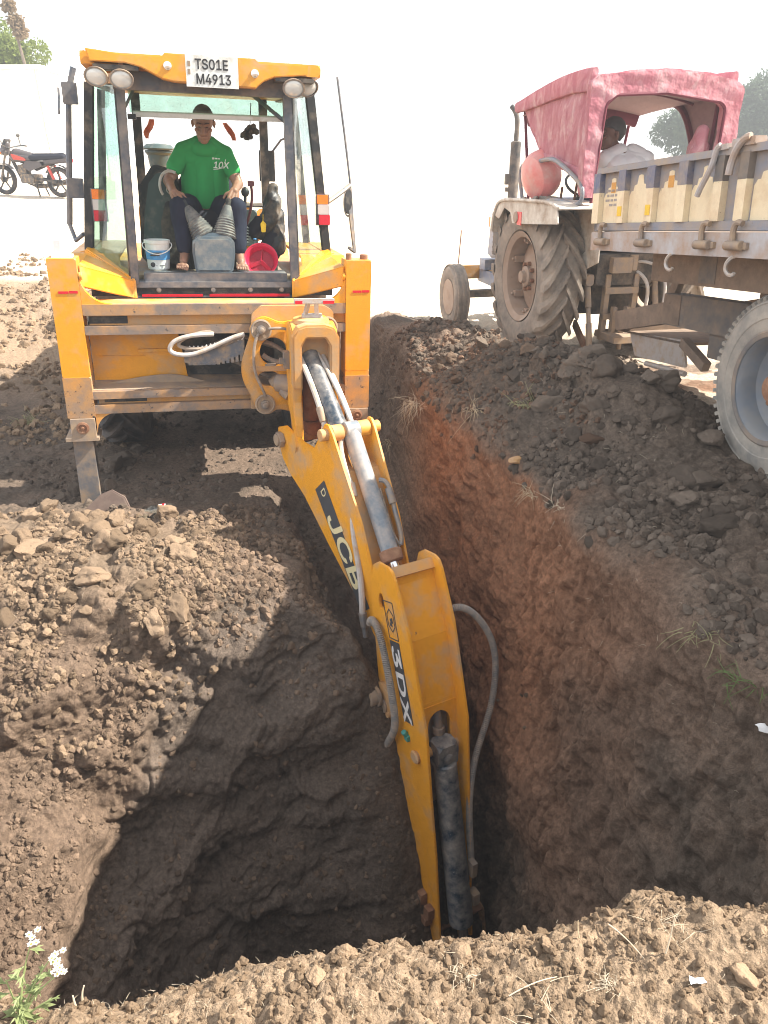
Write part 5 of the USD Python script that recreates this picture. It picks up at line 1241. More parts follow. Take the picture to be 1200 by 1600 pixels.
ring_out = rounded([(-.70, 1.50), (.73, 1.50), (.73, 2.37), (.64, 2.42), (0, 2.485), (-.62, 2.44), (-.70, 2.38)], .07)
ring_in = rounded([(-.60, 1.40), (.575, 1.40), (.585, 2.215), (.52, 2.25), (0, 2.31), (-.46, 2.29), (-.55, 2.22)], .07)
ring = trimesh.creation.extrude_polygon(ring_out.difference(ring_in), .09, engine='earcut')
ring = ring.subdivide_to_size(.05)
rv = T(ring, AX['xz'], (0, -.82, 0))
v_ = np.asarray(rv.vertices)
rv.vertices = v_ + np.stack([.03 * (meshkit.fbm(v_ * 4, 2, 81) - .5), .045 * (meshkit.fbm(v_ * [3, 3, 9] , 2, 82) - .5), .035 * (meshkit.fbm(v_ * 3, 2, 83) - .5)], 1)
obj('rear_frame_cloth', rv, M['canopy_pink'], cn)
obj('rear_opening_trim', tube(np.array([(x, -.90, z) for x, z in ring_in.exterior.coords if z > 1.45]), .014, 6), M['canopy_trim'], cn)
for s in (-1, 1):
    x_ = s * .66
    lining = M['canopy_pink'] if s < 0 else M['canopy_pink']
    obj('visor_band', sleeve([(x_, .76, 2.27), (x_, .3, 2.32), (x_, -.30, 2.39), (x_, -.86, 2.40)], [.09, .15, .17, .18], .06, 7 + s), lining, cn)
    if s < 0:
        obj('side_curtain', cloth([[(x_ + .02, .62, 2.24), (x_ + .02, .1, 2.27), (x_ + .02, -.45, 2.32), (x_ + .02, -.85, 2.33)], [(x_ + .02, .46, 2.12), (x_ + .02, .05, 2.10), (x_, -.42, 2.10), (x_, -.84, 2.1)], [(x_ + .02, .30, 1.98), (x_ + .02, -.02, 1.95), (x_ + .0, -.45, 1.92), (x_, -.83, 1.9)], [(x_ + .03, .18, 1.86), (x_ + .02, -.12, 1.82), (x_ + .02, -.50, 1.76), (x_, -.83, 1.70)]], .014, 21 + s, .022, 5.), M['canopy_pink'], cn)
        obj('curtain_hem', sleeve([(x_ + .03, .16, 1.84), (x_ + .02, -.2, 1.79), (x_ + .02, -.5, 1.73), (x_, -.84, 1.66)], [.05, .07, .08, .12], .05, 45), M['canopy_pink'], cn)
    else:
        obj('side_curtain', cloth([[(x_, -.10, 2.30), (x_, -.5, 2.33), (x_, -.85, 2.33)], [(x_, -.35, 2.0), (x_, -.6, 2.0), (x_, -.85, 2.0)], [(x_, -.52, 1.55), (x_, -.7, 1.55), (x_, -.85, 1.55)]], .012, 41, .012), M['canopy_lining'], cn)
        obj('curtain_hem', tube(spline([(x_, .72, 2.24), (x_, .2, 2.29), (x_ - .01, -.12, 2.24), (x_ - .01, -.36, 1.98), (x_ - .01, -.54, 1.55)], 30), .034, 8), M['canopy_trim'], cn)
obj('bunched_cloth', cloth_blob_early([((.50, -.74, 2.02), .06, (.48, -.72, 1.86), .085), ((.54, -.72, 1.9), .06, (.5, -.70, 1.66), .08)]), M['canopy_pink'], cn)
obj('front_lip', [T(sleeve([(0, y, z) for y, z in ((-.66, 2.25), (0, 2.33), (.66, 2.25))], .07, .06, 33), np.array([[0, 1, 0], [1, 0, 0], [0, 0, 1]]) * 1.0, (0, .76, 0))], M['canopy_trim'], cn)
obj('front_roll', [T(sleeve([(0, y, z) for y, z in ((-.60, 2.16), (0, 2.24), (.60, 2.16))], .14, .09, 35), np.array([[0, 1, 0], [1, 0, 0], [0, 0, 1]]) * 1.0, (0, .60, 0))], M['canopy_trim'], cn)
for y in (.15, -.35):
    obj('lining_hoop', tube(spline([(-.62, y, 2.26), (0, y, 2.35), (.62, y, 2.26)], 16), .014, 6), M['canopy_trim'], cn)
for s in (-1, 1):
    obj('canopy_stay', tube(np.array([(s * .60, -.72, 1.40), (s * .62, -.74, 2.35)]), .018, 8), M['canopy_trim'], cn)
    obj('canopy_stay', tube(np.array([(s * .48, .70, 1.30), (s * .60, .70, 2.26)]), .016, 8), M['canopy_trim'], cn)

drum = obj('plastic_drum', T(lathe([(.02, -.155), (.10, -.15), (.175, -.11), (.20, -.05), (.203, 0), (.20, .05), (.175, .11), (.10, .15), (.02, .155)], 32, (.93, .25, .25)), TRM @ np.diag([1, 1, 1.12]), TRO + TRM @ np.array([-.62, .14, 1.66])), M['pink_plastic'])
tag(drum, 'round pink plastic drum standing on the tractor fender behind the grab rail', 'drum')

# ---------------------------------------------------------------- trailer, frame: origin at the outer face of its left wheel, at axle height
TLM = rot(math.radians(11.3), math.radians(-4.8))
TLO = np.array([2.04, 3.99, .61])
trailer = thing('tipping_trailer', 'worn blue and cream steel trailer hitched behind the tractor', 'trailer', TLO, TLM)
R_ = trailer
M['trailer_blue'] = worn('faded_blue_trailer_paint', (.21, .24, .31), .55, (.36, .29, .23), .6, 6., chips=(.20, .12, .08), chip_at=.70)
M['trailer_navy'] = worn('navy_stile_paint', (.075, .10, .20), .5, (.33, .27, .22), .45, 7., chips=(.2, .12, .08), chip_at=.70)
M['trailer_cream'] = worn('flaking_cream_paint', (.84, .70, .47), .55, (.66, .50, .32), .25, 6., chips=(.16, .08, .045), chip_at=.665)
M['trailer_rail'] = worn('grey_white_rail_paint', (.46, .46, .48), .55, (.38, .26, .18), .5, 6., chips=(.17, .10, .07), chip_at=.68)
M['chassis_brown'] = worn('muddy_brown_chassis', (.17, .125, .095), .7, (.30, .22, .16), .5, 6., chips=(.07, .055, .05), chip_at=.66)
M['chassis_grey'] = worn('grey_chassis', (.115, .115, .12), .65, (.27, .21, .16), .5, 6.)
M['ochre_mark'] = plain('ochre_mark', (.62, .30, .06), .6)
M['yellow_mark'] = plain('yellow_mark', (.75, .48, .02), .5)
M['faint_print'] = plain('faint_print', (.34, .30, .27), .6)
LEN0, LEN1 = -2.6, 2.20
for side in (0, 1):
    X0 = 0.0 if side == 0 else 1.92
    sd = 1 if side == 0 else -1
    sw = group_part('side_wall', R_)
    obj('wall_sheet', [bx(X0 + .03, X0 + .05, LEN0, LEN1, .79, 1.215)], M['trailer_blue'], sw)
    obj('top_rim', [bx(X0 - .006, X0 + .06, LEN0, LEN1, 1.185, 1.225, .008)], M['trailer_blue'], sw)
    obj('bottom_strip', [bx(X0 + .0, X0 + .034, LEN0, LEN1, .795, .845, .004)], M['trailer_blue'], sw)
    if side == 0:
        st = [2.185, 1.80, 1.41, 1.03, .66, .44, .10, -.35, -.80, -1.25, -1.70, -2.15, -2.58]
        for k, y in enumerate(st):
            big = k in (4, 5)
            obj('stile_top', bx(X0 - .012, X0 + .03, y - (.05 if not big else .04), y + (.05 if not big else .04), 1.055, 1.19, .006), M['trailer_navy' if not big else 'chassis_grey'], sw)
            obj('stile', bx(X0 - .012, X0 + .03, y - (.05 if not big else .04), y + (.05 if not big else .04), .845, 1.057, .006), M['trailer_cream'], sw)
        rng = np.random.default_rng(4)
        for k in range(len(st) - 1):
            a, b = st[k + 1] + .05, st[k] - .05
            if b - a < .15:
                continue
            mid, hw = (a + b) / 2, (b - a) / 2
            # cream paint with a scalloped top
            pts = [(a + .005, .846)]
            pts += [(a + .005, 1.02), (a + .03, 1.05), (a + .055, 1.05), (a + .065, 1.085), (a + .10, 1.09), (a + .11, 1.125), (mid - .03, 1.145), (mid, 1.15), (mid + .03, 1.145), (b - .11, 1.125), (b - .10, 1.09), (b - .065, 1.085), (b - .055, 1.05), (b - .03, 1.05), (b - .005, 1.02)]
            pts += [(b - .005, .846)]
            obj('cream_panel', prism(Polygon(pts).buffer(-.008).buffer(.008), .003, 'yz', X0 + .0275), M['trailer_cream'], sw)
            if k in (2, 4, 6) or k == 0:
                obj('ochre_patch', bx(X0 + .0255, X0 + .0275, mid - .035, mid + .03, 1.05, 1.12, .0005), M['ochre_mark'], sw)
        for k in (1, 2):
            obj('yellow_reflector', bx(X0 - .015, X0 - .011, st[k] - .03, st[k] + .03, .89, .955, .001), M['yellow_mark'], sw)
        for q, (w0, w1) in enumerate(((1.86, 2.10), (1.88, 2.08), (1.87, 2.10), (1.92, 2.04))):
            zz = 1.065 - q * .032
            yy = w1
            while yy > w0 + .02:
                L_ = rng.uniform(.03, .07)
                obj('faded_print', bx(X0 + .0255, X0 + .0275, max(w0, yy - L_), yy, zz - .008, zz + .008, .0004), M['faint_print'], sw)
                yy -= L_ + .016
    hk = group_part('floor_rail', R_)
    obj('rail_beam', bx(X0 - .02 if side == 0 else X0, X0 + .06 if side == 0 else X0 + .08, LEN0, LEN1 - .0, .655, .785, .008), M['trailer_rail'], hk)
    if side == 0:
        for y in (1.98, 1.38, .68, .38, -.4, -1.2):
            obj('drop_hook', [tube(spline([(-.035, y - .03, .83), (-.04, y + .02, .83), (-.04, y + .035, .80), (-.04, y + .03, .73)], 14), .017, 8), cyl((-.045, y + .08, .718), (-.045, y - .06, .718), .026, n=12), bx(-.04, -.018, y - .09, y + .1, .70, .735)], M['steel_dusty'], hk)
        for y in (1.05, .42, -.3):
            obj('tie_hook', tube(spline([(-.01, y, .66), (-.02, y + .05, .62), (-.02, y + .05, .585), (-.02, y + .0, .56), (-.02, y - .03, .575)], 16), .011, 6), M['hose_pale'], hk)
obj('latch_arm', [tube(spline([(-.02, .66, 1.24), (-.03, .68, 1.22), (-.03, .70, 1.16), (-.03, .76, 1.07), (-.03, .82, .985)], 20), .017, 8), tube(spline([(-.02, .40, 1.26), (-.03, .44, 1.25), (-.03, .50, 1.20), (-.03, .54, 1.08)], 20), .020, 8), bx(-.02, .05, .60, .70, 1.215, 1.245, .01), bx(-.02, .05, .36, .56, 1.22, 1.26, .01)], M['trailer_rail'], R_)
obj('front_board', [bx(.0, 1.92, LEN1 - .04, LEN1, .79, 1.2)], M['trailer_blue'], R_)
obj('tailboard', [bx(.0, 1.92, LEN0, LEN0 + .04, .79, 1.2)], M['trailer_blue'], R_)
obj('floor', [bx(.05, 1.88, LEN0, LEN1, .755, .785)], M['chassis_brown'], R_)
for k, y in enumerate((1.75, .95, .2, -.6, -1.4, -2.2)):
    obj('cross_beam', bx(.06, 1.86, y - .05, y + .05, .66, .754), M['chassis_brown'], R_)
for x in (.25, 1.55):
    obj('bed_beam', [bx(x, x + .10, LEN0 + .1, 1.74, .45, .655, .01)], M['chassis_brown'], R_)
    obj('bed_beam_patch', [bx(x - .004, x, .96, 1.14, .47, .65, .001)], M['chassis_grey'], R_)
for x in (.50, 1.32):
    obj('chassis_beam', [bx(x, x + .12, -1.8, 1.95, .11, .34, .01)], M['chassis_grey'], R_)
    obj('chassis_end', [bx(x - .004, x, 1.72, 1.95, .12, .335, .001)], M['chassis_brown'], R_)
    obj('spring_box', [bx(x + .02, x + .12, .75, 1.35, -.06, .11, .01)], M['chassis_grey'], R_)
    obj('drawbar', [beam((x + .06, 1.9, .20), (x + .06 + (.93 - x) * .0, 2.72, .05), .10, .16, .01)], M['chassis_brown'], R_)
    obj('brace', beam((x + .06, 1.76, .62), (x + .06, 1.95, .3), .05, .08), M['chassis_brown'], R_)
    obj('brace', beam((x + .06, 1.72, .0), (x + .06, 1.40, -.14), .06, .07), M['chassis_brown'], R_)
obj('drawbar_front', [bx(.56, 1.40, 2.62, 2.76, -.04, .11, .01), beam((.9, 2.7, .02), (.98, 3.4, .0), .12, .1, .01), quad((.6, 1.7, -.02), (1.36, 1.7, -.02), (1.36, 2.66, -.04), (.6, 2.66, -.04), .02)], M['chassis_brown'], R_)
obj('prop_stand', [prism(rounded([(2.62, -.04), (1.8, -.0), (1.72, -.20), (2.5, -.22)], .02), .02, 'yz', .60), tube(np.array([(.60, 2.30, -.255), (.60, 1.72, -.245)]), .022, 8)], M['hose_pale'], R_)
obj('axle_clamp', [bx(.42, .56, .62, .98, -.16, .09, .015)], M['chassis_grey'], R_)
obj('axle', [cyl((.1, 0, 0), (1.82, 0, 0), .06, n=14)], M['dark_gap'], R_)
for s, X0 in ((1, 0.0), (-1, 1.92)):
    w = group_part('trailer_wheel', R_)
    fl = np.diag([-s, 1, 1.0]); o = np.array([X0 + s * .12, 0, 0])
    obj('tyre', T(lathe([(.27, -.08), (.285, -.105), (.33, -.118), (.40, -.122), (.455, -.112), (.485, -.085), (.500, -.04), (.502, 0), (.500, .04), (.485, .085), (.462, .108), (.452, .116), (.446, .113), (.40, .122), (.372, .123), (.366, .119), (.33, .118), (.300, .113), (.294, .108), (.285, .105), (.27, .08)], 72, (1, 0, 0), close=False), fl, o), M['tyre_pale'], w)
    obj('tread_block', [T(beam((.062 * sg, 0, .4945), (.112 * sg, 0, .4695), .022, .026, .004), rot() @ np.array([[1, 0, 0], [0, math.cos(a), -math.sin(a)], [0, math.sin(a), math.cos(a)]]), o + [0, 0, 0]) for a in np.arange(64) * 2 * PI / 64 for sg in (-1, 1)], M['tyre_pale'], w, kind='stuff')
    obj('bead_ring', T(lathe([(.275, .118), (.300, .122), (.308, .118)], 56, (1, 0, 0), close=False), fl, o), M['chassis_grey'], w)
    obj('rim', T(lathe([(.295, .115), (.275, .11), (.262, .08), (.255, .0), (.20, -.03), (.15, -.02), (.12, .0), (.002, .0)], 48, (1, 0, 0), close=False), fl, o), worn('dusty_blue_rim_near' if s > 0 else 'dusty_blue_rim_off', (.15, .20, .28), .5, (.26, .26, .26), .75, 5.), w)
    obj('hub', T(lathe([(.11, .0), (.105, .05), (.075, .06), (.07, .10), (.002, .11)], 28, (1, 0, 0)), fl, o), M['rust'], w)
    for k in range(8):
        a = k * PI / 4
        obj('wheel_nut', T(cyl((0, 0, 0), (.03, 0, 0), .016, n=8), fl, o + [-s * -.0, .14 * math.cos(a), .14 * math.sin(a)]), M['rust'], w)

# ---------------------------------------------------------------- people


def hand_bones(w, d, nrm, curl=.6, side=1, k=1.0):
    """Palm, four unequal fingers and a thumb; w wrist, d direction of the palm, nrm the side it closes towards."""
    d = np.asarray(d, float); d /= np.linalg.norm(d)
    nrm = np.asarray(nrm, float); nrm = nrm - d * (nrm @ d); nrm /= np.linalg.norm(nrm)
    s = np.cross(d, nrm) * side
    w = np.asarray(w, float); B_ = []
    for o in (-.022, 0, .022):
        B_.append((w + s * o * .8 * k, .017 * k, w + d * .078 * k + s * o * 1.25 * k, .014 * k))
    for o, L in ((-.031, .058), (-.011, .070), (.011, .075), (.031, .068)):
        p = w + d * .080 * k + s * o * k; a = curl * .6
        for f in (.48, .30, .22):
            q = p + (d * math.cos(a) + nrm * math.sin(a)) * L * f * 1.25 * k
            B_.append((p, .0092 * k, q, .0083 * k)); p = q; a += curl * .8
    p = w + d * .025 * k + s * .026 * k
    q = p + (d * .55 + s * .6 + nrm * .5) * .042 * k; r = q + (d * .8 + nrm * .55 + s * .05) * .034 * k
    B_ += [(p, .013 * k, q, .0105 * k), (q, .0105 * k, r, .009 * k)]
    return B_


def human(J, Hm, hc, hands, feet, hs=1.0, res=.011):
    """One continuous skin: trunk, limbs, hands, feet, neck and head. Hm turns the head (it looks along -y at rest)."""
    b = []
    L, R = np.array, None
    hipc = (J['hipL'] + J['hipR']) / 2
    b += [(J['hipL'], .095, J['hipR'], .095), (hipc, .115, J['chest'], .115), (J['hipL'], .09, J['chest'] + (J['shL'] - J['chest']) * .55, .075), (J['hipR'], .09, J['chest'] + (J['shR'] - J['chest']) * .55, .075),
          (J['shL'], .055, J['shR'], .055), (J['chest'], .11, J['neck'], .065), (J['neck'] - [0, 0, .04], .060, hc + Hm @ np.array([0, .02, -.085]), .052)]
    for s in 'LR':
        b += [(J['sh' + s], .054, J['el' + s], .042), (J['el' + s], .041, J['wr' + s], .027)]
        if J.get('kn' + s) is not None:
            b += [(J['hip' + s], .088, J['kn' + s], .058), (J['kn' + s], .056, J['kn' + s] * .65 + J['an' + s] * .35 + [0, .015, 0], .055), (J['kn' + s] * .65 + J['an' + s] * .35 + [0, .015, 0], .055, J['an' + s], .036)]
    for args in hands:
        b += hand_bones(*args)
    for an, toe in feet:
        an, toe = np.asarray(an, float), np.asarray(toe, float)
        sd = np.cross(toe - an, [0, 0, 1.]); sd /= np.linalg.norm(sd)
        hd_ = toe - an; hd_ /= np.linalg.norm(hd_)
        heel = an - hd_ * .03 + [0, 0, -.045]
        b += [(an, .036, heel, .03), (an, .034, an * .4 + toe * .6 + [0, 0, .0], .030), (heel, .028, toe, .024), (toe - sd * .025, .02, toe + sd * .025, .02)]
        for k in range(5):
            t0 = toe + sd * (-.036 + .018 * k); b.append((t0, .012, t0 + hd_ * (.040 - .004 * k), .0095 if k else .012))
    h = lambda p: hc + Hm @ (np.array(p) * hs)
    ex = [ellipsoid(h((0, .012, .03)), np.array([.074, .093, .092]) * hs, Hm), ellipsoid(h((0, -.03, -.045)), np.array([.058, .062, .075]) * hs, Hm),
          ellipsoid(h((0, -.055, -.095)), np.array([.034, .034, .028]) * hs, Hm)]
    b += [(h((0, -.088, .012)), .011, h((0, -.113, -.030)), .0145), (h((-.016, -.098, -.036)), .010, h((.016, -.098, -.036)), .010),
          (h((-.044, -.078, .022)), .012, h((-.012, -.090, .020)), .010), (h((.044, -.078, .022)), .012, h((.012, -.090, .020)), .010),
          (h((-.022, -.087, -.062)), .009, h((.022, -.087, -.062)), .009), (h((-.018, -.085, -.075)), .009, h((.018, -.085, -.075)), .009),
          (h((-.05, -.062, -.02)), .016, h((-.035, -.075, -.03)), .012), (h((.05, -.062, -.02)), .016, h((.035, -.075, -.03)), .012)]
    for s in (-1, 1):
        b += [(h((s * .074, .012, .015)), .012, h((s * .080, .02, -.02)), .008), (h((s * .082, .022, .012)), .010, h((s * .083, .02, .0)), .010)]
    return blob(b, res, 3, ex)


def hair_cap(Hm, hc, hs, seed, front=.045):
    m = trimesh.creation.icosphere(4, 1.0)
    v = np.asarray(m.vertices)
    p = v * [.0785, .099, .099] + [0, .014, .032]
    keep = (p[:, 2] > front - .50 * np.clip(p[:, 1] + .045, 0, 1) ) | ((p[:, 1] > .05) & (p[:, 2] > -.05 + .0 * p[:, 1]))
    p = p + (p - [0, .014, .03]) * (.10 * (meshkit.fbm(v * 9, 3, seed)[:, None] - .25))
    p = np.where(keep[:, None], p, (p - [0, .014, .03]) * .82 + [0, .014, .03])
    m.vertices = hc + (p * hs) @ Hm.T
    return m


def cloth_blob(bones, seed, res=.014, amp=.010, freq=9.0, smooth=5):
    m = blob(bones, res, smooth)
    n = np.asarray(m.vertex_normals)
    v = np.asarray(m.vertices)
    w = 1 - np.abs(2 * meshkit.fbm(v * [freq, freq, freq * .55] + seed, 3, seed) - 1)
    m.vertices = v + n * (amp * (w - .5))[:, None]
    return m


def skin(name, col):
    return mat(name, {'g': ('geometry', {}), 'n': ('noise_texture', {'scale': 30., 'detail': 4.}), 'mx': ('mix_color', {'a': tuple(c * .82 for c in col), 'b': tuple(c * 1.15 for c in col)}),
                      'p': ('principled_bsdf', {'roughness': .5, 'subsurface_weight': .08, 'subsurface_radius': (.02, .008, .005)})}, [('g.position', 'n.vector'), ('n.fac', 'mx.fac'), ('mx.result', 'p.base_color')])


M['skin_a'] = skin('brown_skin', (.31, .16, .105))
M['skin_b'] = skin('dark_brown_skin', (.13, .062, .040))
M['hair_black'] = plain('black_hair', (.012, .011, .011), .65, var=.4, scale=160.)
M['hair_grey'] = plain('greying_hair', (.045, .043, .042), .7, var=.5, scale=160.)
M['green_shirt'] = plain('green_tshirt_cloth', (.035, .30, .085), .85, spec=.15, var=.10, scale=9.)
M['navy_trousers'] = plain('navy_trousers_cloth', (.022, .024, .042), .85, spec=.15, var=.3, scale=14.)
M['white_shirt'] = plain('white_shirt_cloth', (.66, .66, .66), .85, spec=.15, var=.07, scale=12.)
M['dark_trousers'] = plain('dark_blue_trousers', (.018, .022, .045), .85, spec=.15)
M['shirt_print'] = plain('pale_shirt_print', (.72, .78, .70), .8)

a3 = lambda *p: np.array(p, float)
J = dict(hipL=a3(-.13, 1.16, 1.40), hipR=a3(.08, 1.16, 1.40), chest=a3(-.02, 1.07, 1.70), neck=a3(-.012, 1.00, 1.885), shL=a3(-.172, 1.02, 1.82), shR=a3(.145, 1.02, 1.81),
         elL=a3(-.300, .955, 1.60), elR=a3(.235, .945, 1.59), wrL=a3(-.268, .76, 1.53), wrR=a3(.195, .78, 1.545),
         knL=a3(-.225, .75, 1.425), knR=a3(.200, .75, 1.42), anL=a3(-.215, .66, 1.085), anR=a3(.205, .66, 1.08))
Hm = rot(-.06, 0, 0) @ np.array([[1, 0, 0], [0, math.cos(.33), -math.sin(.33)], [0, math.sin(.33), math.cos(.33)]])
hc = a3(-.008, .945, 2.005)
pd = thing('person', 'young person in green t-shirt and dark trousers seated at the rear levers in the cab', 'person', JO, JM)
obj('body', human(J, Hm, hc, [(J['wrL'], (.36, -.42, -.62), (.35, .45, -.5), .75, 1), (J['wrR'], (-.22, -.35, -.55), (-.3, .5, -.4), .55, -1)], [(J['anL'], a3(-.235, .545, 1.012)), (J['anR'], a3(.215, .545, 1.008))], 1.02), M['skin_a'], pd, smooth=True)
obj('hair', hair_cap(Hm, hc, 1.02, 3, .052), M['hair_black'], pd, smooth=True)
hd2 = lambda p: hc + Hm @ (np.array(p) * 1.02)
obj('eyebrow', [tube(spline([hd2((s * .046, -.083, .030)), hd2((s * .03, -.094, .036)), hd2((s * .012, -.098, .030))], 8), .0028, 6) for s in (-1, 1)], M['hair_black'], pd)
obj('eye', [T(sphere((0, 0, 0), .008, 2, (1.3, .45, .36)), Hm, hd2((s * .028, -.086, .006))) for s in (-1, 1)], M['hair_black'], pd)
sh = lambda a, b, u: a + (b - a) * u
tb = [(J['hipL'] + [0, 0, .05], .105, J['hipR'] + [0, 0, .05], .105), (a3(-.105, 1.13, 1.46), .10, a3(-.105, 1.06, 1.72), .092), (a3(.07, 1.13, 1.46), .10, a3(.07, 1.06, 1.72), .092),
      (a3(-.02, 1.12, 1.5), .125, a3(-.02, 1.06, 1.74), .115), (a3(-.13, 1.03, 1.78), .075, a3(.105, 1.03, 1.775), .075), (J['shL'], .060, J['shR'], .060), (J['shL'], .058, a3(-.06, 1.01, 1.87), .052), (J['shR'], .058, a3(.04, 1.01, 1.87), .052), (a3(-.06, 1.0, 1.875), .05, a3(.04, 1.0, 1.875), .05), (a3(-.05, .965, 1.835), .05, a3(.03, .965, 1.835), .05)]
for s in 'LR':
    tb.append((J['sh' + s], .060, sh(J['sh' + s], J['el' + s], .54), .060))
obj('tshirt', cloth_blob(tb, 3, .014, .014, 8.), M['green_shirt'], pd, smooth=True)
tr_ = [(J['hipL'], .108, J['hipR'], .108)]
for s in 'LR':
    mid = J['kn' + s] * .6 + J['an' + s] * .4 + [0, .02, 0]
    tr_ += [(J['hip' + s], .108, J['kn' + s], .075), (J['kn' + s], .074, mid, .068), (mid, .068, J['an' + s] + [0, .01, .05], .052)]
obj('trousers', cloth_blob(tr_, 8, .014, .016, 10.), M['navy_trousers'], pd, smooth=True)
# the shirt's printed mark sits on the chest, flush with the cloth
chest_y = .905
prn = [text_on('10X', .046, (.045, chest_y, 1.702), (1, 0, 0), (0, .30, 1), .004, True, .95, .22), bx(.045, .058, chest_y + .014, chest_y + .018, 1.763, 1.777, .001), bx(.063, .082, chest_y + .014, chest_y + .018, 1.765, 1.775, .001), bx(.085, .105, chest_y + .014, chest_y + .018, 1.765, 1.773, .001),
       tube(spline([(.05, chest_y + .004, 1.690), (.09, chest_y + .002, 1.697), (.13, chest_y + .006, 1.706)], 8), .003, 5), tube(np.array([(.125, chest_y + .004, 1.71), (.148, chest_y + .03, 1.765)]), .003, 5)]
shirt_mesh = trimesh.Trimesh(*meshkit.arrays(cloth_blob(tb, 3, .014, .014, 8.))[:2], process=False)
pm = join(prn)
_t = cKDTree(np.asarray(shirt_mesh.vertices)[:, [0, 2]][np.asarray(shirt_mesh.vertices)[:, 1] < 1.0])
_sv = np.asarray(shirt_mesh.vertices)[np.asarray(shirt_mesh.vertices)[:, 1] < 1.0]
_d, _i = _t.query(np.asarray(pm.vertices)[:, [0, 2]], k=4)
_y0 = np.asarray(pm.vertices)[:, 1]
pm.vertices = np.stack([np.asarray(pm.vertices)[:, 0], _sv[_i, 1].min(1) - .003 + (_y0 - _y0.min()) * .04, np.asarray(pm.vertices)[:, 2]], 1)
obj('shirt_print', pm, M['shirt_print'], pd)

# tractor driver
Jt = dict(hipL=a3(-.10, -.42, 1.36), hipR=a3(.10, -.42, 1.36), chest=a3(-.03, -.38, 1.66), neck=a3(-.06, -.33, 1.87), shL=a3(-.19, -.33, 1.80), shR=a3(.19, -.37, 1.80), elL=a3(-.27, -.12, 1.58), elR=a3(.28, -.12, 1.58),
          wrL=a3(-.19, .14, 1.60), wrR=a3(.20, .14, 1.58), knL=a3(-.20, .05, 1.36), knR=a3(.20, .05, 1.36), anL=a3(-.24, .16, .88), anR=a3(.24, .16, .88))
Ht = rot(-1.72)
ht = a3(-.13, -.27, 2.01)
p2_ = thing('person', 'grey-haired person in a white shirt at the tractor wheel under the pink canopy, in profile', 'person', TRO, TRM)
obj('body', human(Jt, Ht, ht, [(Jt['wrL'], (.3, .5, .1), (.3, 0, -.6), .8, 1), (Jt['wrR'], (-.3, .5, .1), (-.3, 0, -.6), .8, -1)], [(Jt['anL'], a3(-.25, .30, .80)), (Jt['anR'], a3(.25, .30, .80))], 1.12, .014), M['skin_b'], p2_, smooth=True)
obj('hair', hair_cap(Ht, ht, 1.13, 5, .05), M['hair_grey'], p2_, smooth=True)
tb2 = [(Jt['hipL'] + [0, 0, .05], .13, Jt['hipR'] + [0, 0, .05], .13), (a3(-.09, -.41, 1.5), .12, a3(-.09, -.37, 1.72), .12), (a3(.09, -.41, 1.5), .12, a3(.09, -.37, 1.72), .12), (a3(0, -.41, 1.5), .14, a3(0, -.37, 1.72), .13), (Jt['shL'], .075, Jt['shR'], .075), (Jt['shL'], .07, a3(-.06, -.34, 1.87), .06), (Jt['shR'], .07, a3(.06, -.34, 1.87), .06)]
for s in 'LR':
    tb2 += [(Jt['sh' + s], .078, Jt['el' + s], .066), (Jt['el' + s], .066, sh(Jt['el' + s], Jt['wr' + s], .25), .062)]
obj('shirt', cloth_blob(tb2, 13, .016, .02, 8.), M['white_shirt'], p2_, smooth=True)
tr2 = [(Jt['hipL'], .12, Jt['hipR'], .12)]
for s in 'LR':
    tr2 += [(Jt['hip' + s], .115, Jt['kn' + s], .085), (Jt['kn' + s], .085, Jt['an' + s], .065)]
obj('trousers', cloth_blob(tr2, 14, .016, .018, 9.), M['dark_trousers'], p2_, smooth=True)
# ---------------------------------------------------------------- things in the cab
def jthing(name, label, cat, group=None):
    return thing(name, label, cat, JO, JM, group)


t = jthing('paint_bucket', 'white plastic bucket with a blue label on the cab floor beside the seated person', 'bucket')
obj('pail', lathe([(.078, .972), (.083, .985), (.092, 1.16), (.098, 1.163), (.098, 1.185), (.090, 1.187), (.088, 1.16)], 32, (0, 0, 1), (-.415, .70, 0), close=False), M['decal_white'], t)
obj('pail_floor', lathe([(.078, .972), (.002, .972)], 24, (0, 0, 1), (-.415, .70, 0)), M['decal_white'], t)
obj('label_band', lathe([(.0884, 1.045), (.0920, 1.115)], 32, (0, 0, 1), (-.415, .70, 0), close=False), plain('blue_label', (.10, .32, .62), .5), t)
obj('label_print', [bx(-.47, -.40, .608, .612, 1.075, 1.085, .0005), bx(-.45, -.385, .606, .610, 1.09, 1.10, .0005), T(lathe([(.012, 0), (.018, .002), (.012, .004)], 18, (0, -1, 0)), None, (-.455, .622, 1.01)), bx(-.43, -.37, .617, .621, 1.0, 1.006, .0005)], M['decal_dark'], t)
obj('handle', tube(spline([(-.513, .70, 1.165), (-.50, .60, 1.12), (-.415, .575, 1.09), (-.33, .60, 1.12), (-.317, .70, 1.165)], 20), .004, 6), M['decal_white'], t)
t = jthing('basin', 'round red plastic basin tipped on its side by the right rear pillar', 'basin')
ax_ = np.array([-.12, -.88, .46]); ax_ /= np.linalg.norm(ax_); o_ = a3(.375, .70, 1.045)
obj('bowl', lathe([(.095, -.07), (.105, -.06), (.128, .0), (.136, .004), (.136, -.002), (.12, -.01), (.098, -.062)], 36, ax_, o_, close=False), plain('red_plastic', (.62, .02, .07), .35), t)
obj('bowl_floor', lathe([(.10, -.066), (.002, -.066)], 32, ax_, o_), plain('red_plastic_floor', (.66, .05, .10), .4), t)
fb = frame_of(ax_)
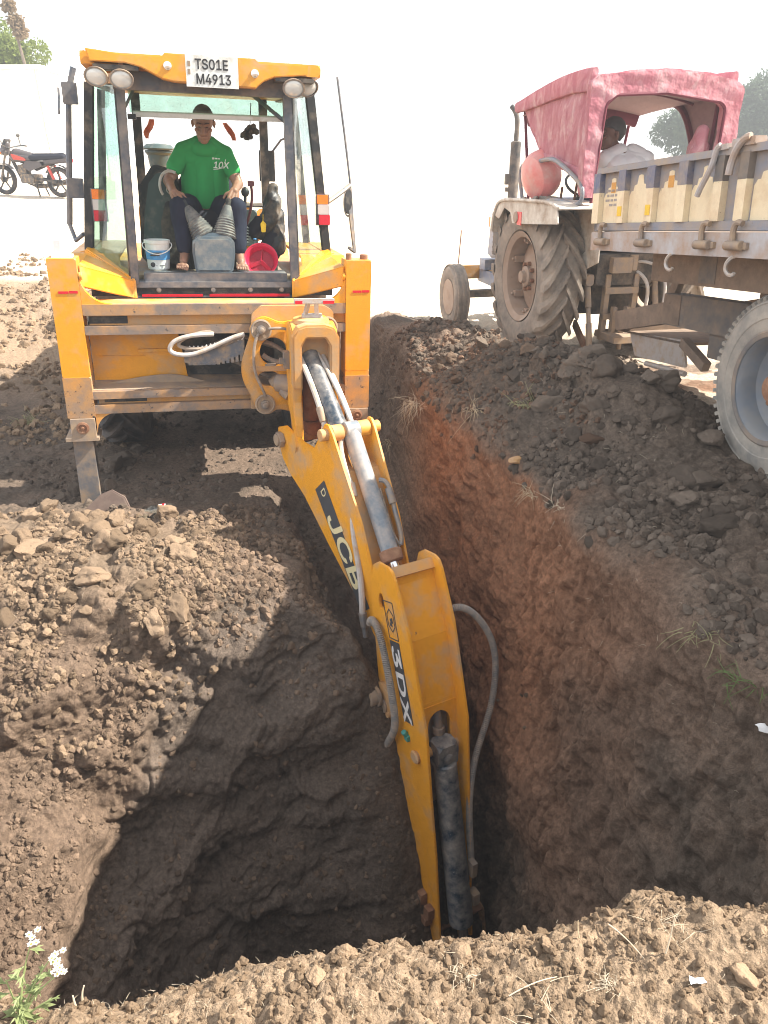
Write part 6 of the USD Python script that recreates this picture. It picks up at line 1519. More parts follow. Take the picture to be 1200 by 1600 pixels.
obj('divider', [beam(o_ - ax_ * .05 + fb @ a3(.10 * math.cos(a), .10 * math.sin(a), 0), o_ - ax_ * .05, .008, .03) for a in (.4, 2.4, 4.6)], plain('red_plastic_rib', (.5, .015, .05), .4), t)
bt_ = jthing('water_bottle', 'small clear plastic bottle standing behind the red basin', 'bottle')
M['pet'] = pane('clear_pet', (.86, .93, .95), .05, 1.4, .02)
obj('flask', lathe([(.02, 1.06), (.026, 1.065), (.026, 1.14), (.012, 1.165), (.011, 1.18)], 18, (0, 0, 1), (.345, .86, 0)), M['pet'], bt_)
obj('cap', cyl((.345, .86, 1.18), (.345, .86, 1.192), .013), plain('blue_cap', (.1, .3, .6), .4), bt_)
st_ = jthing('bottle_shelf', 'low dark shelf box on the cab floor behind the red basin', 'box')
obj('shelf_box', bx(.27, .52, .82, 1.0, .93, 1.058, .01), M['green_trim'], st_)


def rag(pts, w, seed, col, name, label, cat, grp=None):
    p = spline(pts, 14); g = []
    for k, q in enumerate(p):
        u = k / 13
        wd = w * (.35 + .9 * math.sin(PI * min(1, u * .8 + .15)))
        g.append([q + a3(-wd / 2, .02 * math.sin(9 * u), 0), q + a3(0, .03, 0), q + a3(wd / 2, .02 * math.sin(7 * u + 1), 0)])
    return tag(obj(name, T(cloth(g[::3] + [g[-1]], .006, seed, .012, 14.), JM, JO), col), label, cat, grp)


M['orange_cloth'] = plain('orange_cloth', (.70, .24, .12), .85)
rag([(-.405, 1.58, 2.055), (-.43, 1.58, 1.99), (-.455, 1.58, 1.95), (-.45, 1.58, 1.91)], .042, 51, M['orange_cloth'], 'cloth_ribbon', 'orange cloth ribbon hanging at the left of the cab front window', 'ribbon')
rag([(.185, 1.58, 2.05), (.215, 1.58, 2.01), (.245, 1.58, 1.97), (.26, 1.58, 1.92)], .036, 52, M['orange_cloth'], 'cloth_ribbon', 'orange cloth ribbon hanging to the right of the seated person', 'ribbon')
rng = np.random.default_rng(9)
tag(obj('hanging_pompom', T(join([sphere(a3(.375, 1.4, 1.985) + rng.normal(0, 1, 3) * [.035, .03, .026], rng.uniform(.014, .026), 1) for _ in range(34)] + [tube(np.array([(.38, 1.4, 2.0), (.40, 1.45, 2.2)]), .004, 5)]), JM, JO), M['black_plastic']), 'dark tufted pompom hanging from the cab ceiling near the front pillar', 'ornament')
jk = jthing('hung_jacket', 'dark grey-green jacket hanging inside the cab at the right rear pillar', 'jacket')
obj('jacket_body', cloth_blob([((.53, 1.05, 1.56), .03, (.51, 1.03, 1.42), .06), ((.51, 1.03, 1.42), .06, (.46, 1.0, 1.28), .055), ((.54, 1.05, 1.36), .05, (.52, 1.0, 1.12), .07), ((.46, 1.02, 1.28), .05, (.38, 1.0, 1.20), .035), ((.53, 1.0, 1.15), .06, (.46, .98, 1.02), .05)], 61, .016, .05, 13., 3), M['black_plastic'], jk, smooth=True)
obj('jacket_sleeve', cloth_blob([((.50, 1.0, 1.2), .06, (.40, .95, 1.02), .04), ((.40, 1.0, 1.3), .055, (.34, 1.0, 1.24), .045)], 62, .02, .02, 12.), M['seat_cloth'], jk, smooth=True)
obj('yellow_tag', [prism(rounded([(.405, 1.235), (.44, 1.235), (.445, 1.30), (.42, 1.325), (.40, 1.30)], .008), .006, 'xz', .915), tube(np.array([(.42, .918, 1.32), (.425, .94, 1.37)]), .003, 5)], M['yellow_mark'], jk)

# ---------------------------------------------------------------- motorcycle
PX = lambda u, v: (lambda d: d)(np.array([0, math.cos(TILT), -math.sin(TILT)]) + np.array([1., 0, 0]) * (u - 600) / 1202. - np.array([0, math.sin(TILT), math.cos(TILT)]) * (v - 800) / 1202.)
rear_w = a3(-6.98, 18.0, 0); front_w = a3(-8.32, 18.35, 0)
for w_ in (rear_w, front_w):
    w_[2] = ground_z(w_[0], w_[1])
dv = front_w - rear_w; wb = np.linalg.norm(dv); fx = dv / wb
sidev = np.cross(fx, [0, 0, 1.]); sidev /= np.linalg.norm(sidev)
MBM = np.stack([fx, -sidev, np.cross(fx, -sidev)], 1)          # x forward, y left, z up
moto = thing('motorcycle', 'grey and red motorcycle parked on its stand before the white wall', 'motorcycle', rear_w, MBM)
W0, W1 = a3(0, 0, .305), a3(wb, 0, .305)
M['moto_grey'] = plain('grey_fairing', (.075, .065, .065), .4)
M['moto_red'] = plain('red_panel', (.45, .06, .04), .35)
M['moto_engine'] = worn('engine_alloy', (.10, .095, .09), .45, DUST, .3, 20., metallic=.4)
for o in (W0, W1):
    w = group_part('wheel', moto)
    obj('tyre', lathe([(.235, -.035), (.27, -.05), (.295, -.035), (.305, 0), (.295, .035), (.27, .05), (.235, .035)], 40, (0, 1, 0), o, close=False), M['tyre_black'], w)
    obj('rim', [lathe([(.24, -.03), (.215, -.025), (.215, .025), (.24, .03)], 40, (0, 1, 0), o, close=False), lathe([(.04, -.05), (.055, -.04), (.055, .04), (.04, .05)], 16, (0, 1, 0), o)], M['black_plastic'], w)
    for k in range(5):
        a = k * 2 * PI / 5 + .3
        obj('spoke', beam(o, o + a3(.22 * math.cos(a), 0, .22 * math.sin(a)), .03, .022), M['black_plastic'], w)
    obj('mudguard', [quad(o + a3(.335 * math.cos(a), -.05, .335 * math.sin(a)), o + a3(.335 * math.cos(a), .05, .335 * math.sin(a)), o + a3(.335 * math.cos(a + .24), .05, .335 * math.sin(a + .24)), o + a3(.335 * math.cos(a + .24), -.05, .335 * math.sin(a + .24)), .01) for a in np.arange(.55, 2.3, .23)], M['moto_grey'], w)
fr_ = group_part('frame', moto)
obj('fork_tube', [cyl(W1 + a3(0, s * .09, 0), a3(wb - .22, s * .09, .88), .022) for s in (-1, 1)], M['moto_engine'], fr_)
obj('swing_arm', [beam(W0 + a3(0, s * .10, 0), a3(.48, s * .10, .36), .03, .045) for s in (-1, 1)], M['black_plastic'], fr_)
obj('backbone', [tube(spline([(wb - .24, 0, .80), (wb - .5, 0, .68), (.45, 0, .62), (.05, 0, .68)], 20), .03, 8), beam((wb - .26, 0, .75), (wb - .48, 0, .30), .05, .05), beam((wb - .48, 0, .30), (.45, 0, .28), .05, .05)], M['black_plastic'], fr_)
obj('shock', [cyl((.05, s * .12, .36), (.16, s * .12, .62), .03) for s in (-1, 1)], M['moto_red'], fr_)
obj('engine', [bx(.50, .86, -.14, .14, .26, .44, .03), cyl((.78, 0, .42), (.86, 0, .62), .09, n=14), cyl((.60, -.17, .34), (.60, .17, .34), .09, n=18), bx(.74, .94, -.08, .08, .44, .62, .02)], M['moto_engine'], moto)
obj('exhaust', [tube(spline([(.9, -.08, .48), (.98, -.10, .34), (.8, -.13, .22), (.4, -.15, .22), (-.15, -.17, .30)], 24), [.02] * 10 + [.045] * 14, 10)], M['moto_engine'], moto)
obj('tank', blob([((.62, 0, .78), .09, (wb - .42, 0, .82), .12), ((.62, -.05, .74), .07, (wb - .4, -.07, .76), .09), ((.62, .05, .74), .07, (wb - .4, .07, .76), .09)], .03, 4), M['moto_grey'], moto, smooth=True)
obj('tank_flash', [prism(rounded([(.60, .70), (.95, .72), (1.02, .84), (.72, .77)], .02), .012, 'xz', s * .155 - .006) for s in (-1, 1)], M['moto_red'], moto)
obj('side_panel', [prism(rounded([(.28, .62), (.62, .50), (.78, .58), (.70, .70), (.35, .70)], .03), .02, 'xz', s * .12 - .01) for s in (-1, 1)], M['moto_grey'], moto)
obj('seat', blob([((-.18, 0, .82), .06, (.62, 0, .78), .07), ((-.2, -.06, .80), .05, (.58, -.06, .76), .06), ((-.2, .06, .80), .05, (.58, .06, .76), .06)], .03, 4), M['seat_cloth'], moto, smooth=True)
obj('tail_piece', [prism(rounded([(-.32, .70), (.25, .64), (.30, .74), (-.30, .80)], .02), .22, 'xz', -.11, b=.02)], M['moto_grey'], moto)
obj('tail_light', bx(-.36, -.31, -.06, .06, .70, .77, .01), M['red_lens'], moto)
obj('headlamp_cowl', blob([((wb - .13, 0, .88), .10, (wb - .2, 0, 1.02), .07), ((wb - .15, -.07, .86), .06, (wb - .15, .07, .86), .06)], .03, 3), M['moto_grey'], moto, smooth=True)
obj('headlamp', lathe([(.07, 0), (.06, .02), (.002, .03)], 18, (1, 0, .1), (wb - .05, 0, .86)), M['lamp_glass'], moto)
obj('windscreen', prism(rounded([(wb - .18, .96), (wb - .08, .92), (wb - .22, 1.12), (wb - .27, 1.10)], .02), .16, 'xz', -.08), M['black_plastic'], moto)
obj('handlebar', [tube(spline([(wb - .42, s * .36, .98), (wb - .34, s * .30, .99), (wb - .25, s * .12, .96), (wb - .25, 0, .94)], 14), .014, 8) for s in (-1, 1)], M['black_plastic'], moto)
for s in (-1, 1):
    mm = group_part('mirror', moto)
    obj('mirror_stalk', tube(np.array([(wb - .33, s * .28, .99), (wb - .27, s * .32, 1.16)]), .008, 6), M['black_plastic'], mm)
    obj('mirror_head', sphere((wb - .26, s * .33, 1.19), .05, 2, (.35, 1.2, .75)), M['black_plastic'], mm)
obj('indicator', [sphere((wb - .12, s * .16, .84), .03, 1, (1, 1, .8)) for s in (-1, 1)], M['amber_lens'], moto)
obj('centre_stand', [beam((.5, s * .12, .26), (.42, s * .16, .01), .025, .025) for s in (-1, 1)], M['black_plastic'], moto)

# ---------------------------------------------------------------- far things: white wall, pipe, water tank, trees
wx1, wy = -10.15, 26.0
gz = ground_z(-12, 26)
bld = thing('white_building', 'plain white-washed building wall at the far left behind the motorcycle', 'building', (wx1, wy, gz - .2))
M['whitewash'] = worn('whitewashed_plaster', (.80, .79, .76), .8, (.62, .58, .52), .25, 1.2)
obj('wall', [bx(-14, 0, 0, 5, 0, 3.2, .01)], M['whitewash'], bld)
obj('parapet', [bx(-14.05, .05, -.05, 5.05, 3.2, 3.32, .01)], M['whitewash'], bld)
obj('drain_pipe', [tube(np.array([(-.10, -.06, 3.2), (-.06, -.06, 1.5), (.02, -.06, .2)]), .022, 8)], M['hose_pale'], bld)
obj('plinth', [bx(-14, .02, -.04, 0, 0, .45, .01)], M['whitewash'], bld)
gz = ground_z(4.4, 30)
tk = thing('water_tank', 'pale ribbed plastic tank lying far off behind the tractor exhaust pipe', 'tank', (4.45, 30.0, gz))
obj('tank_shell', lathe([(.30, 0), (.34, .03), (.34, .30), (.355, .32), (.34, .34), (.34, .66), (.355, .68), (.34, .70), (.34, 1.0), (.355, 1.02), (.34, 1.04), (.34, 1.32), (.30, 1.36)], 28, (1, 0, 0), (0, 0, .36)), M['white_paint'], tk)
obj('tank_band', [lathe([(.345, x), (.352, x + .02), (.345, x + .04)], 28, (1, 0, 0), (0, 0, .36), close=False) for x in (.16, .5, .84, 1.18)], M['hose_pale'], tk)
obj('tank_lid', cyl((.5, -.32, .5), (.5, -.36, .53), .1), M['white_paint'], tk)


def leafmat(name, a, b):
    return mat(name, {'o': ('geometry', {}), 'n': ('noise_texture', {'scale': 1.3, 'detail': 3.}), 'm': ('mix_color', {'a': a, 'b': b}), 'p': ('principled_bsdf', {'roughness': .55, 'specular_ior_level': .3}), 't': ('translucent_bsdf', {}), 'x': ('mix_closure', {'fac': .35})},
               [('o.position', 'n.vector'), ('n.fac', 'm.fac'), ('m.result', 'p.base_color'), ('m.result', 't.color'), ('p.BSDF', 'x.closure1'), ('t.BSDF', 'x.closure2')], surface='x.closure')


def leaf_cloud(centres, radii, n, size, seed, droop=.3):
    rng = np.random.default_rng(seed)
    V, Fc = [], []
    k = rng.choice(len(centres), n, p=np.array(radii) ** 2 / np.sum(np.array(radii) ** 2))
    d = rng.normal(0, 1, (n, 3)); d /= np.linalg.norm(d, axis=1, keepdims=True)
    r = rng.uniform(.45, 1.0, n) ** .5
    c = np.array(centres)[k] + d * (np.array(radii)[k] * r)[:, None] * [1, 1, .8]
    u = rng.normal(0, 1, (n, 3)) + d * .5; u[:, 2] -= droop; u /= np.linalg.norm(u, axis=1, keepdims=True)
    s = np.cross(u, rng.normal(0, 1, (n, 3))); s /= np.linalg.norm(s, axis=1, keepdims=True)
    L = (size * rng.uniform(.6, 1.4, n))[:, None]
    v = np.stack([c, c + u * L * .5 + s * L * .22, c + u * L, c + u * L * .5 - s * L * .22], 1).reshape(-1, 3)
    i = np.arange(n) * 4
    return trimesh.Trimesh(v, np.concatenate([np.stack([i, i + 1, i + 2], 1), np.stack([i, i + 2, i + 3], 1)]), process=False)


def tree(label, x, y, h, crowns, n, size, lm, seed, trunk_r=.16):
    z = ground_z(x, y)
    t = thing('tree', label, 'tree', (x, y, z - .1))
    rng = np.random.default_rng(seed)
    limbs = [tube(spline([(0, 0, 0), (.1, .05, h * .3), (-.05, 0, h * .6)], 12), np.linspace(trunk_r, trunk_r * .6, 12), 10)]
    for c, r in crowns:
        c = np.array(c, float)
        limbs.append(tube(spline([(0, 0, h * .42), c * [.4, .4, .75], c], 10), np.linspace(trunk_r * .5, trunk_r * .12, 10), 6))
    obj('trunk', limbs, M['bark'], t)
    obj('crown', leaf_cloud([c for c, r in crowns], [r for c, r in crowns], n, size, seed), lm, t, smooth=False)
    return t


M['bark'] = worn('tree_bark', (.12, .09, .065), .9, (.2, .16, .12), .3, 6.)
M['leaf_dark'] = leafmat('dark_leaves', (.05, .085, .055), (.10, .14, .085))
M['leaf_bright'] = leafmat('bright_leaves', (.12, .17, .03), (.24, .28, .07))
M['leaf_dry'] = leafmat('dry_leaves', (.22, .16, .10), (.30, .22, .13))
rng = np.random.default_rng(77)


def crowns(R, H, k, seed, r0=.9):
    rr = np.random.default_rng(seed); out = []
    for _ in range(k):
        d = rr.normal(0, 1, 3); d /= np.linalg.norm(d)
        out.append((np.array([d[0] * R * rr.uniform(.3, .8), d[1] * R * rr.uniform(.3, .8), H + d[2] * R * .45]), r0 * rr.uniform(.7, 1.3)))
    return out


tree('broad dark green tree far behind the trailer at the right edge', 23.6, 50.0, 3.6, crowns(4.2, 2.3, 34, 1, 1.3), 52000, .19, M['leaf_dark'], 1)
tree('smaller dark tree seen through the back of the pink canopy', 16.4, 46.0, 2.4, crowns(1.8, 1.9, 14, 2, .75), 12000, .17, M['leaf_dark'], 2, .1)
tree('bright yellow-green tree above the white building at the far left', -14.1, 32.5, 4.6, [(np.array(c) * [1.15, 1, 1], r) for c, r in crowns(1.6, 4.15, 18, 3, .62)], 14000, .15, M['leaf_bright'], 3, .12)
dt = thing('dry_tree', 'thin dried brown tree top rising behind the yellow-green tree', 'tree', (-12.75, 31.2, ground_z(-12.75, 31.2) - .1))
obj('trunk', [tube(spline([(0, 0, 0), (.15, 0, 3), (-.35, 0, 6.3)], 14), np.linspace(.10, .03, 14), 8)], M['bark'], dt)
obj('crown', leaf_cloud([(-.40, 0, 6.35), (-.33, 0, 5.95), (-.12, 0, 5.45), (0.05, 0, 5.0), (.15, 0, 4.7)], [.16, .22, .2, .24, .22], 1800, .14, 8, .8), M['leaf_dry'], dt, smooth=False)

# ---------------------------------------------------------------- loose soil, stones, plants and litter
def soilmat(name, a, b):
    return mat(name, {'g': ('geometry', {}), 'o': ('object_info', {}), 'n': ('noise_texture', {'scale': 45.0, 'detail': 8.0, 'roughness': .7}), 'n2': ('noise_texture', {'scale': 170.0, 'detail': 4.0}),
                      'm': ('mix_color', {'a': a, 'b': b}), 's': ('math', {'math_type': 'multiply_add', 'value2': .75, 'value3': .58}), 'v': ('vector_math', {'math_type': 'scale'}),
                      'b': ('bump', {'strength': .8, 'distance': .007}), 'p': ('principled_bsdf', {'roughness': .95, 'specular_ior_level': .1})},
               [('g.position', 'n.vector'), ('g.position', 'n2.vector'), ('n.fac', 'm.fac'), ('o.random', 's.value1'), ('m.result', 'v.vector1'), ('s.value', 'v.scale'), ('v.vector', 'p.base_color'), ('n2.fac', 'b.height'), ('b.normal', 'p.normal')])


M['clod_dark'] = soilmat('dark_clod', (.084, .066, .053), (.155, .121, .094))
M['clod_brown'] = soilmat('brown_clod', (.11, .078, .056), (.195, .138, .098))
M['clod_tan'] = soilmat('tan_clod', (.168, .117, .076), (.285, .203, .135))
M['clod_red'] = soilmat('reddish_clod', (.11, .068, .047), (.19, .12, .082))


M['clod_bank'] = soilmat('left_bank_clod', (.140, .100, .068), (.240, .172, .116))


def lump(seed, sub=2, rough=.55):
    m = trimesh.creation.icosphere(sub, 1.0)
    v = np.asarray(m.vertices)
    rr = np.random.default_rng(seed)
    # cut by a few random planes, then roughened: broken, not round
    r = np.ones(len(v)) * 1.0
    for _ in range(13):
        d = rr.normal(0, 1, 3); d /= np.linalg.norm(d)
        h = rr.uniform(.50, .92)
        c = v @ d
        r = np.where(c > 1e-3, np.minimum(r, h / np.maximum(c, 1e-3)), r)
    r = r * (1 + rough * (meshkit.fbm(v * 2.1 + seed * 3.7, 4, seed) - .5)) + .10 * (meshkit.fbm(v * 6 + seed, 2, seed + 1) - .5)
    m.vertices = v * r[:, None] * [1, rr.uniform(.75, 1.1), rr.uniform(.6, .85)]
    return m


def pick(n, x0, x1, y0, y1, seed, ok=None, clump=.34):
    """Random places on the ground: (position, normal)."""
    rr = np.random.default_rng(seed)
    out, nn = [], []
    while len(out) < n:
        q = np.stack([rr.uniform(x0, x1, n * 2), rr.uniform(y0, y1, n * 2)], 1)
        d, i = GTREE.query(q)
        cl = meshkit.fbm(np.stack([q[:, 0] * 4, q[:, 1] * 4, q[:, 0] * 0], -1), 3, seed + 5) - .25 * rr.random(len(q))
        for k in range(len(q)):
            p, nrm_ = GV[i[k]].copy(), GN[i[k]]
            p[:2] = q[k]
            if d[k] < .25 and abs(nrm_[2]) > .35 and cl[k] > clump and (ok is None or ok(p)):
                out.append(p); nn.append(nrm_)
                if len(out) >= n:
                    break
    return np.array(out), np.array(nn)


def quats(n, rr):
    q = rr.normal(0, 1, (n, 4)); return q / np.linalg.norm(q, axis=1, keepdims=True)


def scatter(name, label, P, S, material, seed, protos=6):
    pi = UsdGeom.PointInstancer.Define(stage, path_of(name))
    rel = pi.CreatePrototypesRel()
    for k in range(protos):
        c = obj('lump', lump(seed * 10 + k, 2, .7), material, pi, smooth=24)
        rel.AddTarget(c.GetPath())
    rr = np.random.default_rng(seed)
    n = len(P); q = quats(n, rr)
    pi.CreateProtoIndicesAttr(Vt.IntArray.FromNumpy((np.arange(n) % protos).astype(np.int32)))
    pi.CreatePositionsAttr(Vt.Vec3fArray.FromNumpy(np.asarray(P, np.float32)))
    pi.CreateScalesAttr(Vt.Vec3fArray.FromNumpy(np.repeat(np.asarray(S, np.float32)[:, None], 3, 1)))
    pi.CreateOrientationsAttr(Vt.QuathArray([Gf.Quath(float(a), float(b), float(c), float(d)) for a, b, c, d in q]))
    return tag(pi, label, kind='stuff')


def sizes(n, lo, hi, seed, p=2.2):
    return lo + (hi - lo) * np.random.default_rng(seed).random(n) ** p


left_ok = lambda p: p[0] < -1.0 - .0 and p[2] > -2.3
Pl, _n = pick(7000, -2.9, -.98, 3.3, 5.05, 1, lambda p: p[2] > -1.3)
scatter('crumbled_soil_pale', 'pale crumbled soil covering the left bank', Pl, sizes(7000, .005, .038, 1, 2.6), M['clod_bank'], 1)
Pl, _n = pick(6500, -2.9, -1.1, 1.9, 3.7, 2, lambda p: p[0] < np.interp(p[1], [2.3, 2.8, 3.25, 3.7], [-1.55, -1.58, -1.52, -1.30]))
scatter('crumbled_soil_brown', 'brown crumbled soil on the slope of the left bank', Pl, sizes(6500, .004, .028, 2, 2.6), M['clod_brown'], 2)
Pm, _n = pick(9000, -1.1, 1.3, .6, 1.35, 3, lambda p: p[2] > -.3, .20)
Sm = sizes(9000, .0020, .017, 3, 3.2)
base_lumps = [lump(30 + k, 1, 1.1) for k in range(10)]
rr = np.random.default_rng(3)
vs, fs, n0 = [], [], 0
for k in range(len(Pm)):
    lm = base_lumps[k % 10]
    q = quats(1, rr)[0]
    w_, x_, y_, z_ = q
    Rm = np.array([[1 - 2 * (y_ * y_ + z_ * z_), 2 * (x_ * y_ - z_ * w_), 2 * (x_ * z_ + y_ * w_)], [2 * (x_ * y_ + z_ * w_), 1 - 2 * (x_ * x_ + z_ * z_), 2 * (y_ * z_ - x_ * w_)], [2 * (x_ * z_ - y_ * w_), 2 * (y_ * z_ + x_ * w_), 1 - 2 * (x_ * x_ + y_ * y_)]])
    vs.append(np.asarray(lm.vertices) @ Rm.T * Sm[k] + Pm[k]); fs.append(np.asarray(lm.faces) + n0); n0 += len(lm.vertices)
tag(obj('crumbled_soil_near', trimesh.Trimesh(np.vstack(vs), np.vstack(fs), process=False), M['clod_tan'], None, False), 'sunlit crumbled soil of the near mound', kind='stuff')
Pb, _n = pick(8000, .25, 2.4, 2.2, 7.6, 4, lambda p: p[2] > -.12)
scatter('crumbled_soil_heap', 'dark crumbled soil over the right spoil heap', Pb, sizes(8000, .005, .045, 4, 2.8), M['clod_dark'], 4)
Pb, _n = pick(1800, .0, 1.3, 4.4, 8.0, 5, lambda p: p[2] > -.2)
scatter('crumbled_soil_reddish', 'reddish brown crumbs along the right lip of the trench', Pb, sizes(1800, .006, .034, 5), M['clod_red'], 5)
Pd, _n = pick(2600, -3.4, .0, 4.9, 8.8, 6, lambda p: p[2] < -.4)
scatter('crumbled_soil_under', 'dark crumbs on the ground under and beside the machine', Pd, sizes(2600, .006, .042, 6, 3.), M['clod_dark'], 6)
Pd, _n = pick(3600, -1.6, .9, 1.9, 4.1, 7, lambda p: p[2] < -.9)
scatter('crumbled_soil_pit', 'dark crumbs on the cut face and floor of the pit', Pd, sizes(3600, .004, .028, 7, 2.6), M['clod_brown'], 7)
Pt, _n = pick(5200, -6.5, -2.2, 6.6, 14.5, 8)
scatter('crumbled_soil_field', 'dry clods of the tilled ground left of the machine', Pt, sizes(5200, .010, .07, 8, 2.6), M['clod_tan'], 8)


Pe, _n = pick(2200, -1.3, -.25, 3.85, 5.4, 9, lambda p: p[2] > -1.1)
scatter('crumbled_soil_ledge', 'brown crumbs on the ledge between the left bank and the boom', Pe, sizes(2200, .005, .040, 9, 2.4), M['clod_brown'], 9)


def clods(n, box_, s0, s1, mt, seed, label, group, ok=None, sink=.35):
    P, N = pick(n, *box_, seed, ok)
    S = sizes(n, s0, s1, seed + 50, 1.8)
    rr = np.random.default_rng(seed + 99)
    for k in range(n):
        a = rr.uniform(0, 2 * PI)
        m = T(lump(seed * 100 + k, 3, .6), rot(a, rr.uniform(-.5, .5), rr.uniform(-.5, .5)) * S[k], P[k] + [0, 0, S[k] * (.55 - sink)])
        obj('clod', m, mt, None, 28, label, 'clod', group)


clods(46, (-2.6, -1.15, 3.75, 4.75), .045, .115, M['clod_bank'], 11, 'pale dry clod lying on the sunlit left bank', 'pale clods on the left bank', lambda p: p[2] > -.95)
clods(10, (-2.6, -1.5, 4.55, 5.0), .06, .11, M['clod_bank'], 12, 'pale clod along the far edge of the left bank', 'clods at the far edge of the left bank')
clods(30, (-2.9, -2.2, 5.3, 7.8), .05, .12, M['clod_dark'], 13, 'dark clod in the shade left of the stabilizer leg', 'dark clods left of the machine')
clods(44, (.75, 1.95, 3.3, 6.4), .05, .13, M['clod_dark'], 14, 'dark clod on the spoil heap left of the trailer', 'dark clods on the spoil heap', lambda p: p[2] > .05)
clods(14, (.2, 1.3, 5.6, 7.4), .05, .13, M['clod_brown'], 15, 'brown clod on the crest in front of the tractor', 'brown clods on the crest before the tractor', lambda p: p[2] > .05)
clods(26, (-.9, 1.0, .75, 1.25), .014, .034, M['clod_tan'], 16, 'sunlit clod on the near mound at the bottom edge', 'clods on the near mound')

# slab and crushed bottle by the stabilizer foot
M['slab'] = worn('brown_grey_slab', (.13, .09, .075), .85, (.2, .15, .12), .4, 8.)
P0 = np.array([-2.02, 5.12, ground_z(-2.02, 5.12)])
sl = obj('stone_slab', T(prism(rounded([(-.22, -.02), (.18, -.06), (.12, .10), (.03, .16), (-.05, .13)], .015), .05, 'xz', 0, b=.01), rot(.15, -.35), P0 + [.0, 0, -.03]), M['slab'])
tag(sl, 'brown grey stone slab leaning in the soil beside the stabilizer foot', 'slab')
P1 = np.array([-1.62, 5.03, ground_z(-1.62, 5.03) + .03])
cb_ = thing('crushed_bottle', 'crushed clear plastic bottle with a red and white label behind the left bank', 'bottle', P1, rot(.2))
obj('flask', T(lathe([(.012, 0), (.014, .02), (.034, .05), (.036, .085), (.030, .10), (.036, .12), (.034, .19), (.028, .2), (.002, .2)], 20, (1, 0, .06)), np.diag([1, 1, .8]), (-.1, 0, .0)), M['pet'], cb_)
obj('label_band', T(lathe([(.0375, .10), (.0375, .15)], 20, (1, 0, .06), close=False), np.diag([1, 1, .82]), (-.1, 0, .0)), M['decal_white'], cb_)
obj('label_stripe', T(lathe([(.038, .125), (.038, .145)], 20, (1, 0, .06), close=False), np.diag([1, 1, .83]), (-.1, 0, .0)), M['red_refl'], cb_)

M['straw'] = plain('dry_straw', (.52, .42, .28), .8, spec=.2, var=.25)
M['straw_white'] = plain('bleached_straw', (.56, .48, .36), .8, spec=.2, var=.2)
M['grass_green'] = plain('green_grass', (.10, .16, .045), .6, spec=.3, var=.3)
M['grass_dry'] = plain('drying_grass', (.26, .25, .13), .7, spec=.2, var=.3)


def blades(base, nrm_, n, L, r, spread, seed, curl=.5, up=1.0):
    rr = np.random.default_rng(seed); out = []
    base = np.asarray(base, float); nrm_ = np.asarray(nrm_, float)
    for _ in range(n):
        d = rr.normal(0, 1, 3) * spread + nrm_ * up; d /= np.linalg.norm(d)
        l_ = L * rr.uniform(.5, 1.25)
        b_ = base + rr.normal(0, 1, 3) * [L * .45, L * .45, .004]
        side = rr.normal(0, 1, 3) * curl
        k = np.linspace(0, 1, 6)[:, None]
        p = b_ + d * l_ * k + (side * .4 + [0, 0, -.5 * curl]) * l_ * k ** 2
        out.append(tube(p, r * np.linspace(1, .35, 6), 4, True))
    return out


def spot(u, v, y):
    """The ground under a viewing direction near depth y, found by marching."""
    d = PX(u, v); s_ = np.linspace(max(.2, y * .55), y * 1.6, 900)
    pts = np.array([0, 0, EYE]) + d * s_[:, None]
    dd, i = GTREE.query(pts[:, :2])
    hit = np.nonzero(pts[:, 2] <= GV[i, 2] + .004)[0]
    k = hit[0] if len(hit) else np.argmin(np.abs(pts[:, 2] - GV[i, 2]))
    q = pts[k].copy()
    if not len(hit):
        q[2] = GV[i[k], 2]
    return q, GN[i[k]]


def tuft(name, u, v, y, n, L, r, spread, seed, mt, label, cat, group=None, curl=1.5, up=.38):
    p, nr = spot(u, v, y)
    o = thing(name, label, cat, p, None, group)
    obj('stems', [T(b, None, -p) for b in blades(p, nr, n, L, r, spread, seed, curl, up)], mt, o, kind='stuff')
    return o


tuft('root_tuft', 655, 630, 5.2, 110, 0.108, .0016, 1.1, 101, M['straw_white'], 'large pale tuft of dry roots at the lip of the orange trench wall', 'roots')
tuft('root_tuft', 610, 690, 5.0, 26, 0.086, .0015, 1., 102, M['straw'], 'few pale roots hanging below the large tuft on the orange wall', 'roots')
tuft('root_tuft', 835, 770, 3.8, 80, 0.094, .0014, 1.0, 103, M['straw'], 'spidery tuft of straw roots on the lip right of the boom knuckle', 'roots', curl=.9)
tuft('root_tuft', 880, 790, 3.7, 44, 0.079, .0014, 1.1, 104, M['straw_white'], 'small curly root tuft beside the spidery one on the right lip', 'roots', curl=1.1)
tuft('root_tuft', 745, 640, 5.2, 40, 0.094, .0015, 1., 105, M['straw'], 'thin straw roots between the large tuft and the spoil heap', 'roots')
tuft('grass_tuft', 40, 660, 6.9, 90, 0.115, .0030, .55, 106, M['grass_dry'], 'small round dry grass tuft left of the stabilizer post', 'grass tuft')
tuft('grass_tuft', 822, 632, 5.4, 60, 0.108, .0026, .5, 107, M['grass_dry'], 'yellowish grass tuft on the spoil heap near its left side', 'grass tuft')
tuft('grass_tuft', 1172, 1062, 2.3, 40, 0.094, .0020, .8, 108, M['grass_green'], 'green grass tuft on the right bank at the picture edge', 'grass tuft', curl=.8)
tuft('grass_tuft', 1100, 990, 2.6, 26, 0.094, .0018, .9, 109, M['grass_dry'], 'thin pale grass on the right bank above the green tuft', 'grass tuft', curl=.8)
tuft('root_tuft', 722, 1520, 1.15, 70, 0.032, .0006, 1.1, 110, M['straw_white'], 'white straw clump on the near mound below the dipper', 'straw', curl=.7)
tuft('root_tuft', 1045, 1450, 1.2, 40, 0.050, .0006, 1., 111, M['straw_white'], 'white spreading stems standing on the near mound at the right', 'straw', curl=.5)
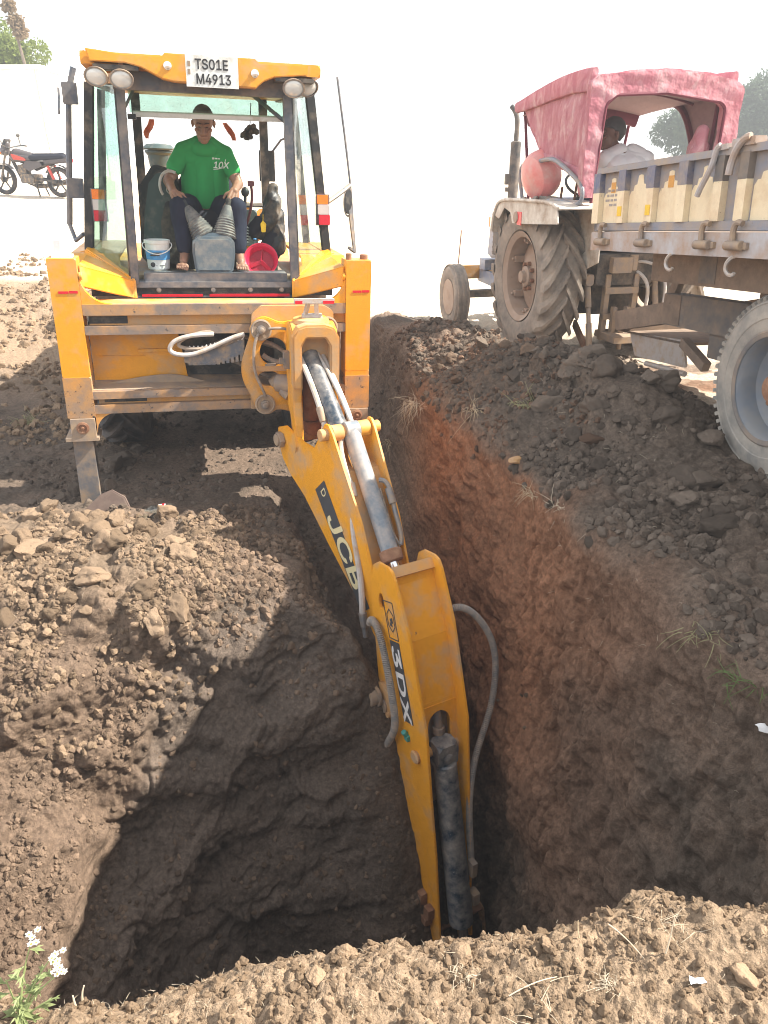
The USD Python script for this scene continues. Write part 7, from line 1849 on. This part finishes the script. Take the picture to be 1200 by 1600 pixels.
tuft('root_tuft', 950, 1540, 1.1, 80, 0.025, .0006, 1.2, 112, M['straw_white'], 'flattened white straw patch in the middle of the near mound', 'straw', curl=.9)
tuft('root_tuft', 850, 1580, 1.05, 16, 0.050, .0007, 1.1, 113, M['straw_white'], 'few long white stems at the bottom edge of the near mound', 'straw', curl=.4)
rr = np.random.default_rng(7)
fib = []
for (u0, u1, v0, v1, y, n, L, r) in ((0, 1200, 1440, 1600, 1.1, 260, .016, .00045), (600, 900, 520, 850, 5., 90, .05, .0009), (850, 1200, 640, 1050, 3.4, 70, .04, .0008), (0, 330, 800, 1000, 4.6, 50, .04, .0009), (250, 600, 950, 1500, 3.6, 10, .03, .0005), (750, 1150, 1050, 1380, 3., 14, .03, .0006)):
    for _ in range(n):
        p, nr = spot(rr.uniform(u0, u1), rr.uniform(v0, v1), y)
        if v0 == 1440 and (p[2] < -.12 or p[1] > 1.35):
            continue
        fib += blades(p, nr, 1, L, r, 1.3, int(rr.integers(1e6)), .6, .6)
tag(obj('scattered_straw', fib, M['straw_white']), 'bits of straw and root scattered over the dug soil', kind='stuff')


def stick(pts, r, label, mt='straw_white', name='stick'):
    return tag(obj(name, tube(spline(pts, 14), np.linspace(r, r * .5, 14), 6), M[mt]), label, 'stick')


pA, _ = spot(1040, 1490, 1.15); stick([pA, pA + [.004, .004, .05], pA + [.006, .01, .105]], .0017, 'tall white dry stem standing at the rim of the near mound')
pA, _ = spot(905, 1465, 1.2); stick([pA, pA + [-.006, 0, .03], pA + [-.008, 0, .055]], .0018, 'short dark twig standing near the arm on the near mound', 'straw')
pA, _ = spot(795, 1560, 1.05); pB, _ = spot(870, 1530, 1.1); stick([pA + [0, 0, .008], (pA + pB) / 2 + [0, 0, .018], pB + [0, 0, .008]], .0014, 'long white stem lying at the bottom middle of the near mound')
pA, _ = spot(950, 1450, 1.2); pB, _ = spot(1005, 1500, 1.1); stick([pA + [0, 0, .012], (pA + pB) / 2 + [0, 0, .016], pB + [0, 0, .006]], .0015, 'crooked white stem lying across the near mound at right')
pA, _ = spot(125, 1550, 1.05); stick([pA, pA + [.004, 0, .03], pA + [.010, .004, .05]], .003, 'pale pinkish stub standing at the left rim of the near mound')
pA, _ = spot(112, 1552, 1.05); stick([pA, pA + [.001, 0, .035]], .003, 'smaller pink stub beside the pale stub at the left rim')

st2, sn = spot(810, 722, 4.3)
tag(obj('yellow_stone', T(lump(333, 3, .4), rot(.4, .2) * .055 @ np.diag([1.3, .8, .7]), st2 + [0, 0, .02]), worn('yellow_brown_stone', (.42, .24, .10), .8, (.45, .3, .2), .3, 15.)), 'yellowish stone among straw on the right lip of the trench', 'stone')
st2, sn = spot(930, 690, 4.6)
tag(obj('brown_stone', T(lump(334, 3, .4), rot(.2, .1) * .075 @ np.diag([1.4, .8, .6]), st2 + [0, 0, .02]), M['clod_red']), 'flat reddish brown stone on the spoil heap left of the trailer wheel', 'stone')


def scrap(u, v, y, s, seed, label, name='paper_scrap'):
    p, nr = spot(u, v, y)
    rr = np.random.default_rng(seed)
    g = [[p + a3((i - 1) * s + rr.normal(0, .12) * s, (j - 1) * s * .7 + rr.normal(0, .1) * s, .006 + abs(rr.normal(0, .25)) * s) for i in range(4)] for j in range(3)]
    tag(obj(name, cloth(g, .0012, seed, .003, 60.), M['decal_white']), label, 'litter')


scrap(1085, 1535, 1.05, .010, 5, 'crumpled white plastic scrap on the near mound at the right')
#scrap(850, 1480, 1.15, .012, 6, 'small white paper scrap near the rim below the dipper')
#scrap(975, 1545, 1.08, .012, 7, 'white scrap beside the flattened straw on the near mound')
scrap(1195, 1140, 2.2, .03, 8, 'white scrap on the lit soil at the right picture edge')

# flowering weed at the lower left corner
wp, wn = spot(25, 1570, 1.0)
wd = thing('flowering_weed', 'pale green weed with small white flowers at the lower left corner', 'weed', wp)
M['weed_leaf'] = leafmat('weed_leaf', (.20, .25, .10), (.36, .40, .20))
M['weed_stem'] = plain('weed_stem', (.25, .30, .12), .6)
M['petal'] = leafmat('white_petal', (.75, .75, .72), (.85, .85, .82))
stems, leaves, petals, cores = [], [], [], []
rr = np.random.default_rng(21)
tips = [(.05, .03, .215), (.085, .04, .165), (.095, .02, .13), (.03, .02, .15), (.06, .05, .10), (-.02, .02, .11), (.085, .01, .07)]
for k, tp in enumerate(tips):
    p = spline([(0, 0, -.01), np.array(tp) * [.35, .4, .5], tp], 12)
    stems.append(tube(p, np.linspace(.0028, .0012, 12), 6))
    for j in range(5):
        q = p[2 + 2 * j]
        a = rr.uniform(0, 2 * PI); d = a3(math.cos(a), math.sin(a) * .8, rr.uniform(.0, .7)); d /= np.linalg.norm(d)
        L_ = rr.uniform(.022, .045) * (1.2 - .1 * j); sd = np.cross(d, [0, 0, 1.]); sd /= np.linalg.norm(sd)
        for w_, o_ in ((.16, 0), (.11, .6), (.11, -.6)):
            dd_ = d * math.cos(o_) + sd * math.sin(o_); s2 = np.cross(dd_, [0, 0, 1.]); s2 /= np.linalg.norm(s2)
            l2 = L_ * (1 if o_ == 0 else .6); b_ = q + d * (0 if o_ == 0 else L_ * .3)
            leaves.append((np.array([b_, b_ + dd_ * l2 * .5 + s2 * l2 * w_, b_ + dd_ * l2 - [0, 0, l2 * .2], b_ + dd_ * l2 * .5 - s2 * l2 * w_]), np.array([[0, 1, 2], [0, 2, 3]])))
    if k in (0, 1, 2, 4):
        for _ in range(5 if k < 3 else 3):
            c = np.array(tp) + rr.normal(0, .008, 3)
            cores.append(sphere(c, .0022, 1))
            for f in range(6):
                a = f * PI / 3; d = a3(math.cos(a), math.sin(a), .35)
                s2 = np.cross(d, [0, 0, 1.]); s2 /= np.linalg.norm(s2)
                petals.append((np.array([c, c + d * .005 + s2 * .0024, c + d * .0085, c + d * .005 - s2 * .0024]), np.array([[0, 1, 2], [0, 2, 3]])))
obj('stem', stems, M['weed_stem'], wd)
obj('leaves', leaves, M['weed_leaf'], wd, smooth=False, kind='stuff')
obj('petals', petals, M['petal'], wd, smooth=False, kind='stuff')
obj('flower_hearts', cores, M['yellow_mark'], wd, kind='stuff')

# ---------------------------------------------------------------- thin dusty air round the whole scene
hz = obj('haze', trimesh.creation.box(bounds=[(-470, -40, -6.0), (470, 440, 9.5)]), usdkit.material(stage, '/World/Looks/dusty_air', {'v': ('principled_volume', {'color': (.93, .96, 1.0), 'density': .0035, 'anisotropy': .3})}, [], volume='v.volume'), None, False, kind='stuff')
